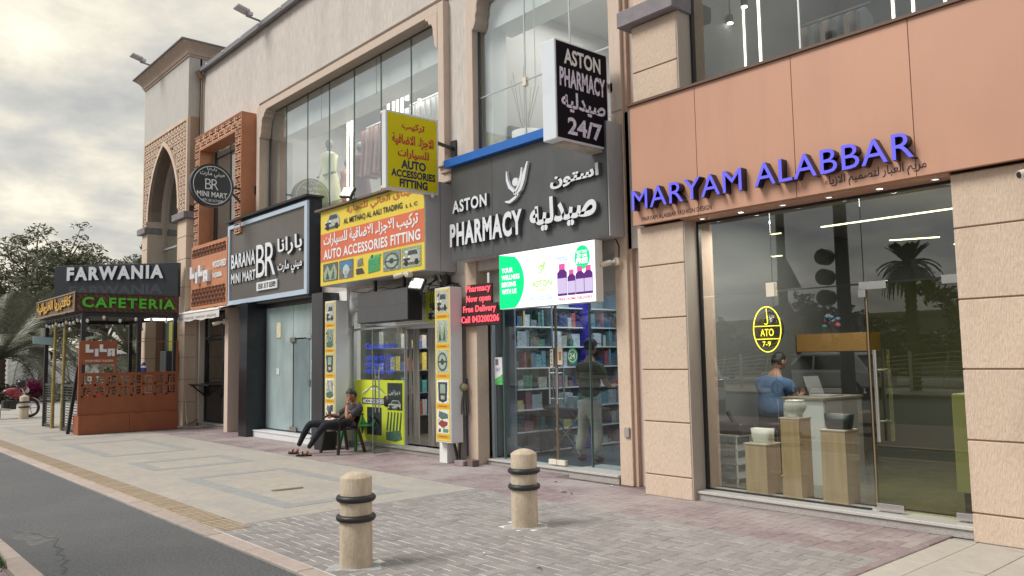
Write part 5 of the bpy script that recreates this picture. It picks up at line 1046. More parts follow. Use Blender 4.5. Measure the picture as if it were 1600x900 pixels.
# pierced orange screen
MB().rect(fk, ky0, ky1, .44, .84, -.03, .0).build('solid_panel', rust, kk)
c = 2.18/8; mb = MB()
for i in range(8):
    for j in range(2):
        x_, z_ = ky0+i*c, .86+j*.265; cc = .265; s_ = cc*.13; f_2 = j % 2
        for (a0, b0, a1, b1) in ((0, 0, c/cc*1., .16), (0, 0, .18, 1), (.18, .86, 1.03, 1), (.86, .16, 1.03, .86), (.34, .30, .86, .42) if (i+j) % 2 else (.34, .60, .86, .72), (.34, .42, .48, .86) if (i+j) % 2 else (.34, .16, .48, .60), (.62, .56, .74, .72) if (i+j) % 2 else (.62, .30, .74, .44)):
            mb.rect(fk, x_+a0*cc, min(x_+a1*cc, ky1), z_+b0*cc, z_+b1*cc, -.025, -.001)
mb.build('pierced_lattice', rust, kk, kind='stuff'); MB().rect(fk, ky0, ky1, 1.39, 1.43, -.03, .004).build('top_rail', rust, kk); MB().rect(fk, ky0, ky1, .84, .862, -.03, .002).build('middle_rail', rust, kk)
MB().rect(fk, ky0-.06, ky0-.0, .44, 2.18, -.06, .01).build('upright', rust, kk); MB().rect(fk, ky1-.03, ky1+.02, .44, 2.20, -.06, .01).build('upright', rust, kk)
MB().tube([(kx, ky0+.7, 2.17), (kx, ky1, 2.17)], .008, 6).build('wire', rust, kk)
# name panel on the screen
nb = thing('name_board', 'small orange LILA WOOD-FIRED TAQUERIA board standing on the kiosk screen', 'sign', (kx, 5.25, 1.43))
MB().rect(fk, 4.87, 5.66, 1.63, 2.19, -.03, .012).build('board', rust, nb, bevel=.004); MB().rect(fk, 5.61, 5.66, 1.43, 1.63, -.03, .01).build('leg', rust, nb); MB().rect(fk, 4.90, 4.98, 1.43, 1.63, -.03, .0).build('leg', black_m, nb)
lila(FXp(kx+.012), 4.97, 5.60, 1.82, 2.10, nb, .04); text('WOOD-FIRED TAQUERIA', FXp(kx+.012), 4.96, 5.58, 1.68, 1.74, mat('cream_fitting', (.72, .66, .55), .4), nb, .02)
pb = thing('planter_box', 'long low orange planter box at the foot of the kiosk screen', 'planter', (-21.0, 6, 0))
for a, b in ((4.85, 5.96), (5.965, 7.09)): MB().box(-20.86, -20.83, a, b, .01, .44).build('front_panel', rust, pb, bevel=.003)
MB().box(-21.3, -20.86, 4.855, 7.085, .01, .43).build('box', rust, pb, bevel=.005)
MB().box(-21.33, -20.82, 4.85, 4.88, .01, .445).build('side_panel', rust, pb)
# railings on the kiosk's street side
rl = thing('mesh_railing', 'dark mesh railing panels along the kiosk street side', 'railing', (-23, 4.95, 0))
dm = mat('dark_mesh', (.05, .055, .05), .6)
for (a, b) in ((-24.85, -23.9), (-22.75, -21.1)):
    mb = MB().bar((a, 4.96, .06), (b, 4.96, .06), .05).bar((a, 4.96, 1.12), (b, 4.96, 1.12), .05).bar((a, 4.96, 0), (a, 4.96, 1.12), .05).bar((b, 4.96, 0), (b, 4.96, 1.12), .05); mb.build('frame', dm, rl)
    mb = MB()
    for k in range(15): mb.bar((a, 4.96, .12+k*.066), (b, 4.96, .12+k*.066), .02)
    mb.build('mesh', dm, rl, kind='stuff')
# bulbs on festoon strings
fb_ = thing('festoon_lights', 'string of white bulbs hung under the kiosk roof', 'string lights', (-22.9, 6, 2.7))
for i in range(22):
    if i < 11: p = (-24.6+i*.36, 4.9, 2.66+.03*math.cos(i*2.1))
    elif i < 17: p = (-20.92, 5.0+(i-11)*.36, 2.70+.04*math.cos(i*2.6))
    else: p = (-22.3, 4.95+(i-17)*.42, 2.55+.05*math.cos(i*2))
    b = MB().ell(p, .038, .038, .05, 10, 7).build('bulb', mat('bulb_glass', (.70, .70, .68), .2), fb_); MB().cyl((p[0], p[1], p[2]+.04), (p[0], p[1], 2.8), .014, n=6).build('socket', black_m, fb_)
# FARWANIA board
u_ = Vector((.731, .682, 0)); nn = Vector((.682, -.731, 0)); O = Vector((-24.02, 4.92, 0)); ff = lambda u, v, d=0: O + u_*u + Vector((0, 0, v)) + nn*d
fw = thing('roof_sign', 'black board with white slab letters FARWANIA above the kiosk', 'sign', (-22.8, 6.1, 3.3))
MB().rect(ff, 0, 3.44, 3.36, 4.25, -.14, 0).build('board', mat('black_board', (.030, .036, .045), .35, dirt=((5, 5, 2), .3, (.06, .07, .08))), fw, bevel=.006)
text('FARWANIA', ff, .38, 3.06, 3.84, 4.20, letter_w, fw, .045, .05, each='letter', side=mat('blue_grey_side', (.12, .16, .24), .4), gap=.12)
text('FARWANIA', ff, .42, 3.02, 3.44, 3.70, mat('letter_reflection', (.055, .065, .085), .5), fw, .03)  # dim reflection of the letters on the board, drawn as lettering
MB().bar(ff(.3, 2.9, -.1), ff(.3, 3.4, -.1), .06).bar(ff(2.9, 2.9, -.1), ff(2.9, 3.4, -.1), .06).build('support', black_m, fw)
t = thing('tube_lamp', 'white panel lamp glowing under the right end of the CAFETERIA board', 'lamp', (-21.2, 6.8, 2.75)); MB().box(-21.5, -21.0, 6.45, 6.98, 2.72, 2.75).build('panel', glow((1, .97, .9), 2.2, 'panel_lamp'), t)
t = thing('small_sign', 'small pale blue sign fixed to the far kiosk post', 'sign', (-24.9, 4.9, 2.2)); MB().prism([(4.62, 2.22), (5.10, 2.18), (5.10, 2.38), (4.62, 2.42)], FXp(-24.83), -.03, 0).build('plate', mat('pale_blue_plate', (.42, .60, .68), .4), t); text('OPEN', FXp(-24.83), 4.75, 4.98, 2.26, 2.33, flat((.3, .42, .5)), t, .01) if 0 else None
def plastic_chair(loc, rz, m, lab, arms=True, grp=None):
    t = thing('plastic_chair', lab, 'chair', loc, grp, rz)      # faces local -Y
    MB().prism([(-.24, -.22), (.24, -.22), (.21, .22), (-.21, .22)], FZ(0), .40, .425).build('seat', m, t, local=True, bevel=.01)
    mb = MB(); n = 6; vs = []
    for i in range(n+1):
        a = i/n; w_ = .22+.02*math.sin(a*math.pi) - .05*a**3; y = .21+.13*a; z = .42+.42*a
        for j in range(7):
            b = j/6*2-1; vs.append((w_*b, y-.05*abs(b)**2, z+(.02*(1-b*b) if i == n else 0)))
    fs_ = [(i*7+j, i*7+j+1, (i+1)*7+j+1, (i+1)*7+j) for i in range(n) for j in range(6)]
    o = MB(); o.sm = True; o.add(vs, fs_); o.build('backrest', m, t, local=True).modifiers.new('s', 'SOLIDIFY').thickness = .014
    for sx, sy in ((-1, -1), (1, -1), (-1, 1), (1, 1)):
        p = Vector((sx*.215, sy*.20, .41)); q = Vector((sx*.275, -.25 if sy < 0 else .30, 0)); MB().bar(p, q, .05, .035).build('leg', m, t, local=True)
    if arms:
        for sx in (-1, 1):
            MB().tube([(sx*.235, -.20, .40), (sx*.27, -.22, .60), (sx*.275, -.10, .645), (sx*.265, .12, .645), (sx*.22, .30, .66)], .019, 8).build('armrest', m, t, local=True)
    return t
plastic_chair((-12.88, 7.22, 0), R(4), mat('brown_plastic', (.035, .025, .022), .4), 'dark brown plastic armchair the seated man sits in')
gc = plastic_chair((-13.13, 7.72, 0), R(2), mat('green_plastic', (.02, .16, .05), .4), 'green plastic chair behind the brown one against the yellow film', False)
plastic_chair((-23.6, 5.9, 0), R(80), mat('red_plastic', (.50, .02, .02), .4), 'red chair inside the kiosk, left of the two', grp='red chairs in the kiosk'); plastic_chair((-22.3, 5.7, 0), R(100), mat('red_plastic', (.50, .02, .02), .4), 'red chair inside the kiosk behind the mesh railing', grp='red chairs in the kiosk')
t = thing('kiosk_table', 'dark square table inside the kiosk between the red chairs', 'table', (-22.95, 5.9, 0)); MB().box(-23.3, -22.6, 5.6, 6.2, .72, .75).build('tabletop', black_m, t); MB().cyl((-22.95, 5.9, 0), (-22.95, 5.9, .72), .03, n=8).build('leg', black_m, t)
t = thing('black_crate', 'black box beside the seated man, against the dark grey column', 'box', (-13.55, 7.5, 0)); MB().box(-13.72, -13.4, 7.12, 7.4, 0, .34).build('box', black_m, t, bevel=.01)
t = thing('kiosk_cabinet', 'dark appliance on a stand in the lit doorway behind the kiosk', 'appliance', (-21.9, 7.2, 1.2)); MB().box(-22.3, -21.8, 7.1, 7.4, 1.42, 1.95).build('body', mat('dark_appliance', (.04, .05, .06), .3), t, bevel=.02); MB().box(-22.2, -21.85, 7.15, 7.35, 0, 1.42).build('stand', black_m, t)
t = thing('leaning_stick', 'thin pale stick leaning against the tower pier right of the kiosk', 'stick', (-21.2, 7.4, 0)); MB().cyl((-20.9, 7.35, .02), (-21.35, 7.42, 1.05), .012, n=6).build('stick', mat('pale_stick', (.5, .45, .38), .6), t)
MB().tube([(-21.3, 7.43, .12), (-21.1, 7.40, .05), (-20.95, 7.5, .12), (-20.9, 7.62, .2)], .012, 6).build('ground_cable', black_m, origin=(-21.1, 7.42, 0), label='black cable looping along the ground by the tower pier', cat='cable').location = (-21.1, 7.42, 0)

t = thing('poster', 'small pink and white poster in the window left of the switched-off display box', 'poster', (-13.0, 7.93, 2.3)); MB().rect(FY(7.925), -13.28, -13.02, 2.30, 2.66, 0, .003).build('paper', flat((.10, .03, .06)), t); MB().rect(FY(7.922), -13.23, -13.07, 2.36, 2.60, 0, .002).build('picture', flat((.62, .45, .52)), t)
t = thing('loose_cables', 'tangle of black cables under the right end of the yellow fascia sign', 'cables', (-10.6, 7.8, 2.8))
r = random.Random(3)
for i in range(8):
    a = Vector((-10.9+r.random()*.5, 7.80, 2.98)); pts = [a+Vector((r.uniform(-.12, .12)*j, -.02, -.06*j+r.uniform(-.02, .02))) for j in range(5)]; MB().tube(pts, .008, 5).build('cable', black_m, t)
MB().box(-10.52, -10.40, 7.72, 7.80, 2.80, 2.95).build('adapter', black_m, t, bevel=.005)
t = thing('hanging_cable', 'thin black cable sagging across the wall under the yellow fascia sign', 'cable', (-12.5, 7.84, 2.9)); MB().tube([(-13.6+.28*i, 7.835, 2.93-.07*math.sin(i*.9)**2) for i in range(11)], .007, 5).build('cable', black_m, t)
t = thing('water_jug', 'small blue and white jug on the kiosk screen rail near the back post', 'jug', (-20.92, 6.3, 1.43)); MB().lathe([(.06, 0), (.065, .02), (.065, .16), (.03, .20), (.03, .23), (0, .23)], (-20.91, 6.28, 1.43), 16).build('body', flat((.03, .07, .28)), t); MB().lathe([(.067, .10), (.067, .15)], (-20.91, 6.28, 1.43), 16).build('band', white_s, t)
for i in range(5):
    MB().ell((-20.72, 5.3+i*.33, .48), .03, .04, .02, 7, 5).build('pebble', mat('pebble', (.5, .45, .38), .8), origin=(-20.72, 5.3, .44)) if 0 else None
# ================================================================ people
def skinned(name, pts, edges, m, parent, root=0, sub=2, fine=False):
    w = Vector(parent['_w']); me = bpy.data.meshes.new(name); me.from_pydata([tuple(Vector(p[0])-w) for p in pts], [], [])
    me = bpy.data.meshes.new(name); me.from_pydata([tuple(Vector(p[0])-w) for p in pts], edges, []); me.materials.append(m)
    o = bpy.data.objects.new(name, me); COL.objects.link(o); o.parent = parent; o['_w'] = tuple(w)
    sk = o.modifiers.new('skin', 'SKIN'); sk.use_smooth_shade = True
    for i, p in enumerate(pts):
        v = me.skin_vertices[0].data[i]; r = p[1]; v.radius = r if isinstance(r, tuple) else (r, r); v.use_root = (i == root)
    s = o.modifiers.new('sub', 'SUBSURF'); s.levels = sub; s.render_levels = sub
    return o
def chain(name, pts, m, parent, sub=2): return skinned(name, pts, [(i, i+1) for i in range(len(pts)-1)], m, parent, 0, sub)
def hand(parent, wrist, d, palm_n, m, curl=.5, s=1., side=1):
    """five separate fingers growing out of one palm, thumb from the palm's side"""
    wrist = Vector(wrist); d = Vector(d).normalized(); n = Vector(palm_n).normalized(); sdir = d.cross(n).normalized()*side; n = sdir.cross(d).normalized()*side
    pts = [(wrist, .024*s), (wrist+d*.04*s, (.032*s, .018*s)), (wrist+d*.078*s, (.034*s, .016*s))]; ed = [(0, 1), (1, 2)]
    for k, (o_, L_) in enumerate(((-.027, .062), (-.009, .074), (.010, .070), (.028, .054))):
        b = wrist+d*.082*s+sdir*o_*s; c1 = d*math.cos(curl)+n*math.sin(curl); c2 = d*math.cos(curl*2)+n*math.sin(curl*2)
        i = len(pts); pts += [(b, .0095*s), (b+c1*L_*.5*s, .0085*s), (b+c1*L_*.5*s+c2*L_*.5*s, .007*s)]; ed += [(2, i), (i, i+1), (i+1, i+2)]
    b = wrist+d*.035*s-sdir*.03*s; t = (d*.7-sdir*.7+n*.25).normalized(); i = len(pts)
    pts += [(b, .012*s), (b+t*.035*s, .010*s), (b+(t*.035+(t+d*.6).normalized()*.03)*s, .008*s)]; ed += [(1, i), (i, i+1), (i+1, i+2)]
    return skinned('hand', pts, ed, m, parent, 0, 1)
def head(parent, c, face, up, m, hairm, s=1., cap=None, longer=0):
    c = Vector(c); f = Vector(face).normalized(); u = Vector(up).normalized(); r = f.cross(u).normalized(); u = r.cross(f).normalized()
    P_ = lambda a, b, d: c + r*a*s + f*b*s + u*d*s
    # one head surface shaped from a sphere grid
    mb = MB(); N1, M1 = 22, 16; vs = []
    for j in range(M1+1):
        ph = math.pi*j/M1-math.pi/2; z = math.sin(ph)
        for i in range(N1):
            t = 2*math.pi*i/N1; x = math.cos(ph)*math.cos(t); y = math.cos(ph)*math.sin(t)   # y forward
            X_ = .076*x; Y_ = .094*y; Z_ = .118*z
            if z < 0: X_ *= 1-.34*(-z)**1.2; Y_ *= 1-.18*(-z); Y_ += .014*(-z)*(1 if y > 0 else -.6)
            if y > .8 and abs(x) < .32:
                if -.32 < z < .06: Y_ += .026*(1-abs(x)/.32)*(1-abs((z+.20)/.30)) if abs(z+.2) < .3 else 0    # nose
            if y > .55 and .02 < z < .22 and .2 < abs(x) < .6: Y_ -= .007                                         # eye sockets
            vs.append(P_(X_, Y_, Z_))
    fs_ = [(j*N1+i, j*N1+(i+1) % N1, (j+1)*N1+(i+1) % N1, (j+1)*N1+i) for j in range(M1) for i in range(N1)]
    mb.sm = True; mb.add(vs, fs_)
    rot = Matrix((r, f, u)).transposed()
    for sx in (-1, 1): mb.ell(P_(sx*.078, -.005, -.01), .010*s, .020*s, .030*s, 8, 6, rot)
    mb.build('head', m, parent)
    e = MB(); 
    for sx in (-1, 1): e.ell(P_(sx*.029, .080, .012), .013*s, .008*s, .008*s, 8, 6, rot)
    e.build('eyes', mat('eye', (.10, .08, .07), .2), parent); MB().ell(P_(0, .086, -.056), .024*s, .008*s, .006*s, 10, 6, rot).build('mouth', mat('lips', (.22, .08, .07), .5), parent)
    hb = MB(); vs = []; fs_ = []; N2, M2 = 20, 9
    for j in range(M2+1):
        ph = math.pi/2*(1-j/M2)-.42*(j/M2)
        for i in range(N2):
            t = 2*math.pi*i/N2; x = math.cos(ph)*math.cos(t); y = math.cos(ph)*math.sin(t); z = math.sin(ph)
            zz = z
            if y > .35: zz = max(z, .60+.05*math.sin(5*t))
            elif y > .0: zz = max(z, .22)
            q_ = math.sqrt(max(.02, 1-zz*zz))/max(.15, math.sqrt(max(.0, 1-z*z))) if zz > z else 1.0
            vs.append(P_(.083*x*min(1, q_), .100*y*min(1, q_)-.003, .124*zz+.003+.003*math.sin(9*t+j)))
    fs_ = [(j*N2+i, (j+1)*N2+i, (j+1)*N2+(i+1) % N2, j*N2+(i+1) % N2) for j in range(M2) for i in range(N2)]
    hb.sm = True; hb.add(vs, fs_); hb.build('hair', hairm, parent).modifiers.new('s', 'SOLIDIFY').thickness = .008
    if cap:
        MB().ell(P_(0, -.01, .055), .092*s, .108*s, .085*s, 16, 10, rot).build('cap', cap, parent); MB().prism([(-.07, .07), (.07, .07), (.05, .16), (-.05, .16)], lambda a, b, d: P_(a, b, .06+d), 0, .008).build('cap_peak', cap, parent)
polo = mat('charcoal_polo', (.045, .042, .048), .9, var=.35, vscale=(9, 9, 9), bump=1.0, bscale=(16, 16, 16)); trou = mat('navy_trousers', (.012, .014, .022), .9, var=.4, vscale=(10, 10, 10), bump=1.0, bscale=(16, 16, 16)); sand_b = mat('black_sandal', (.015, .015, .018), .5)
m1 = thing('person', 'man in dark polo and navy trousers sitting on a chair outside, hand on face', 'person', (-12.85, 7.1, 0))
skinned('body', [((-12.82, 7.20, .50), .10), ((-12.77, 7.36, .66), .10), ((-12.72, 7.42, .78), .08), ((-12.72, 7.38, .87), .048), ((-12.71, 7.35, .93), .045),
    ((-12.92, 7.40, .765), .05), ((-13.00, 7.20, .62), .040), ((-12.90, 7.02, .66), .028), ((-12.86, 6.975, .675), .024),
    ((-12.53, 7.38, .765), .05), ((-12.49, 7.10, .62), .042), ((-12.565, 7.145, .76), .034), ((-12.61, 7.18, .84), .026)],
    [(0, 1), (1, 2), (2, 3), (3, 4), (2, 5), (5, 6), (6, 7), (7, 8), (2, 9), (9, 10), (10, 11), (11, 12)], skin_m, m1)
skinned('shirt', [((-12.83, 7.17, .50), (.155, .125)), ((-12.79, 7.29, .59), (.165, .13)), ((-12.76, 7.38, .68), (.165, .12)), ((-12.73, 7.42, .775), (.12, .10)), ((-12.72, 7.40, .835), .068),
    ((-12.90, 7.40, .775), .078), ((-12.965, 7.29, .69), .068), ((-12.985, 7.22, .645), .060), ((-12.55, 7.39, .775), .078), ((-12.50, 7.25, .70), .070), ((-12.49, 7.17, .655), .064)],
    [(0, 1), (1, 2), (2, 3), (3, 4), (3, 5), (5, 6), (6, 7), (3, 8), (8, 9), (9, 10)], polo, m1)
skinned('trousers', [((-12.83, 7.20, .49), (.155, .12)), ((-12.70, 7.08, .485), .092), ((-12.60, 6.73, .525), .070), ((-12.70, 6.63, .33), .056), ((-12.83, 6.55, .13), .042),
    ((-12.96, 7.08, .485), .092), ((-13.18, 6.76, .525), .070), ((-13.22, 6.66, .33), .056), ((-13.255, 6.58, .13), .042)],
    [(0, 1), (1, 2), (2, 3), (3, 4), (0, 5), (5, 6), (6, 7), (7, 8)], trou, m1)
for (ax, ay), (tx, ty) in (((-12.84, 6.54), (-.10, -.14)), ((-13.265, 6.57), (-.14, -.09))):
    d = Vector((tx, ty, 0)).normalized(); a = Vector((ax, ay, .10)); skinned('foot', [(a, .034), (a+Vector((0, 0, -.05)), .036), (a+d*.08+Vector((0, 0, -.062)), (.042, .026)), (a+d*.15+Vector((0, 0, -.07)), (.042, .018))], [(0, 1), (1, 2), (2, 3)], skin_m, m1, sub=1)
    pts = []; sd = Vector((-d.y, d.x, 0))
    for k in range(14): t = 2*math.pi*k/14; q = a + d*(.055+.135*math.cos(t)) + sd*.047*math.sin(t); pts.append((q.x, q.y))
    MB().prism(pts, FZ(.005), 0, .02).build('sandal_sole', sand_b, m1); q = a+d*.10; 
    mb = MB(); 
    for sgn in (1, -1): mb.bar(q+sd*.05*sgn+Vector((0, 0, -.08)), q-sd*.045*sgn+d*.05+Vector((0, 0, -.055)), .03, .012)
    mb.torus(a+d*.08+Vector((0, 0, -.07)), .046, .010, d, 16, 6); mb.build('sandal_strap', sand_b, m1)
head(m1, (-12.69, 7.31, 1.00), (-.25, -.90, -.42), (-.05, -.3, 1), skin_m, hair_m, .98)
hand(m1, (-12.61, 7.18, .845), (-.10, .12, 1), (-.3, 1, -.1), skin_m, .25); hand(m1, (-12.86, 6.975, .675), (.10, -.10, .95), (.2, .9, .1), skin_m, .75, side=-1)
ph = thing('phone', 'dark smartphone held up in the seated man\'s right hand', 'phone', (-12.83, 6.97, .78)); MB().box(-.034, .034, -.005, .005, -.07, .07).build('case', mat('phone_case', (.02, .02, .025), .3), ph, local=True, bevel=.004); MB().box(-.03, .03, .005, .006, -.062, .062).build('screen', mat('phone_glass', (.04, .05, .07), .1), ph, local=True); ph.rotation_euler = (R(-25), R(12), R(10))
# man in blue in the fashion shop, seated on a stool with his back to the street
bx, by = -5.52, 9.12
st = thing('stool', 'dark bar stool under the man in the blue shirt', 'stool', (bx, by, .1)); MB().lathe([(0, .60), (.18, .60), (.19, .63), (.17, .66), (0, .66)], (bx, by, .1), 20).build('seat', black_m, st); MB().cyl((bx, by, .12), (bx, by, .7), .03, n=10).build('stem', steel, st); MB().lathe([(.2, 0), (.19, .02), (.03, .04)], (bx, by, .105), 20).build('base', steel, st)
blue = mat('blue_shirt', (.09, .17, .33), .9, var=.15, vscale=(7, 7, 7), bump=1.0, bscale=(11, 11, 11)); jean = mat('dark_trousers', (.03, .03, .04), .85)
m2 = thing('person', 'man in blue T-shirt sitting inside the fashion shop, back to the street', 'person', (bx, by, .1))
V = lambda x, y, z: (bx+x, by+y, z)
skinned('body', [(V(0, 0, .85), .12), (V(0, .02, 1.1), .11), (V(.02, .03, 1.27), .07), (V(.03, .05, 1.38), .05), (V(.04, .08, 1.43), .05), (V(-.17, .03, 1.24), .05), (V(-.20, .10, 1.02), .042), (V(-.02, .26, 1.02), .03), (V(.21, .03, 1.22), .05), (V(.24, .12, 1.0), .042), (V(.16, .34, 1.05), .03)],
    [(0, 1), (1, 2), (2, 3), (3, 4), (2, 5), (5, 6), (6, 7), (2, 8), (8, 9), (9, 10)], skin2_m, m2)
skinned('shirt', [(V(0, -.02, .80), (.20, .16)), (V(0, -.01, .95), (.205, .165)), (V(0, .02, 1.12), (.19, .14)), (V(.01, .03, 1.25), (.13, .11)), (V(.02, .04, 1.34), .07), (V(-.17, .03, 1.23), .082), (V(-.20, .07, 1.10), .075), (V(.20, .04, 1.22), .082), (V(.24, .09, 1.09), .078)],
    [(0, 1), (1, 2), (2, 3), (3, 4), (3, 5), (5, 6), (3, 7), (7, 8)], blue, m2)
skinned('trousers', [(V(0, 0, .79), (.18, .14)), (V(-.12, .2, .78), .09), (V(-.14, .44, .75), .075), (V(-.13, .42, .40), .055), (V(-.13, .36, .2), .05), (V(.12, .2, .78), .09), (V(.16, .44, .75), .075), (V(.15, .42, .40), .055), (V(.15, .36, .2), .05)], [(0, 1), (1, 2), (2, 3), (3, 4), (0, 5), (5, 6), (6, 7), (7, 8)], jean, m2)
for s_ in (-.13, .15): chain('shoe', [(V(s_, .34, .14), .045), (V(s_, .42, .135), .045), (V(s_, .52, .13), .035)], black_m, m2, 1)
head(m2, V(.05, .10, 1.50), (.3, .9, -.35), (0, .25, 1), skin2_m, hair_m, 1.0); hand(m2, V(-.02, .26, 1.02), (.5, .6, .3), (0, .3, 1), skin2_m, .5); hand(m2, V(.16, .34, 1.05), (.2, .7, .5), (0, -.3, 1), skin2_m, .6)
t = thing('phone', 'phone in the hand of the man in the blue shirt', 'phone', V(.2, .45, 1.13)); MB().box(-.035, .035, -.07, .07, -.005, .005).build('case', black_m, t, local=True, bevel=.003); t.rotation_euler = (R(40), 0, R(-20))
# man inside the pharmacy
px, py = -8.17, 8.62
m3 = thing('person', 'man in olive shirt, cap and beige trousers standing inside the pharmacy', 'person', (px, py, .1)); V = lambda x, y, z: (px+x, py+y, z)
olive = mat('olive_shirt', (.05, .052, .035), .85, var=.2, vscale=(8, 8, 8), bump=.3, bscale=(18, 18, 18)); beige = mat('beige_trousers', (.42, .37, .30), .85, bump=.5, bscale=(14, 14, 14), var=.08, vscale=(6, 6, 6))
skinned('body', [(V(0, 0, 1.05), .11), (V(0, 0, 1.3), .12), (V(0, .01, 1.49), .08), (V(0, .02, 1.58), .055), (V(0, .04, 1.64), .055), (V(-.20, .01, 1.46), .05), (V(-.27, .06, 1.22), .045), (V(-.22, .26, 1.16), .03), (V(.20, .01, 1.46), .05), (V(.27, .06, 1.22), .045), (V(.18, .26, 1.16), .03)],
    [(0, 1), (1, 2), (2, 3), (3, 4), (2, 5), (5, 6), (6, 7), (2, 8), (8, 9), (9, 10)], skin_m, m3)
skinned('shirt', [(V(0, 0, 1.0), (.19, .13)), (V(0, 0, 1.2), (.20, .14)), (V(0, .01, 1.38), (.20, .13)), (V(0, .01, 1.48), (.14, .10)), (V(0, .02, 1.55), .07), (V(-.20, .01, 1.46), .08), (V(-.26, .05, 1.27), .07), (V(.20, .01, 1.46), .08), (V(.26, .05, 1.27), .07)],
    [(0, 1), (1, 2), (2, 3), (3, 4), (3, 5), (5, 6), (3, 7), (7, 8)], olive, m3)
skinned('trousers', [(V(0, 0, 1.02), (.175, .13)), (V(0, 0, .93), (.17, .135)), (V(-.11, -.01, .82), .105), (V(-.15, .0, .52), .082), (V(-.19, -.05, .22), .075), (V(.09, .0, .82), .105), (V(.13, .0, .52), .082), (V(.15, -.06, .22), .075)], [(0, 1), (1, 2), (2, 3), (3, 4), (1, 5), (5, 6), (6, 7)], beige, m3)
for s_ in (-.19, .15): chain('shoe', [(V(s_, -.08, .15), .05), (V(s_, 0, .14), .048), (V(s_-.03, .12, .135), .04)], mat('brown_shoe', (.10, .045, .03), .5), m3, 1)
head(m3, V(0, .05, 1.74), (-.1, 1, -.1), (0, 0, 1), skin_m, hair_m, 1.0, cap=mat('navy_cap', (.01, .012, .03), .8)); hand(m3, V(-.22, .26, 1.16), (.3, .9, 0), (0, 0, 1), skin_m, .5); hand(m3, V(.18, .26, 1.16), (-.2, .9, 0), (0, 0, 1), skin_m, .5)
# ================================================================ inside the fashion shop
def stand(x0, x1, y0, y1, h, lab):
    t = thing('display_plinth', lab, 'plinth', ((x0+x1)/2, (y0+y1)/2, .1), 'oak display plinths in the window')
    MB().box(x0, x1, y0, y1, .105, h-.02).build('body', wood, t, bevel=.002); MB().box(x0-.008, x1+.008, y0-.008, y1+.008, h-.018, h).build('top', mat('plinth_top', (.62, .55, .45), .5), t, bevel=.003); return t
stand(-5.06, -4.80, 7.76, 8.04, .64, 'shortest oak plinth with the white rectangular pot'); stand(-4.645, -4.43, 7.80, 8.04, .93, 'tallest oak plinth with the round white pot'); stand(-4.20, -3.94, 7.80, 8.06, .83, 'middle height oak plinth with the black pot')
pw_ = mat('white_ceramic', (.74, .74, .70), .3); pbk = mat('black_ceramic', (.02, .025, .028), .4)
def rpot(c, a, b, h, m, lab):
    t = thing('pot', lab, 'pot', c, 'pots on the plinths'); mb = MB(); vs = []; n = 24; pr = [(.84, 0), (.86, .02), (.88, h*.15), (1, h), (.93, h), (.90, h*.8), (0, h*.8)]
    for s_, z in pr:
        for i in range(n):
            th = 2*math.pi*i/n; cx = math.copysign(abs(math.cos(th))**.55, math.cos(th)); cy = math.copysign(abs(math.sin(th))**.55, math.sin(th)); vs.append((c[0]+a*s_*cx, c[1]+b*s_*cy, c[2]+z))
    mb.sm = True; mb.add(vs, [(j*n+i, j*n+(i+1) % n, (j+1)*n+(i+1) % n, (j+1)*n+i) for j in range(len(pr)-1) for i in range(n)]); mb.build('bowl', m, t)
rpot((-4.92, 7.9, .642), .125, .075, .15, pw_, 'white rectangular pot on the shortest plinth'); rpot((-4.06, 7.93, .832), .145, .08, .15, pbk, 'black rectangular pot on the middle plinth')
t = thing('pot', 'round white ceramic pot with a wide belly on the tallest plinth', 'pot', (-4.535, 7.92, .932), 'pots on the plinths'); MB().lathe([(.075, 0), (.077, .02), (.07, .025), (.10, .06), (.118, .10), (.105, .145), (.095, .165), (.10, .175), (.09, .175), (.085, .15), (0, .12)], (-4.535, 7.92, .932), 28).build('bowl', pw_, t)
t = thing('reception_desk', 'white and grey reception desk behind the plinths', 'desk', (-4.95, 9.1, .1)); MB().box(-5.14, -4.64, 8.72, 8.75, .105, 1.06).build('front_panel', mat('white_panel', (.70, .74, .78), .4), t); MB().box(-4.655, -4.63, 8.75, 9.62, .105, 1.06).build('side_panel', mat('grey_panel', (.40, .38, .35), .5), t); MB().box(-5.16, -4.62, 8.70, 9.64, 1.06, 1.09).build('desktop', mat('taupe_top', (.30, .26, .22), .4), t, bevel=.003)
t = thing('laptop', 'open silver laptop on the reception desk', 'laptop', (-4.85, 9.2, 1.09)); MB().box(-.12, .12, -.17, .17, 0, .015).build('base', alu, t, local=True, bevel=.003); s_ = MB().box(-.005, .005, -.17, .17, 0, .23).build('screen', alu, t, local=True, bevel=.002); s_.location = (-.12+.0, 0, .012); s_.rotation_euler = (0, R(20), 0)
s_.location.x = -.12; s_.rotation_euler = (0, R(-18), 0)
t = thing('drawer_unit', 'white wire drawer unit left of the plinths', 'drawer unit', (-5.6, 8.35, .1))
mb = MB()
for x in (-5.76, -5.46):
    for y in (8.2, 8.5): mb.bar((x, y, .11), (x, y, .64), .018)
mb.build('frame', white_p, t)
for k in range(3): z = .16+k*.16; q = MB().ring(FZ(z), [(-5.77, 8.19), (-5.45, 8.19), (-5.45, 8.51), (-5.77, 8.51)], [(-5.75, 8.21), (-5.47, 8.21), (-5.47, 8.49), (-5.75, 8.49)], 0, .02); q.box(-5.75, -5.47, 8.215, 8.485, z+.0, z+.07); q.build('drawer', mat('clear_plastic', (.50, .53, .54), .3), t)
MB().box(-5.78, -5.44, 8.18, 8.52, .64, .66).build('top', white_p, t)
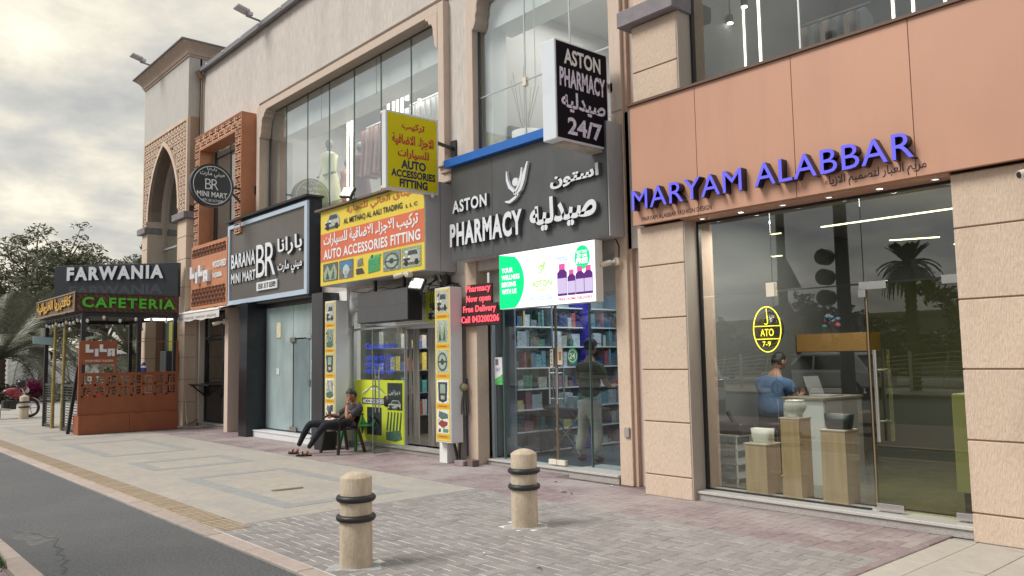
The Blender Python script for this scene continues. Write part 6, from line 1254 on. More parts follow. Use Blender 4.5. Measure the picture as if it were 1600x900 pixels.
t = thing('cash_printer', 'black printer with a raised tray on the wire drawer unit', 'printer', (-5.6, 8.4, .66)); MB().box(-5.80, -5.40, 8.22, 8.5, .66, .80).build('body', black_m, t, bevel=.02); MB().bar((-5.58, 8.35, .80), (-5.66, 8.35, .92), .05, .03).build('tray', black_m, t)
t = thing('neon_logo', 'glowing yellow neon oval with the letters ATO and 7 hanging in the fashion shop window', 'neon sign', (-4.78, 7.88, 1.6)); ny = glow((1.0, .80, .05), 2.2, 'neon_yellow'); nf = FY(7.85)
pts = [(-4.78+.165*math.cos(a), 7.85, 1.865+.245*math.sin(a)) for a in [2*math.pi*i/32 for i in range(33)]]; MB().tube(pts, .0055, 6).build('oval_tube', ny, t); MB().tube([(-4.94, 7.85, 1.90), (-4.62, 7.85, 1.90)], .0045, 6).build('cross_tube', ny, t); MB().tube([(-4.93, 7.85, 1.76), (-4.63, 7.85, 1.76)], .0045, 6).build('cross_tube', ny, t)
text('ATO', nf, -4.86, -4.70, 1.79, 1.87, ny, t, .01); text('7-9', nf, -4.84, -4.74, 1.68, 1.735, ny, t, .01); MB().tube([(-4.78, 7.85, 2.09), (-4.77, 7.85, 1.93), (-4.79, 7.85, 1.915), (-4.81, 7.85, 1.93)], .0045, 6).build('letter_tube', ny, t)
MB().lathe([(0, 0), (.19, 0), (.19, .006), (0, .006)], (-4.78, 7.87, 1.865), 32, (0, 1, 0)).build('clear_plate', glass('plate_glass', (.55, .55, .5), 1.0), t)
for k, (p, q, l) in enumerate((((-4.6, 8.8, 3.05), (-2.7, 8.8, 3.05), 'long yellow light line on the fashion shop ceiling'), ((-4.3, 9.9, 2.95), (-3.4, 9.0, 2.80), 'slanting yellow light line hanging behind the glass door'), ((-3.0, 8.3, 2.62), (-2.75, 8.3, 2.62), 'short light line at the right edge of the fashion shop'), ((-5.0, 8.4, 2.98), (-4.88, 8.4, 2.98), 'upper short light bar beside the cream glass fitting'), ((-5.0, 8.4, 2.72), (-4.88, 8.4, 2.72), 'lower short light bar beside the cream glass fitting'))):
    t = thing('light_line', l, 'light', p, 'light lines in the fashion shop'); MB().bar(p, q, .02, .012).build('tube', glow((1, .90, .50), 4 if k < 3 else 2.2, 'line_%d' % (k < 3)), t)
t = thing('back_shelf', 'orange wooden shelf with flowers behind the man in blue', 'shelf', (-5.4, 10.6, 1.7)); MB().box(-5.88, -4.9, 10.4, 10.8, 1.62, 1.86).build('box', mat('orange_wood', (.36, .20, .06), .5), t)
t = thing('flowers', 'bunch of pink and blue flowers on the wooden shelf', 'flowers', (-5.4, 10.5, 1.87))
for i in range(12): MB().ell((-5.4+rnd.uniform(-.12, .12), 10.5+rnd.uniform(-.08, .08), 1.95+rnd.uniform(0, .16)), .04, .04, .03, 8, 5).build('bloom', flat(((.55, .16, .22), (.12, .26, .36))[i % 2]), t)
t = thing('white_cabinet', 'pale cabinet at the right edge inside the glass door', 'cabinet', (-2.9, 8.6, .1)); MB().box(-3.02, -2.75, 8.05, 8.9, .30, 1.20).build('body', mat('pale_cabinet', (.50, .50, .48), .5), t, bevel=.004); MB().box(-2.98, -2.78, 8.1, 8.85, .105, .30).build('plinth', in_dark, t)
t = thing('maroon_banner', 'maroon panel hanging at the right edge behind the door glass', 'banner', (-2.85, 8.2, 1.5)); MB().box(-2.93, -2.72, 8.15, 8.17, 1.42, 2.18).build('panel', flat((.07, .008, .015)), t)
area('fashion_light', (-4.2, 9.4, 3.3), 2.6, 1.6, 42); area('plinth_fill', (-4.5, 8.05, 3.06), 1.7, .2, 30); area('pharmacy_light', (-8.3, 9.3, 3.05), 2.4, 1.8, 44, (.92, .97, 1)); area('auto_light', (-12.2, 9.2, 2.75), 2.5, 1.6, 45); area('lattice_light', (-19.4, 8.2, 7.2), 1.5, .4, 10)  # small lamp just behind the fashion glass is added to brighten the plinths
# ================================================================ inside the pharmacy: shelving with stock
sh = thing('stock_shelving', 'tall wall shelving packed with coloured medicine packets on the left inside the pharmacy', 'shelving', (-9.6, 9.8, .1))
cols = [(.34, .38, .40), (.07, .14, .24), (.26, .10, .12), (.08, .20, .13), (.36, .34, .28), (.03, .05, .15), (.52, .54, .56), (.40, .08, .08), (.55, .45, .20), (.20, .22, .25), (.16, .13, .10), (.12, .26, .30), (.28, .16, .20), (.05, .06, .07), (.10, .11, .12)]
levels = [.14, .46, .80, 1.12, 1.45, 1.78, 2.10, 2.42]
for z in levels: MB().box(-9.74, -9.42, 8.32, 11.6, z-.02, z).build('shelf', in_white, sh)
for y in (8.3, 9.1, 10.7, 11.6): MB().box(-9.74, -9.42, y-.015, y+.015, .1, 2.75).build('upright', mat('steel_blue', (.18, .22, .26), .5), sh)
MB().box(-9.74, -9.38, 9.82, 9.98, .1, 2.75).build('blue_column', flat((.03, .02, .30)), sh)
cnt = 0; stuffm = {}
for z in levels[:-1]:
    y = 8.35
    while y < 11.5:
        w_ = rnd.choice((.04, .06, .09, .13, .2)); h = rnd.uniform(.06, .28); c = rnd.choice(cols)
        if rnd.random() < .12: y += .09
        if abs(y+w_/2-9.9) > .17 and abs(y+w_/2-9.1) > .1:
            b = MB().box(-9.66+rnd.uniform(0, .06), -9.42-rnd.uniform(0, .05), y, y+w_-.008, z+.001, z+h)
            if cnt < 295: b.build('product', flat(c), sh); cnt += 1
        y += w_
t = thing('folding_table', 'folding table with stacked packets behind the pharmacy door', 'table', (-8.9, 9.0, .1)); MB().box(-9.3, -8.35, 8.75, 9.25, .80, .83).build('tabletop', mat('dark_table', (.05, .05, .06), .5), t)
for y in (8.8, 9.2): MB().bar((-9.2, y, .1), (-8.5, y, .8), .022).build('leg', steel, t); MB().bar((-8.5, y, .1), (-9.2, y, .8), .022).build('leg', steel, t)
for i in range(9): 
    o = MB().box(-.07, .07, -.09, .09, 0, .12+.05*(i % 3)).build('carton', flat(cols[(i*3) % 12]), local=True, label=('leftmost', 'second', 'third', 'fourth', 'middle', 'sixth', 'seventh', 'eighth', 'rightmost')[i]+' of the cartons standing on the folding table', cat='carton', group='cartons on the folding table'); o.location = (-9.2+.1*i, 8.95+.12*(i % 2), .831)
t = thing('counter', 'blue grey sales counter deep inside the pharmacy', 'counter', (-7.8, 10.4, .1)); MB().box(-8.6, -6.9, 10.2, 10.7, .1, 1.08).build('body', mat('counter_blue', (.14, .20, .28), .4), t); MB().box(-8.64, -6.86, 10.16, 10.74, 1.08, 1.12).build('top', in_white, t)
t = thing('wrapped_walker', 'chrome walking aid wrapped in clear plastic, right inside the pharmacy glass', 'walking aid', (-7.05, 8.4, .1))
MB().tube([(-7.22, 8.3, .14), (-7.18, 8.32, .85), (-7.10, 8.34, .93), (-7.0, 8.36, .90), (-6.98, 8.36, .8)], .016, 8).build('handle', steel, t); MB().tube([(-7.05, 8.5, .12), (-7.02, 8.5, .9)], .014, 8).build('leg', steel, t)
mb = MB(); vs = []
for j in range(12):
    a = j/11; r_ = .02+.10*abs(math.sin(a*3.1+.3)); 
    for i in range(10): th = 2*math.pi*i/10; vs.append((-7.20+.12*a+r_*math.cos(th)*(1+.3*math.sin(3*th)), 8.28+r_*math.sin(th), .14+.62*(1-a)+.01*math.sin(5*th)))
mb.add(vs, [(j*10+i, j*10+(i+1) % 10, (j+1)*10+(i+1) % 10, (j+1)*10+i) for j in range(11) for i in range(10)]); mb.build('plastic_wrap', mat('clear_wrap', (.45, .50, .54), .25, alpha=.55), t)
# inside the auto shop
t = thing('parts_shelving', 'dark shelving of car parts inside the auto shop', 'shelving', (-13.8, 9.5, .1)); 
for z in (.5, .95, 1.4, 1.85, 2.3): MB().box(-13.98, -13.6, 8.4, 11.4, z-.02, z).build('shelf', mat('steel_blue', (.18, .22, .26), .5), t)
for i in range(90): z = (.5, .95, 1.4, 1.85)[i % 4]; y = 8.45+(i//4)*.128; MB().box(-13.9, -13.62, y, y+.105, z, z+rnd.uniform(.12, .36)).build('boxed_part', flat(rnd.choice([(.05, .05, .05), (.45, .43, .40), (.40, .10, .05), (.08, .32, .32), (.60, .50, .12), (.06, .12, .40)])), t)
# ================================================================ upstairs: mannequins, clothes rail, pot
def mannequin(x, y, z, h, c, lab):
    t = thing('mannequin', lab, 'mannequin', (x, y, z), 'dressed mannequins upstairs'); s = h/1.75
    MB().lathe([(.02*s, 0), (.30*s, .02), (.27*s, .5*s), (.20*s, .95*s), (.15*s, 1.08*s), (.17*s, 1.3*s), (.19*s, 1.42*s), (.07*s, 1.50*s)], (x, y, z), 20).build('dress', mat('dress_%d' % int(c[0]*99), c, .8, var=.08, vscale=(20, 20, 2), bump=.3, bscale=(30, 30, 3)), t)
    MB().cyl((x, y, z+1.48*s), (x, y, z+1.58*s), .05*s, n=10).ell((x, y, z+1.66*s), .075*s, .09*s, .115*s).build('head', mat('mannequin_grey', (.16, .16, .17), .4), t)
    for sx in (-1, 1): MB().cyl((x+sx*.19*s, y, z+1.40*s), (x+sx*.30*s, y-.06, z+.98*s), .05*s, .06*s, n=8).build('sleeve', MATS['dress_%d' % int(c[0]*99)], t); MB().cyl((x+sx*.30*s, y-.06, z+.98*s), (x+sx*.12*s, y-.22, z+.92*s), .035*s, .025*s, n=8).build('arm', mat('mannequin_grey', (.16, .16, .17), .4), t)
mannequin(-15.9, 8.6, 4.72, 1.78, (.66, .68, .44), 'mannequin in a long pale yellow dress in the big upper window'); mannequin(-16.5, 9.4, 4.7, 1.6, (.62, .33, .27), 'mannequin in a peach dress behind the light strips'); mannequin(-15.75, 9.3, 4.75, 1.78, (.20, .12, .14), 'mannequin in a dark plum dress right of the light strips')
def rail(x0, x1, y, z, n, cl, lab):
    t = thing('clothes_rail', lab, 'clothes rail', ((x0+x1)/2, y, z)); MB().bar((x0, y, z), (x1, y, z), .025).build('rail', alu, t)
    for i in range(n):
        x = x0+(i+.5)*(x1-x0)/n; g = mat('garment_%d' % int(cl[i % len(cl)][0]*100), cl[i % len(cl)], .85, bump=.3, bscale=(30, 30, 4), var=.1, vscale=(15, 15, 2)); w_ = .17; vs = []
        for (hw, zz) in ((.03, -.05), (.20, -.14), (.17, -.5), (.22, -1.15)):
            for (a, b) in ((-1, -1), (1, -1), (1, 1), (-1, 1)): vs.append((x+b*.03, y+a*hw, z+zz))
        MB().add(vs, [(j*4+k, j*4+(k+1) % 4, (j+1)*4+(k+1) % 4, (j+1)*4+k) for j in range(3) for k in range(4)]).build('garment', g, t)
rail(-13.6, -11.6, 9.2, 6.84, 11, [(.72, .72, .72), (.60, .60, .62)], 'clothes rail with white garments in the right part of the big upper window'); rail(-15.4, -14.3, 9.25, 6.78, 6, [(.32, .18, .18), (.42, .30, .30)], 'clothes rail with dusky pink garments behind the plum mannequin'); rail(-5.6, -4.6, 10.4, 6.2, 6, [(.45, .38, .36), (.30, .33, .36)], 'clothes rail in the upper right window')
t = thing('white_planter', 'round white planter with thin bare branches in the window above the pharmacy', 'planter', (-8.75, 8.3, 4.6)); MB().lathe([(.20, 0), (.24, .12), (.25, .38), (.22, .38), (.21, .3), (0, .3)], (-9.15, 8.4, 4.75), 24).build('bowl', white_p, t)
for i in range(7): a = i*.9; MB().tube([(-9.15, 8.4, 5.0), (-9.15+.08*math.cos(a), 8.35+.08*math.sin(a), 5.3), (-9.15+.25*math.cos(a), 8.35+.2*math.sin(a), 5.8+.05*i)], .006, 5).build('branch', mat('bare_twig', (.40, .38, .34), .8), t)
t = thing('sofa', 'dark grey low cabinet in the window above the pharmacy', 'cabinet', (-9.3, 8.6, 4.6)); MB().box(-10.0+.3, -9.45, 8.3, 9.3, 4.6, 5.3).build('body', mat('grey_green', (.16, .18, .17), .7), t, bevel=.02)
# ================================================================ motorcycle beside the distant bollard
mc = thing('motorcycle', 'red motorcycle parked at the left edge behind the distant bollard', 'motorcycle', (-29.7, 5.5, 0), rz=R(8))
red = mat('red_tank_paint', (.26, .018, .035), .25, coat=.5); bm_ = black_m
def mcp(n, mb, m, **k): return mb.build(n, m, mc, local=True, **k)
for yy, nm in ((0, 'front_wheel'), (-1.28, 'rear_wheel')):
    w_ = mcp(nm, MB().torus((0, yy, .30), .255, .045, (1, 0, 0), 36, 10), rubber); MB().torus((0, yy, .30), .215, .014, (1, 0, 0), 30, 6).cyl((-.05, yy, .30), (.05, yy, .30), .04, n=12).build('rim', alu, w_, local=True)
    for k in range(5): a = 2*math.pi*k/5; MB().bar((0, yy, .30), (0, yy+.21*math.cos(a), .30+.21*math.sin(a)), .025).build('spoke', alu, w_, local=True)
    mcp('mudguard', MB().prism([(yy+.34*math.cos(R(a)), .30+.34*math.sin(R(a))) for a in range(30, 151, 15)]+[(yy+.325*math.cos(R(a)), .30+.325*math.sin(R(a))) for a in range(150, 29, -15)], FXp(0), -.06, .06), red if yy == 0 else bm_)
for sx in (-.07, .07): mcp('fork_tube', MB().cyl((sx, 0, .30), (sx, -.27, .92), .02, n=8), steel)
mcp('tank', MB().ell((0, -.52, .82), .13, .27, .13, 16, 10), red); mcp('tank_panel', MB().ell((0, -.40, .70), .15, .18, .10, 12, 8), red)
mcp('seat', MB().prism([(-.75, .82), (-.72, .74), (-1.35, .74), (-1.45, .86), (-1.05, .80)], FXp(0), -.12, .12), bm_, bevel=.03); mcp('tail', MB().prism([(-1.0, .74), (-1.5, .84), (-1.45, .76), (-1.0, .62)], FXp(0), -.08, .08), red, bevel=.02)
mcp('engine', MB().box(-.13, .13, -.78, -.42, .28, .56).cyl((-.16, -.55, .38), (.16, -.55, .38), .10, n=14), mat('engine_grey', (.06, .06, .065), .4, .6), bevel=.02); mcp('frame_tube', MB().bar((0, -.25, .86), (0, -.45, .30), .04).bar((0, -.45, .30), (0, -1.28, .30), .04).bar((0, -.85, .74), (0, -1.28, .30), .03), bm_)
mcp('exhaust', MB().cyl((.14, -.6, .28), (.16, -1.35, .36), .035, .05, n=10), steel); mcp('handlebar', MB().tube([(-.36, -.36, 1.02), (-.12, -.28, .98), (.12, -.28, .98), (.36, -.36, 1.02)], .014, 8), bm_)
mcp('headlight', MB().ell((0, -.12, .86), .09, .09, .10, 12, 8), mat('lamp_glass', (.5, .5, .5), .1)); mcp('cowl', MB().ell((0, -.18, .92), .10, .10, .10, 12, 8), red)
for sx in (-1, 1): mcp('mirror', MB().cyl((sx*.25, -.32, 1.0), (sx*.32, -.28, 1.16), .007, n=6).ell((sx*.33, -.28, 1.19), .05, .015, .03, 10, 6), bm_)
mcp('side_stand', MB().bar((-.1, -.8, .3), (-.26, -.75, .01), .025), bm_); 
hl = thing('helmet', 'black helmet hung on the motorcycle handlebar', 'helmet', (-29.65, 5.25, 1.0)); MB().ell((0, 0, .08), .12, .15, .13, 16, 10).build('shell', mat('helmet_black', (.02, .022, .025), .2), hl, local=True); MB().ell((0, .08, .08), .10, .08, .05, 12, 8).build('visor', mat('visor', (.10, .11, .12), .05), hl, local=True)
# ================================================================ compound wall, hedge, trees on the left
wl = thing('compound_wall', 'long white boundary wall with pointed posts behind the motorcycle', 'wall', (-58, 12, 0))
A, Bq = Vector((-64, 3, 0)), Vector((-54.6, 17.2, 0)); d = (Bq-A).normalized(); nrm = Vector((d.y, -d.x, 0)); L_ = (Bq-A).length
fw_ = lambda u, v, e=0: A + d*u + Vector((0, 0, v)) + nrm*e
MB().rect(fw_, -40, L_, 0, 1.75, -.15, .0).build('wall', mat('wall_white', (.72, .73, .75), .7, var=.05, vscale=(1, 1, 1)), wl); MB().rect(fw_, -40, L_, 1.75, 1.95, -.2, .08).build('coping', white_p, wl)
for i in range(-9, 8):
    u = i*2.3+1.0
    if u < L_: MB().prism([(u-.28, 0), (u+.28, 0), (u+.28, 2.25), (u+.16, 2.55), (u-.16, 2.55), (u-.28, 2.25)], fw_, -.3, .22).build('post', white_p, wl, bevel=.02)
t = thing('low_wall', 'plain beige wall beyond the kiosk', 'wall', (-48, 15, 0)); MB().box(-50, -49.6, 12.6, 25, 0, 2.2).build('wall', mat('beige_wall', (.50, .43, .34), .8), t)
# leaf cloud helper
def leafcloud(clumps, n, size, seed, flatness=.6):
    r = random.Random(seed); mb_v = []; mb_f = []; tot = sum(c[3]**2 for c in clumps)
    for (cx, cy, cz, cr) in clumps:
        for _ in range(int(n*cr*cr/tot)):
            while True:
                v = Vector((r.uniform(-1, 1), r.uniform(-1, 1), r.uniform(-1, 1)))
                if .25 < v.length < 1: break
            p = Vector((cx, cy, cz)) + Vector((v.x, v.y, v.z*flatness))*cr; a = Vector((r.gauss(0, 1), r.gauss(0, 1), r.gauss(0, .5))).normalized(); b = a.cross(Vector((r.gauss(0, 1), r.gauss(0, 1), r.gauss(0, 1)))).normalized()
            s = size*r.uniform(.6, 1.3); k = len(mb_v); mb_v += [p-a*s, p+b*s*.35, p+a*s, p-b*s*.35]; mb_f.append((k, k+1, k+2, k+3))
    m = MB(); m.v = mb_v; m.f = [list(f) for f in mb_f]; m.m = [0]*len(mb_f); m.s = [False]*len(mb_f); return m
def leafmat(name, c, v=.35): 
    m = mat(name, c, .6, island=v); b = m.node_tree.nodes['Principled BSDF']; return m
lf1 = leafmat('leaf_green', (.12, .13, .08)); lf2 = leafmat('leaf_dark', (.075, .095, .058)); bark = mat('bark', (.16, .12, .09), .9, var=.3, vscale=(9, 9, 3), bump=.8)
def tree(loc, h, spread, seed, lab, n=9000, lf=lf1, size=.16, cat='tree', name='broadleaf_tree', grp='trees behind the boundary wall', low=.35, open_=1.0, limbs=9):
    r = random.Random(seed); t = thing(name, lab, cat, loc, grp); tr = MB(); cl = []; L0 = Vector(loc)
    top = Vector((0, 0, h*.42)); tr.cyl((0, 0, 0), top, .028*h, .018*h, n=10)
    for i in range(limbs):
        a = 2*math.pi*i/limbs+r.uniform(-.3, .3); s = Vector((0, 0, h*r.uniform(low*.6, .42))); e = Vector((math.cos(a)*spread*r.uniform(.45, 1), math.sin(a)*spread*r.uniform(.45, 1), h*r.uniform(low+.15, .98))); mid = (s+e)/2+Vector((0, 0, h*.06))
        tr.cyl(s, mid, .012*h, .008*h, n=7, cap=False).cyl(mid, e, .008*h, .003*h, n=6, cap=False)
        for k in range(9):
            q = mid.lerp(e, r.uniform(.15, 1.0)) + Vector((r.gauss(0, 1), r.gauss(0, 1), r.gauss(0, .5)))*spread*.17; tr.cyl(mid.lerp(e, .4), q, .004*h, .0018*h, n=5, cap=False); cl.append((q.x, q.y, q.z, spread*r.uniform(.07, .17)*open_)); cl.append((q.x+r.gauss(0, .09)*spread, q.y+r.gauss(0, .09)*spread, q.z+r.gauss(0, .07)*spread, spread*r.uniform(.05, .12)*open_))
    tr.build('trunk', bark, t, local=True); leafcloud(cl, n, size, seed).build('crown', lf, t, local=True, kind='stuff'); return t
tree((-63, 11.2, 0), 11.9, 6.3, 3, 'tall open-crowned green tree behind the white wall, leftmost', 24000, lf1, .15, open_=1.1, limbs=20, low=.2)
tree((-67.5, 17.4, 0), 10.6, 5.2, 5, 'green tree whose crown rises just left of the black roof board', 18000, lf1, .15, open_=1.1, limbs=16, low=.2)
tree((-70, 4.5, 0), 10.0, 6, 11, 'tree at the left edge of the picture behind the others', 12000, lf2, .15)
tree((-60, 24.5, 0), 6.0, 5, 13, 'low dark tree behind the kiosk', 7000, lf2, .18, low=.15); tree((-72, 12, 0), 6.5, 7, 17, 'wide dark tree filling the gap above the wall', 12000, lf2, .22, low=.08)
# date palms: fronds are parts
frm = leafmat('palm_frond', (.16, .17, .125), .3)
def frond_mesh(L_, droop, seed):
    r = random.Random(seed); mb = MB(); P_ = []; n = 16
    for i in range(n+1): a = i/n; P_.append(Vector((L_*a*(1-.18*a*a), 0, L_*(.42*a-droop*a*a))))
    for a, b in zip(P_, P_[1:]): mb.cyl(a, b, .03*(1-.5*a.x/L_), n=4, cap=False)
    for i in range(1, n*4):
        a = i/(n*4); k = min(int(a*n), n-1); p = P_[k].lerp(P_[k+1], a*n-k); d_ = (P_[k+1]-P_[k]).normalized(); ll = .55*L_/3*math.sin(math.pi*min(.98, a*.85+.12))
        for sd in (-1, 1):
            q = p + (d_*.55+Vector((0, sd*.8, .18-.35*a+r.uniform(-.15, .1)))).normalized()*ll*r.uniform(.8, 1.1); w_ = d_*.028
            mb.add([p-w_, p+w_, q+w_*.2], [(0, 1, 2)])
    return mb
def palm(loc, trunk, L_, nf, seed, lab, grp, cat='palm tree', droop=.62, m=None):
    t = thing('date_palm', lab, cat, loc, grp); r = random.Random(seed); mb = MB()
    for i in range(int(trunk/.22)+1): mb.lathe([(.20, i*.22), (.25, i*.22+.16), (.20, i*.22+.22)], (0, 0, 0), 12)
    mb.build('trunk', mat('palm_trunk', (.14, .10, .07), .9, var=.3, bump=.9, bscale=(20, 20, 20)), t, local=True)
    ms_ = [frond_mesh(L_, dr, seed+i).build('frond', m or frm, t, local=True) for i, dr in enumerate((.25, droop, droop+.35))]
    objs = list(ms_)
    while len(objs) < nf: o = ms_[len(objs) % 3].copy(); COL.objects.link(o); objs.append(o)
    for i, o in enumerate(objs):
        o.parent = t; o.location = (0, 0, trunk+.1); o.rotation_euler = (R(r.uniform(-12, 12)), R(-38+ (i % 3)*24 + r.uniform(-8, 8)), i*2.4+r.uniform(-.2, .2)); o.scale = (1, 1, 1)
    return t
palm((-43.5, 6.8, 0), 1.9, 4.6, 44, 21, 'bushy date palm spilling over the white wall left of the kiosk', 'date palms by the boundary wall'); palm((-47, 2.2, 0), 2.2, 5.0, 40, 23, 'date palm at the left edge in front of the white wall', 'date palms by the boundary wall')
palm((-46, 13.2, 0), 2.0, 4.4, 40, 25, 'date palm seen through the open kiosk', 'date palms by the boundary wall'); palm((-50, 9.8, 0), 2.6, 4.6, 36, 27, 'date palm behind the others, above the white wall', 'date palms by the boundary wall')
# hedge with bougainvillea
hd = thing('flower_hedge', 'clipped green hedge with magenta bougainvillea blossom behind the motorcycle', 'hedge', (-42, 7, 0)); r = random.Random(5)
cl = [(-43+r.uniform(-.5, .5), y*.45-2, .45+r.uniform(-.1, .15), .55) for y in range(0, 34)]
leafcloud(cl, 16000, .07, 31, .8).build('leaves', lf2, hd, kind='stuff'); cl2 = [(-42.6+r.uniform(-.2, .4), 7.6+i*.13, .55+r.uniform(-.2, .3), .35) for i in range(9)]; leafcloud(cl2, 2600, .05, 37, .8).build('blossom', mat('magenta_blossom', (.32, .015, .12), .6, island=.3), hd, kind='stuff')
cl3 = [(-42.3, y*.5-2, .18, .4) for y in range(0, 30)]; leafcloud(cl3, 5000, .05, 41, .5).build('low_red_growth', mat('red_green_leaf', (.10, .05, .03), .7, island=.4), hd, kind='stuff')
cl4 = [(-23.9+r.uniform(-.2, .2), 8.8+r.uniform(-.3, .3), .9+r.uniform(-.3, .4), .3) for i in range(5)]
sp = thing('potted_shrub', 'small leafy shrub between the bamboo poles and the white wall', 'shrub', (-30, 9, 0)); leafcloud([(-30, 7.9, 1.0, .3), (-30.1, 8.0, 1.35, .28), (-30, 8.1, .6, .3)], 700, .09, 43, 1.0).build('leaves', lf1, sp, kind='stuff'); MB().cyl((-30, 8, 0), (-30, 8, .9), .02, n=6).build('stem', bark, sp)
# grass tuft on the island
g = MB(); r = random.Random(9)
for i in range(2600):
    x = -8.30+r.gauss(0, .22); y = 1.14+r.uniform(-.16, .17); h = r.uniform(.03, .075); a = r.uniform(0, 6.28); dx, dy = math.cos(a)*.006, math.sin(a)*.006; lx, ly = r.uniform(-.03, .03), r.uniform(-.03, .03)
    g.add([(x-dx, y-dy, -.01), (x+dx, y+dy, -.01), (x+lx, y+ly, h)], [(0, 1, 2)])
g.build('grass', mat('grass_blade', (.050, .11, .025), .6, island=.4), origin=(-8.3, 1.1, 0), kind='stuff', label='tuft of green ground cover by the near kerb', cat='grass')
# ================================================================ across the street: what the shop glass mirrors
def box_car(loc, rz, paint, lab, L_=4.7, H=1.72, Wd=1.9):
    t = thing('parked_car', lab, 'car', loc, 'cars across the pavement', rz); h = Wd/2; side = lambda u, v, d=0: Vector((u, d, v)); a = L_/2; mp = mat(paint[0], paint[1], .25, coat=.6)
    lo = [(-a, .35), (-a+.05, .95), (-a+.95, 1.03), (a-.75, 1.05), (a-.05, .98), (a, .40)]
    bd = MB(); n = len(lo); vs = []
    for y, k in ((-h, .0), (-h+.10, .06), (h-.10, .06), (h, .0)): vs += [(u, y, v-(.05 if k == 0 and v > .5 else 0)) for u, v in lo]
    body = MB().prism(lo, side, -h, h).build('body', mp, t, local=True, bevel=.09, seg=3)
    gh = [(-a+1.0, 1.0), (-a+1.75, H), (a-.85, H-.02), (a-.25, 1.02)]; cb = MB(); vs = []
    for y, s_ in ((-h+.08, 1), (h-.08, 1)): vs += [(u, y*(1 if v < 1.2 else .84), v) for u, v in gh]
    cb.add(vs, [(0, 1, 2, 3), (7, 6, 5, 4), (0, 4, 5, 1), (1, 5, 6, 2), (2, 6, 7, 3)]); cb.build('cabin', mp, t, local=True, bevel=.05, seg=2)
    gm = mat('car_glass', (.015, .02, .022), .08)
    for sgn in (-1, 1):
        for (u0, u1, t0, t1) in ((-a+1.25, -.1, -a+1.78, -.1), (.0, a-1.15, .0, a-1.25)):
            y0 = sgn*(h-.075); y1 = sgn*(h-.08)*.86; q = [(u0, y0+sgn*.012, 1.08), (u1, y0+sgn*.012, 1.08), (t1, y1+sgn*.012, H-.12), (t0, y1+sgn*.012, H-.12)]; MB().add(q, [(0, 1, 2, 3)]).build('side_window', gm, t, local=True)
    MB().add([(-a+1.02, -h+.2, 1.06), (-a+1.02, h-.2, 1.06), (-a+1.68, h-.3, H-.08), (-a+1.68, -h+.3, H-.08)], [(0, 1, 2, 3)]).build('windscreen', gm, t, local=True); MB().add([(a-.25, -h+.2, 1.08), (a-.25, h-.2, 1.08), (a-.75, h-.3, H-.12), (a-.75, -h+.3, H-.12)], [(0, 3, 2, 1)]).build('rear_window', gm, t, local=True)
    for u in (-a+.85, a-.85):
        for sgn in (-1, 1): w_ = MB().cyl((u, sgn*(h-.20), .34), (u, sgn*(h+.01), .34), .34, n=28).build('wheel', rubber, t, local=True, bevel=.03); MB().cyl((u, sgn*(h-.02), .34), (u, sgn*(h+.02), .34), .21, n=16).build('rim', alu, w_, local=True)
    for sgn in (-1, 1): MB().box(-a-.01, -a+.12, sgn*(h-.55), sgn*(h-.1), .72, .88).build('headlight', mat('lamp_glass', (.5, .5, .5), .1), t, local=True, bevel=.02); MB().box(a-.12, a+.012, sgn*(h-.40), sgn*(h-.04), .78, .98).build('tail_light', mat('tail_red', (.30, .02, .02), .2), t, local=True, bevel=.02)
    MB().box(a-.01, a+.015, -.26, .26, .70, .82).build('number_plate', white_s, t, local=True); return t
box_car((-15.6, -5.6, -.10), R(52), ('white_car_paint', (.8, .8, .8)), 'white estate car mirrored at the left of the fashion shop glass'); box_car((-15.8, -14.6, -.10), R(0), ('silver_car_paint', (.72, .72, .70)), 'silver car mirrored behind the reception desk in the fashion shop glass')
fn = thing('wave_fence', 'pale metal guard fence with wavy rails mirrored in the fashion shop glass', 'fence', (-12, -18, 0)); fm = mat('fence_paint', (.60, .57, .42), .5)
for k in range(-5, 9):
    x0 = -14.0+k*3.9-3.9
    MB().cyl((x0, -18, 0), (x0, -18, 1.6), .07, n=8).build('fence_post', fm, fn)
    for j in range(8):
        z = .25+j*.17; MB().tube([(x0+.12+3.66*q/10, -18, z+(.12 if (k % 2) else -.12)*math.sin(math.pi*q/10)*(j/7)) for q in range(11)], .016, 5).build('rail', fm, fn)
    for q in (.3, .7): MB().bar((x0+3.9*q, -18, .2), (x0+3.9*q+.3, -18, 1.5), .03).build('bar', fm, fn)
def pole(x, y, r0, h, lab): 
    t = thing('street_pole', lab, 'pole', (x, y, -.02), 'poles across the path'); MB().cyl((x, y, -.02), (x, y, h), r0, r0*.8, n=16).build('shaft', mat('dark_pole', (.035, .04, .045), .4), t); return t
p1_ = pole(-9.55, -1.0, .11, 7.5, 'dark pole carrying two triangular signs, mirrored in the fashion shop glass'); p2_ = pole(-8.15, -1.0, .15, 8.5, 'thick dark traffic light pole mirrored in the fashion shop glass')
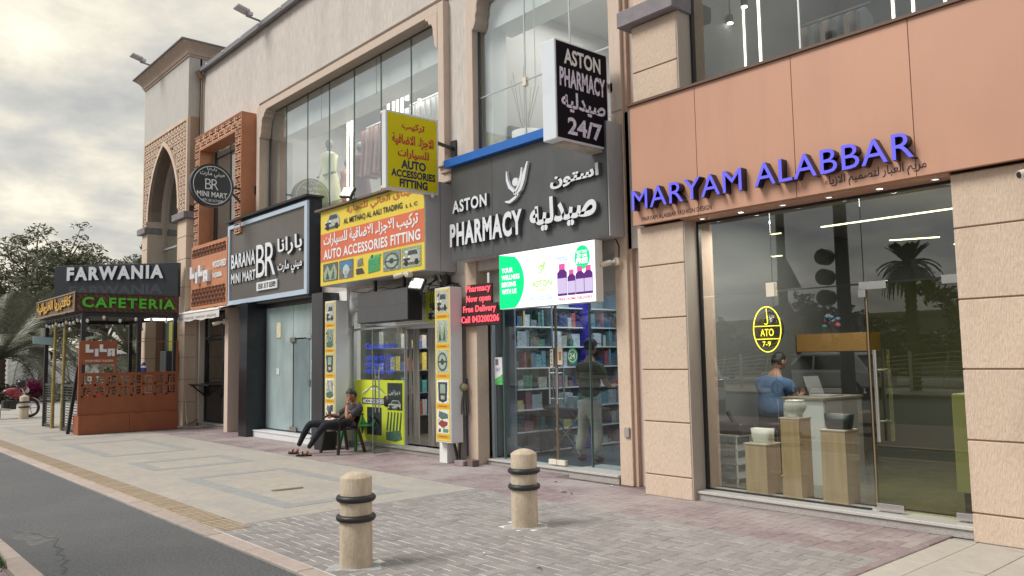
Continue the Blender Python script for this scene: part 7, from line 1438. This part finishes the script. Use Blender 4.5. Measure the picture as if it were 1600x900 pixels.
for z in (3.02, 2.10): MB().prism([(-9.68, z), (-9.02, z), (-9.35, z+.66)], lambda u, v, d: Vector((u, -.86+d, v)), -.02, .02).build('triangle_sign', mat('sign_back', (.16, .14, .13), .5), p1_)
tl = thing('traffic_light', 'three round black traffic light lamps seen from behind in the mirror of the glass', 'traffic light', (-8.5, -.9, 2.6))
for z in (3.63, 3.20, 2.76): MB().cyl((-8.46, -.98, z), (-8.46, -.74, z), .17, n=24).torus((-8.46, -.74, z), .14, .02, (0, 1, 0), 24, 6).build('lamp_housing', mat('lamp_black', (.025, .025, .028), .4), tl, bevel=.01)
palm((-14.2, -18.9, 0), 5.0, 1.45, 60, 51, 'tall palm mirrored in the upper glass of the fashion shop door', 'trees across the street', droop=.8, m=leafmat('palm_dark', (.10, .12, .04), .3))
tree((-9.0, -27, 0), 6.6, 5.0, 61, 'broad tree right of the palm across the street', 7000, lf1, .2, grp='trees across the street', low=.1); tree((-14, -30, 0), 5.6, 5.5, 62, 'bushy tree behind the palm across the street', 7000, lf1, .2, grp='trees across the street', low=.05)
tree((-22, -28, 0), 4.8, 4.5, 63, 'low dark tree across the street, second from the left', 6000, lf2, .2, grp='trees across the street', low=.05); tree((-31, -31, 0), 6.0, 5.5, 64, 'low dark tree across the street, leftmost', 6000, lf2, .2, grp='trees across the street', low=.05)
tree((-2, -30, 0), 7, 5.5, 65, 'tree across the street behind the camera', 6000, lf2, .2, grp='trees across the street', low=.05); tree((-44, -33, 0), 6.5, 7, 66, 'wide tree far along the opposite side', 6000, lf2, .22, grp='trees across the street', low=.05)
hs2 = thing('flat_building', 'low plain building across the street behind the trees', 'building', (-18, -45, 0)); MB().box(-60, 20, -50, -45, 0, 4.2).build('wall', mat('dun_wall', (.34, .30, .24), .8), hs2); MB().box(-60.2, 20.2, -50.2, -44.8, 4.2, 4.5).build('parapet', mat('dun_wall', (.34, .30, .24), .8), hs2)
for i in range(12): MB().box(-55+i*6, -52+i*6, -45.0, -44.93, .8, 2.8).build('window', mat('car_glass', (.015, .02, .022), .08), hs2)
for o in bpy.data.objects:
    if '_w' in o: del o['_w']
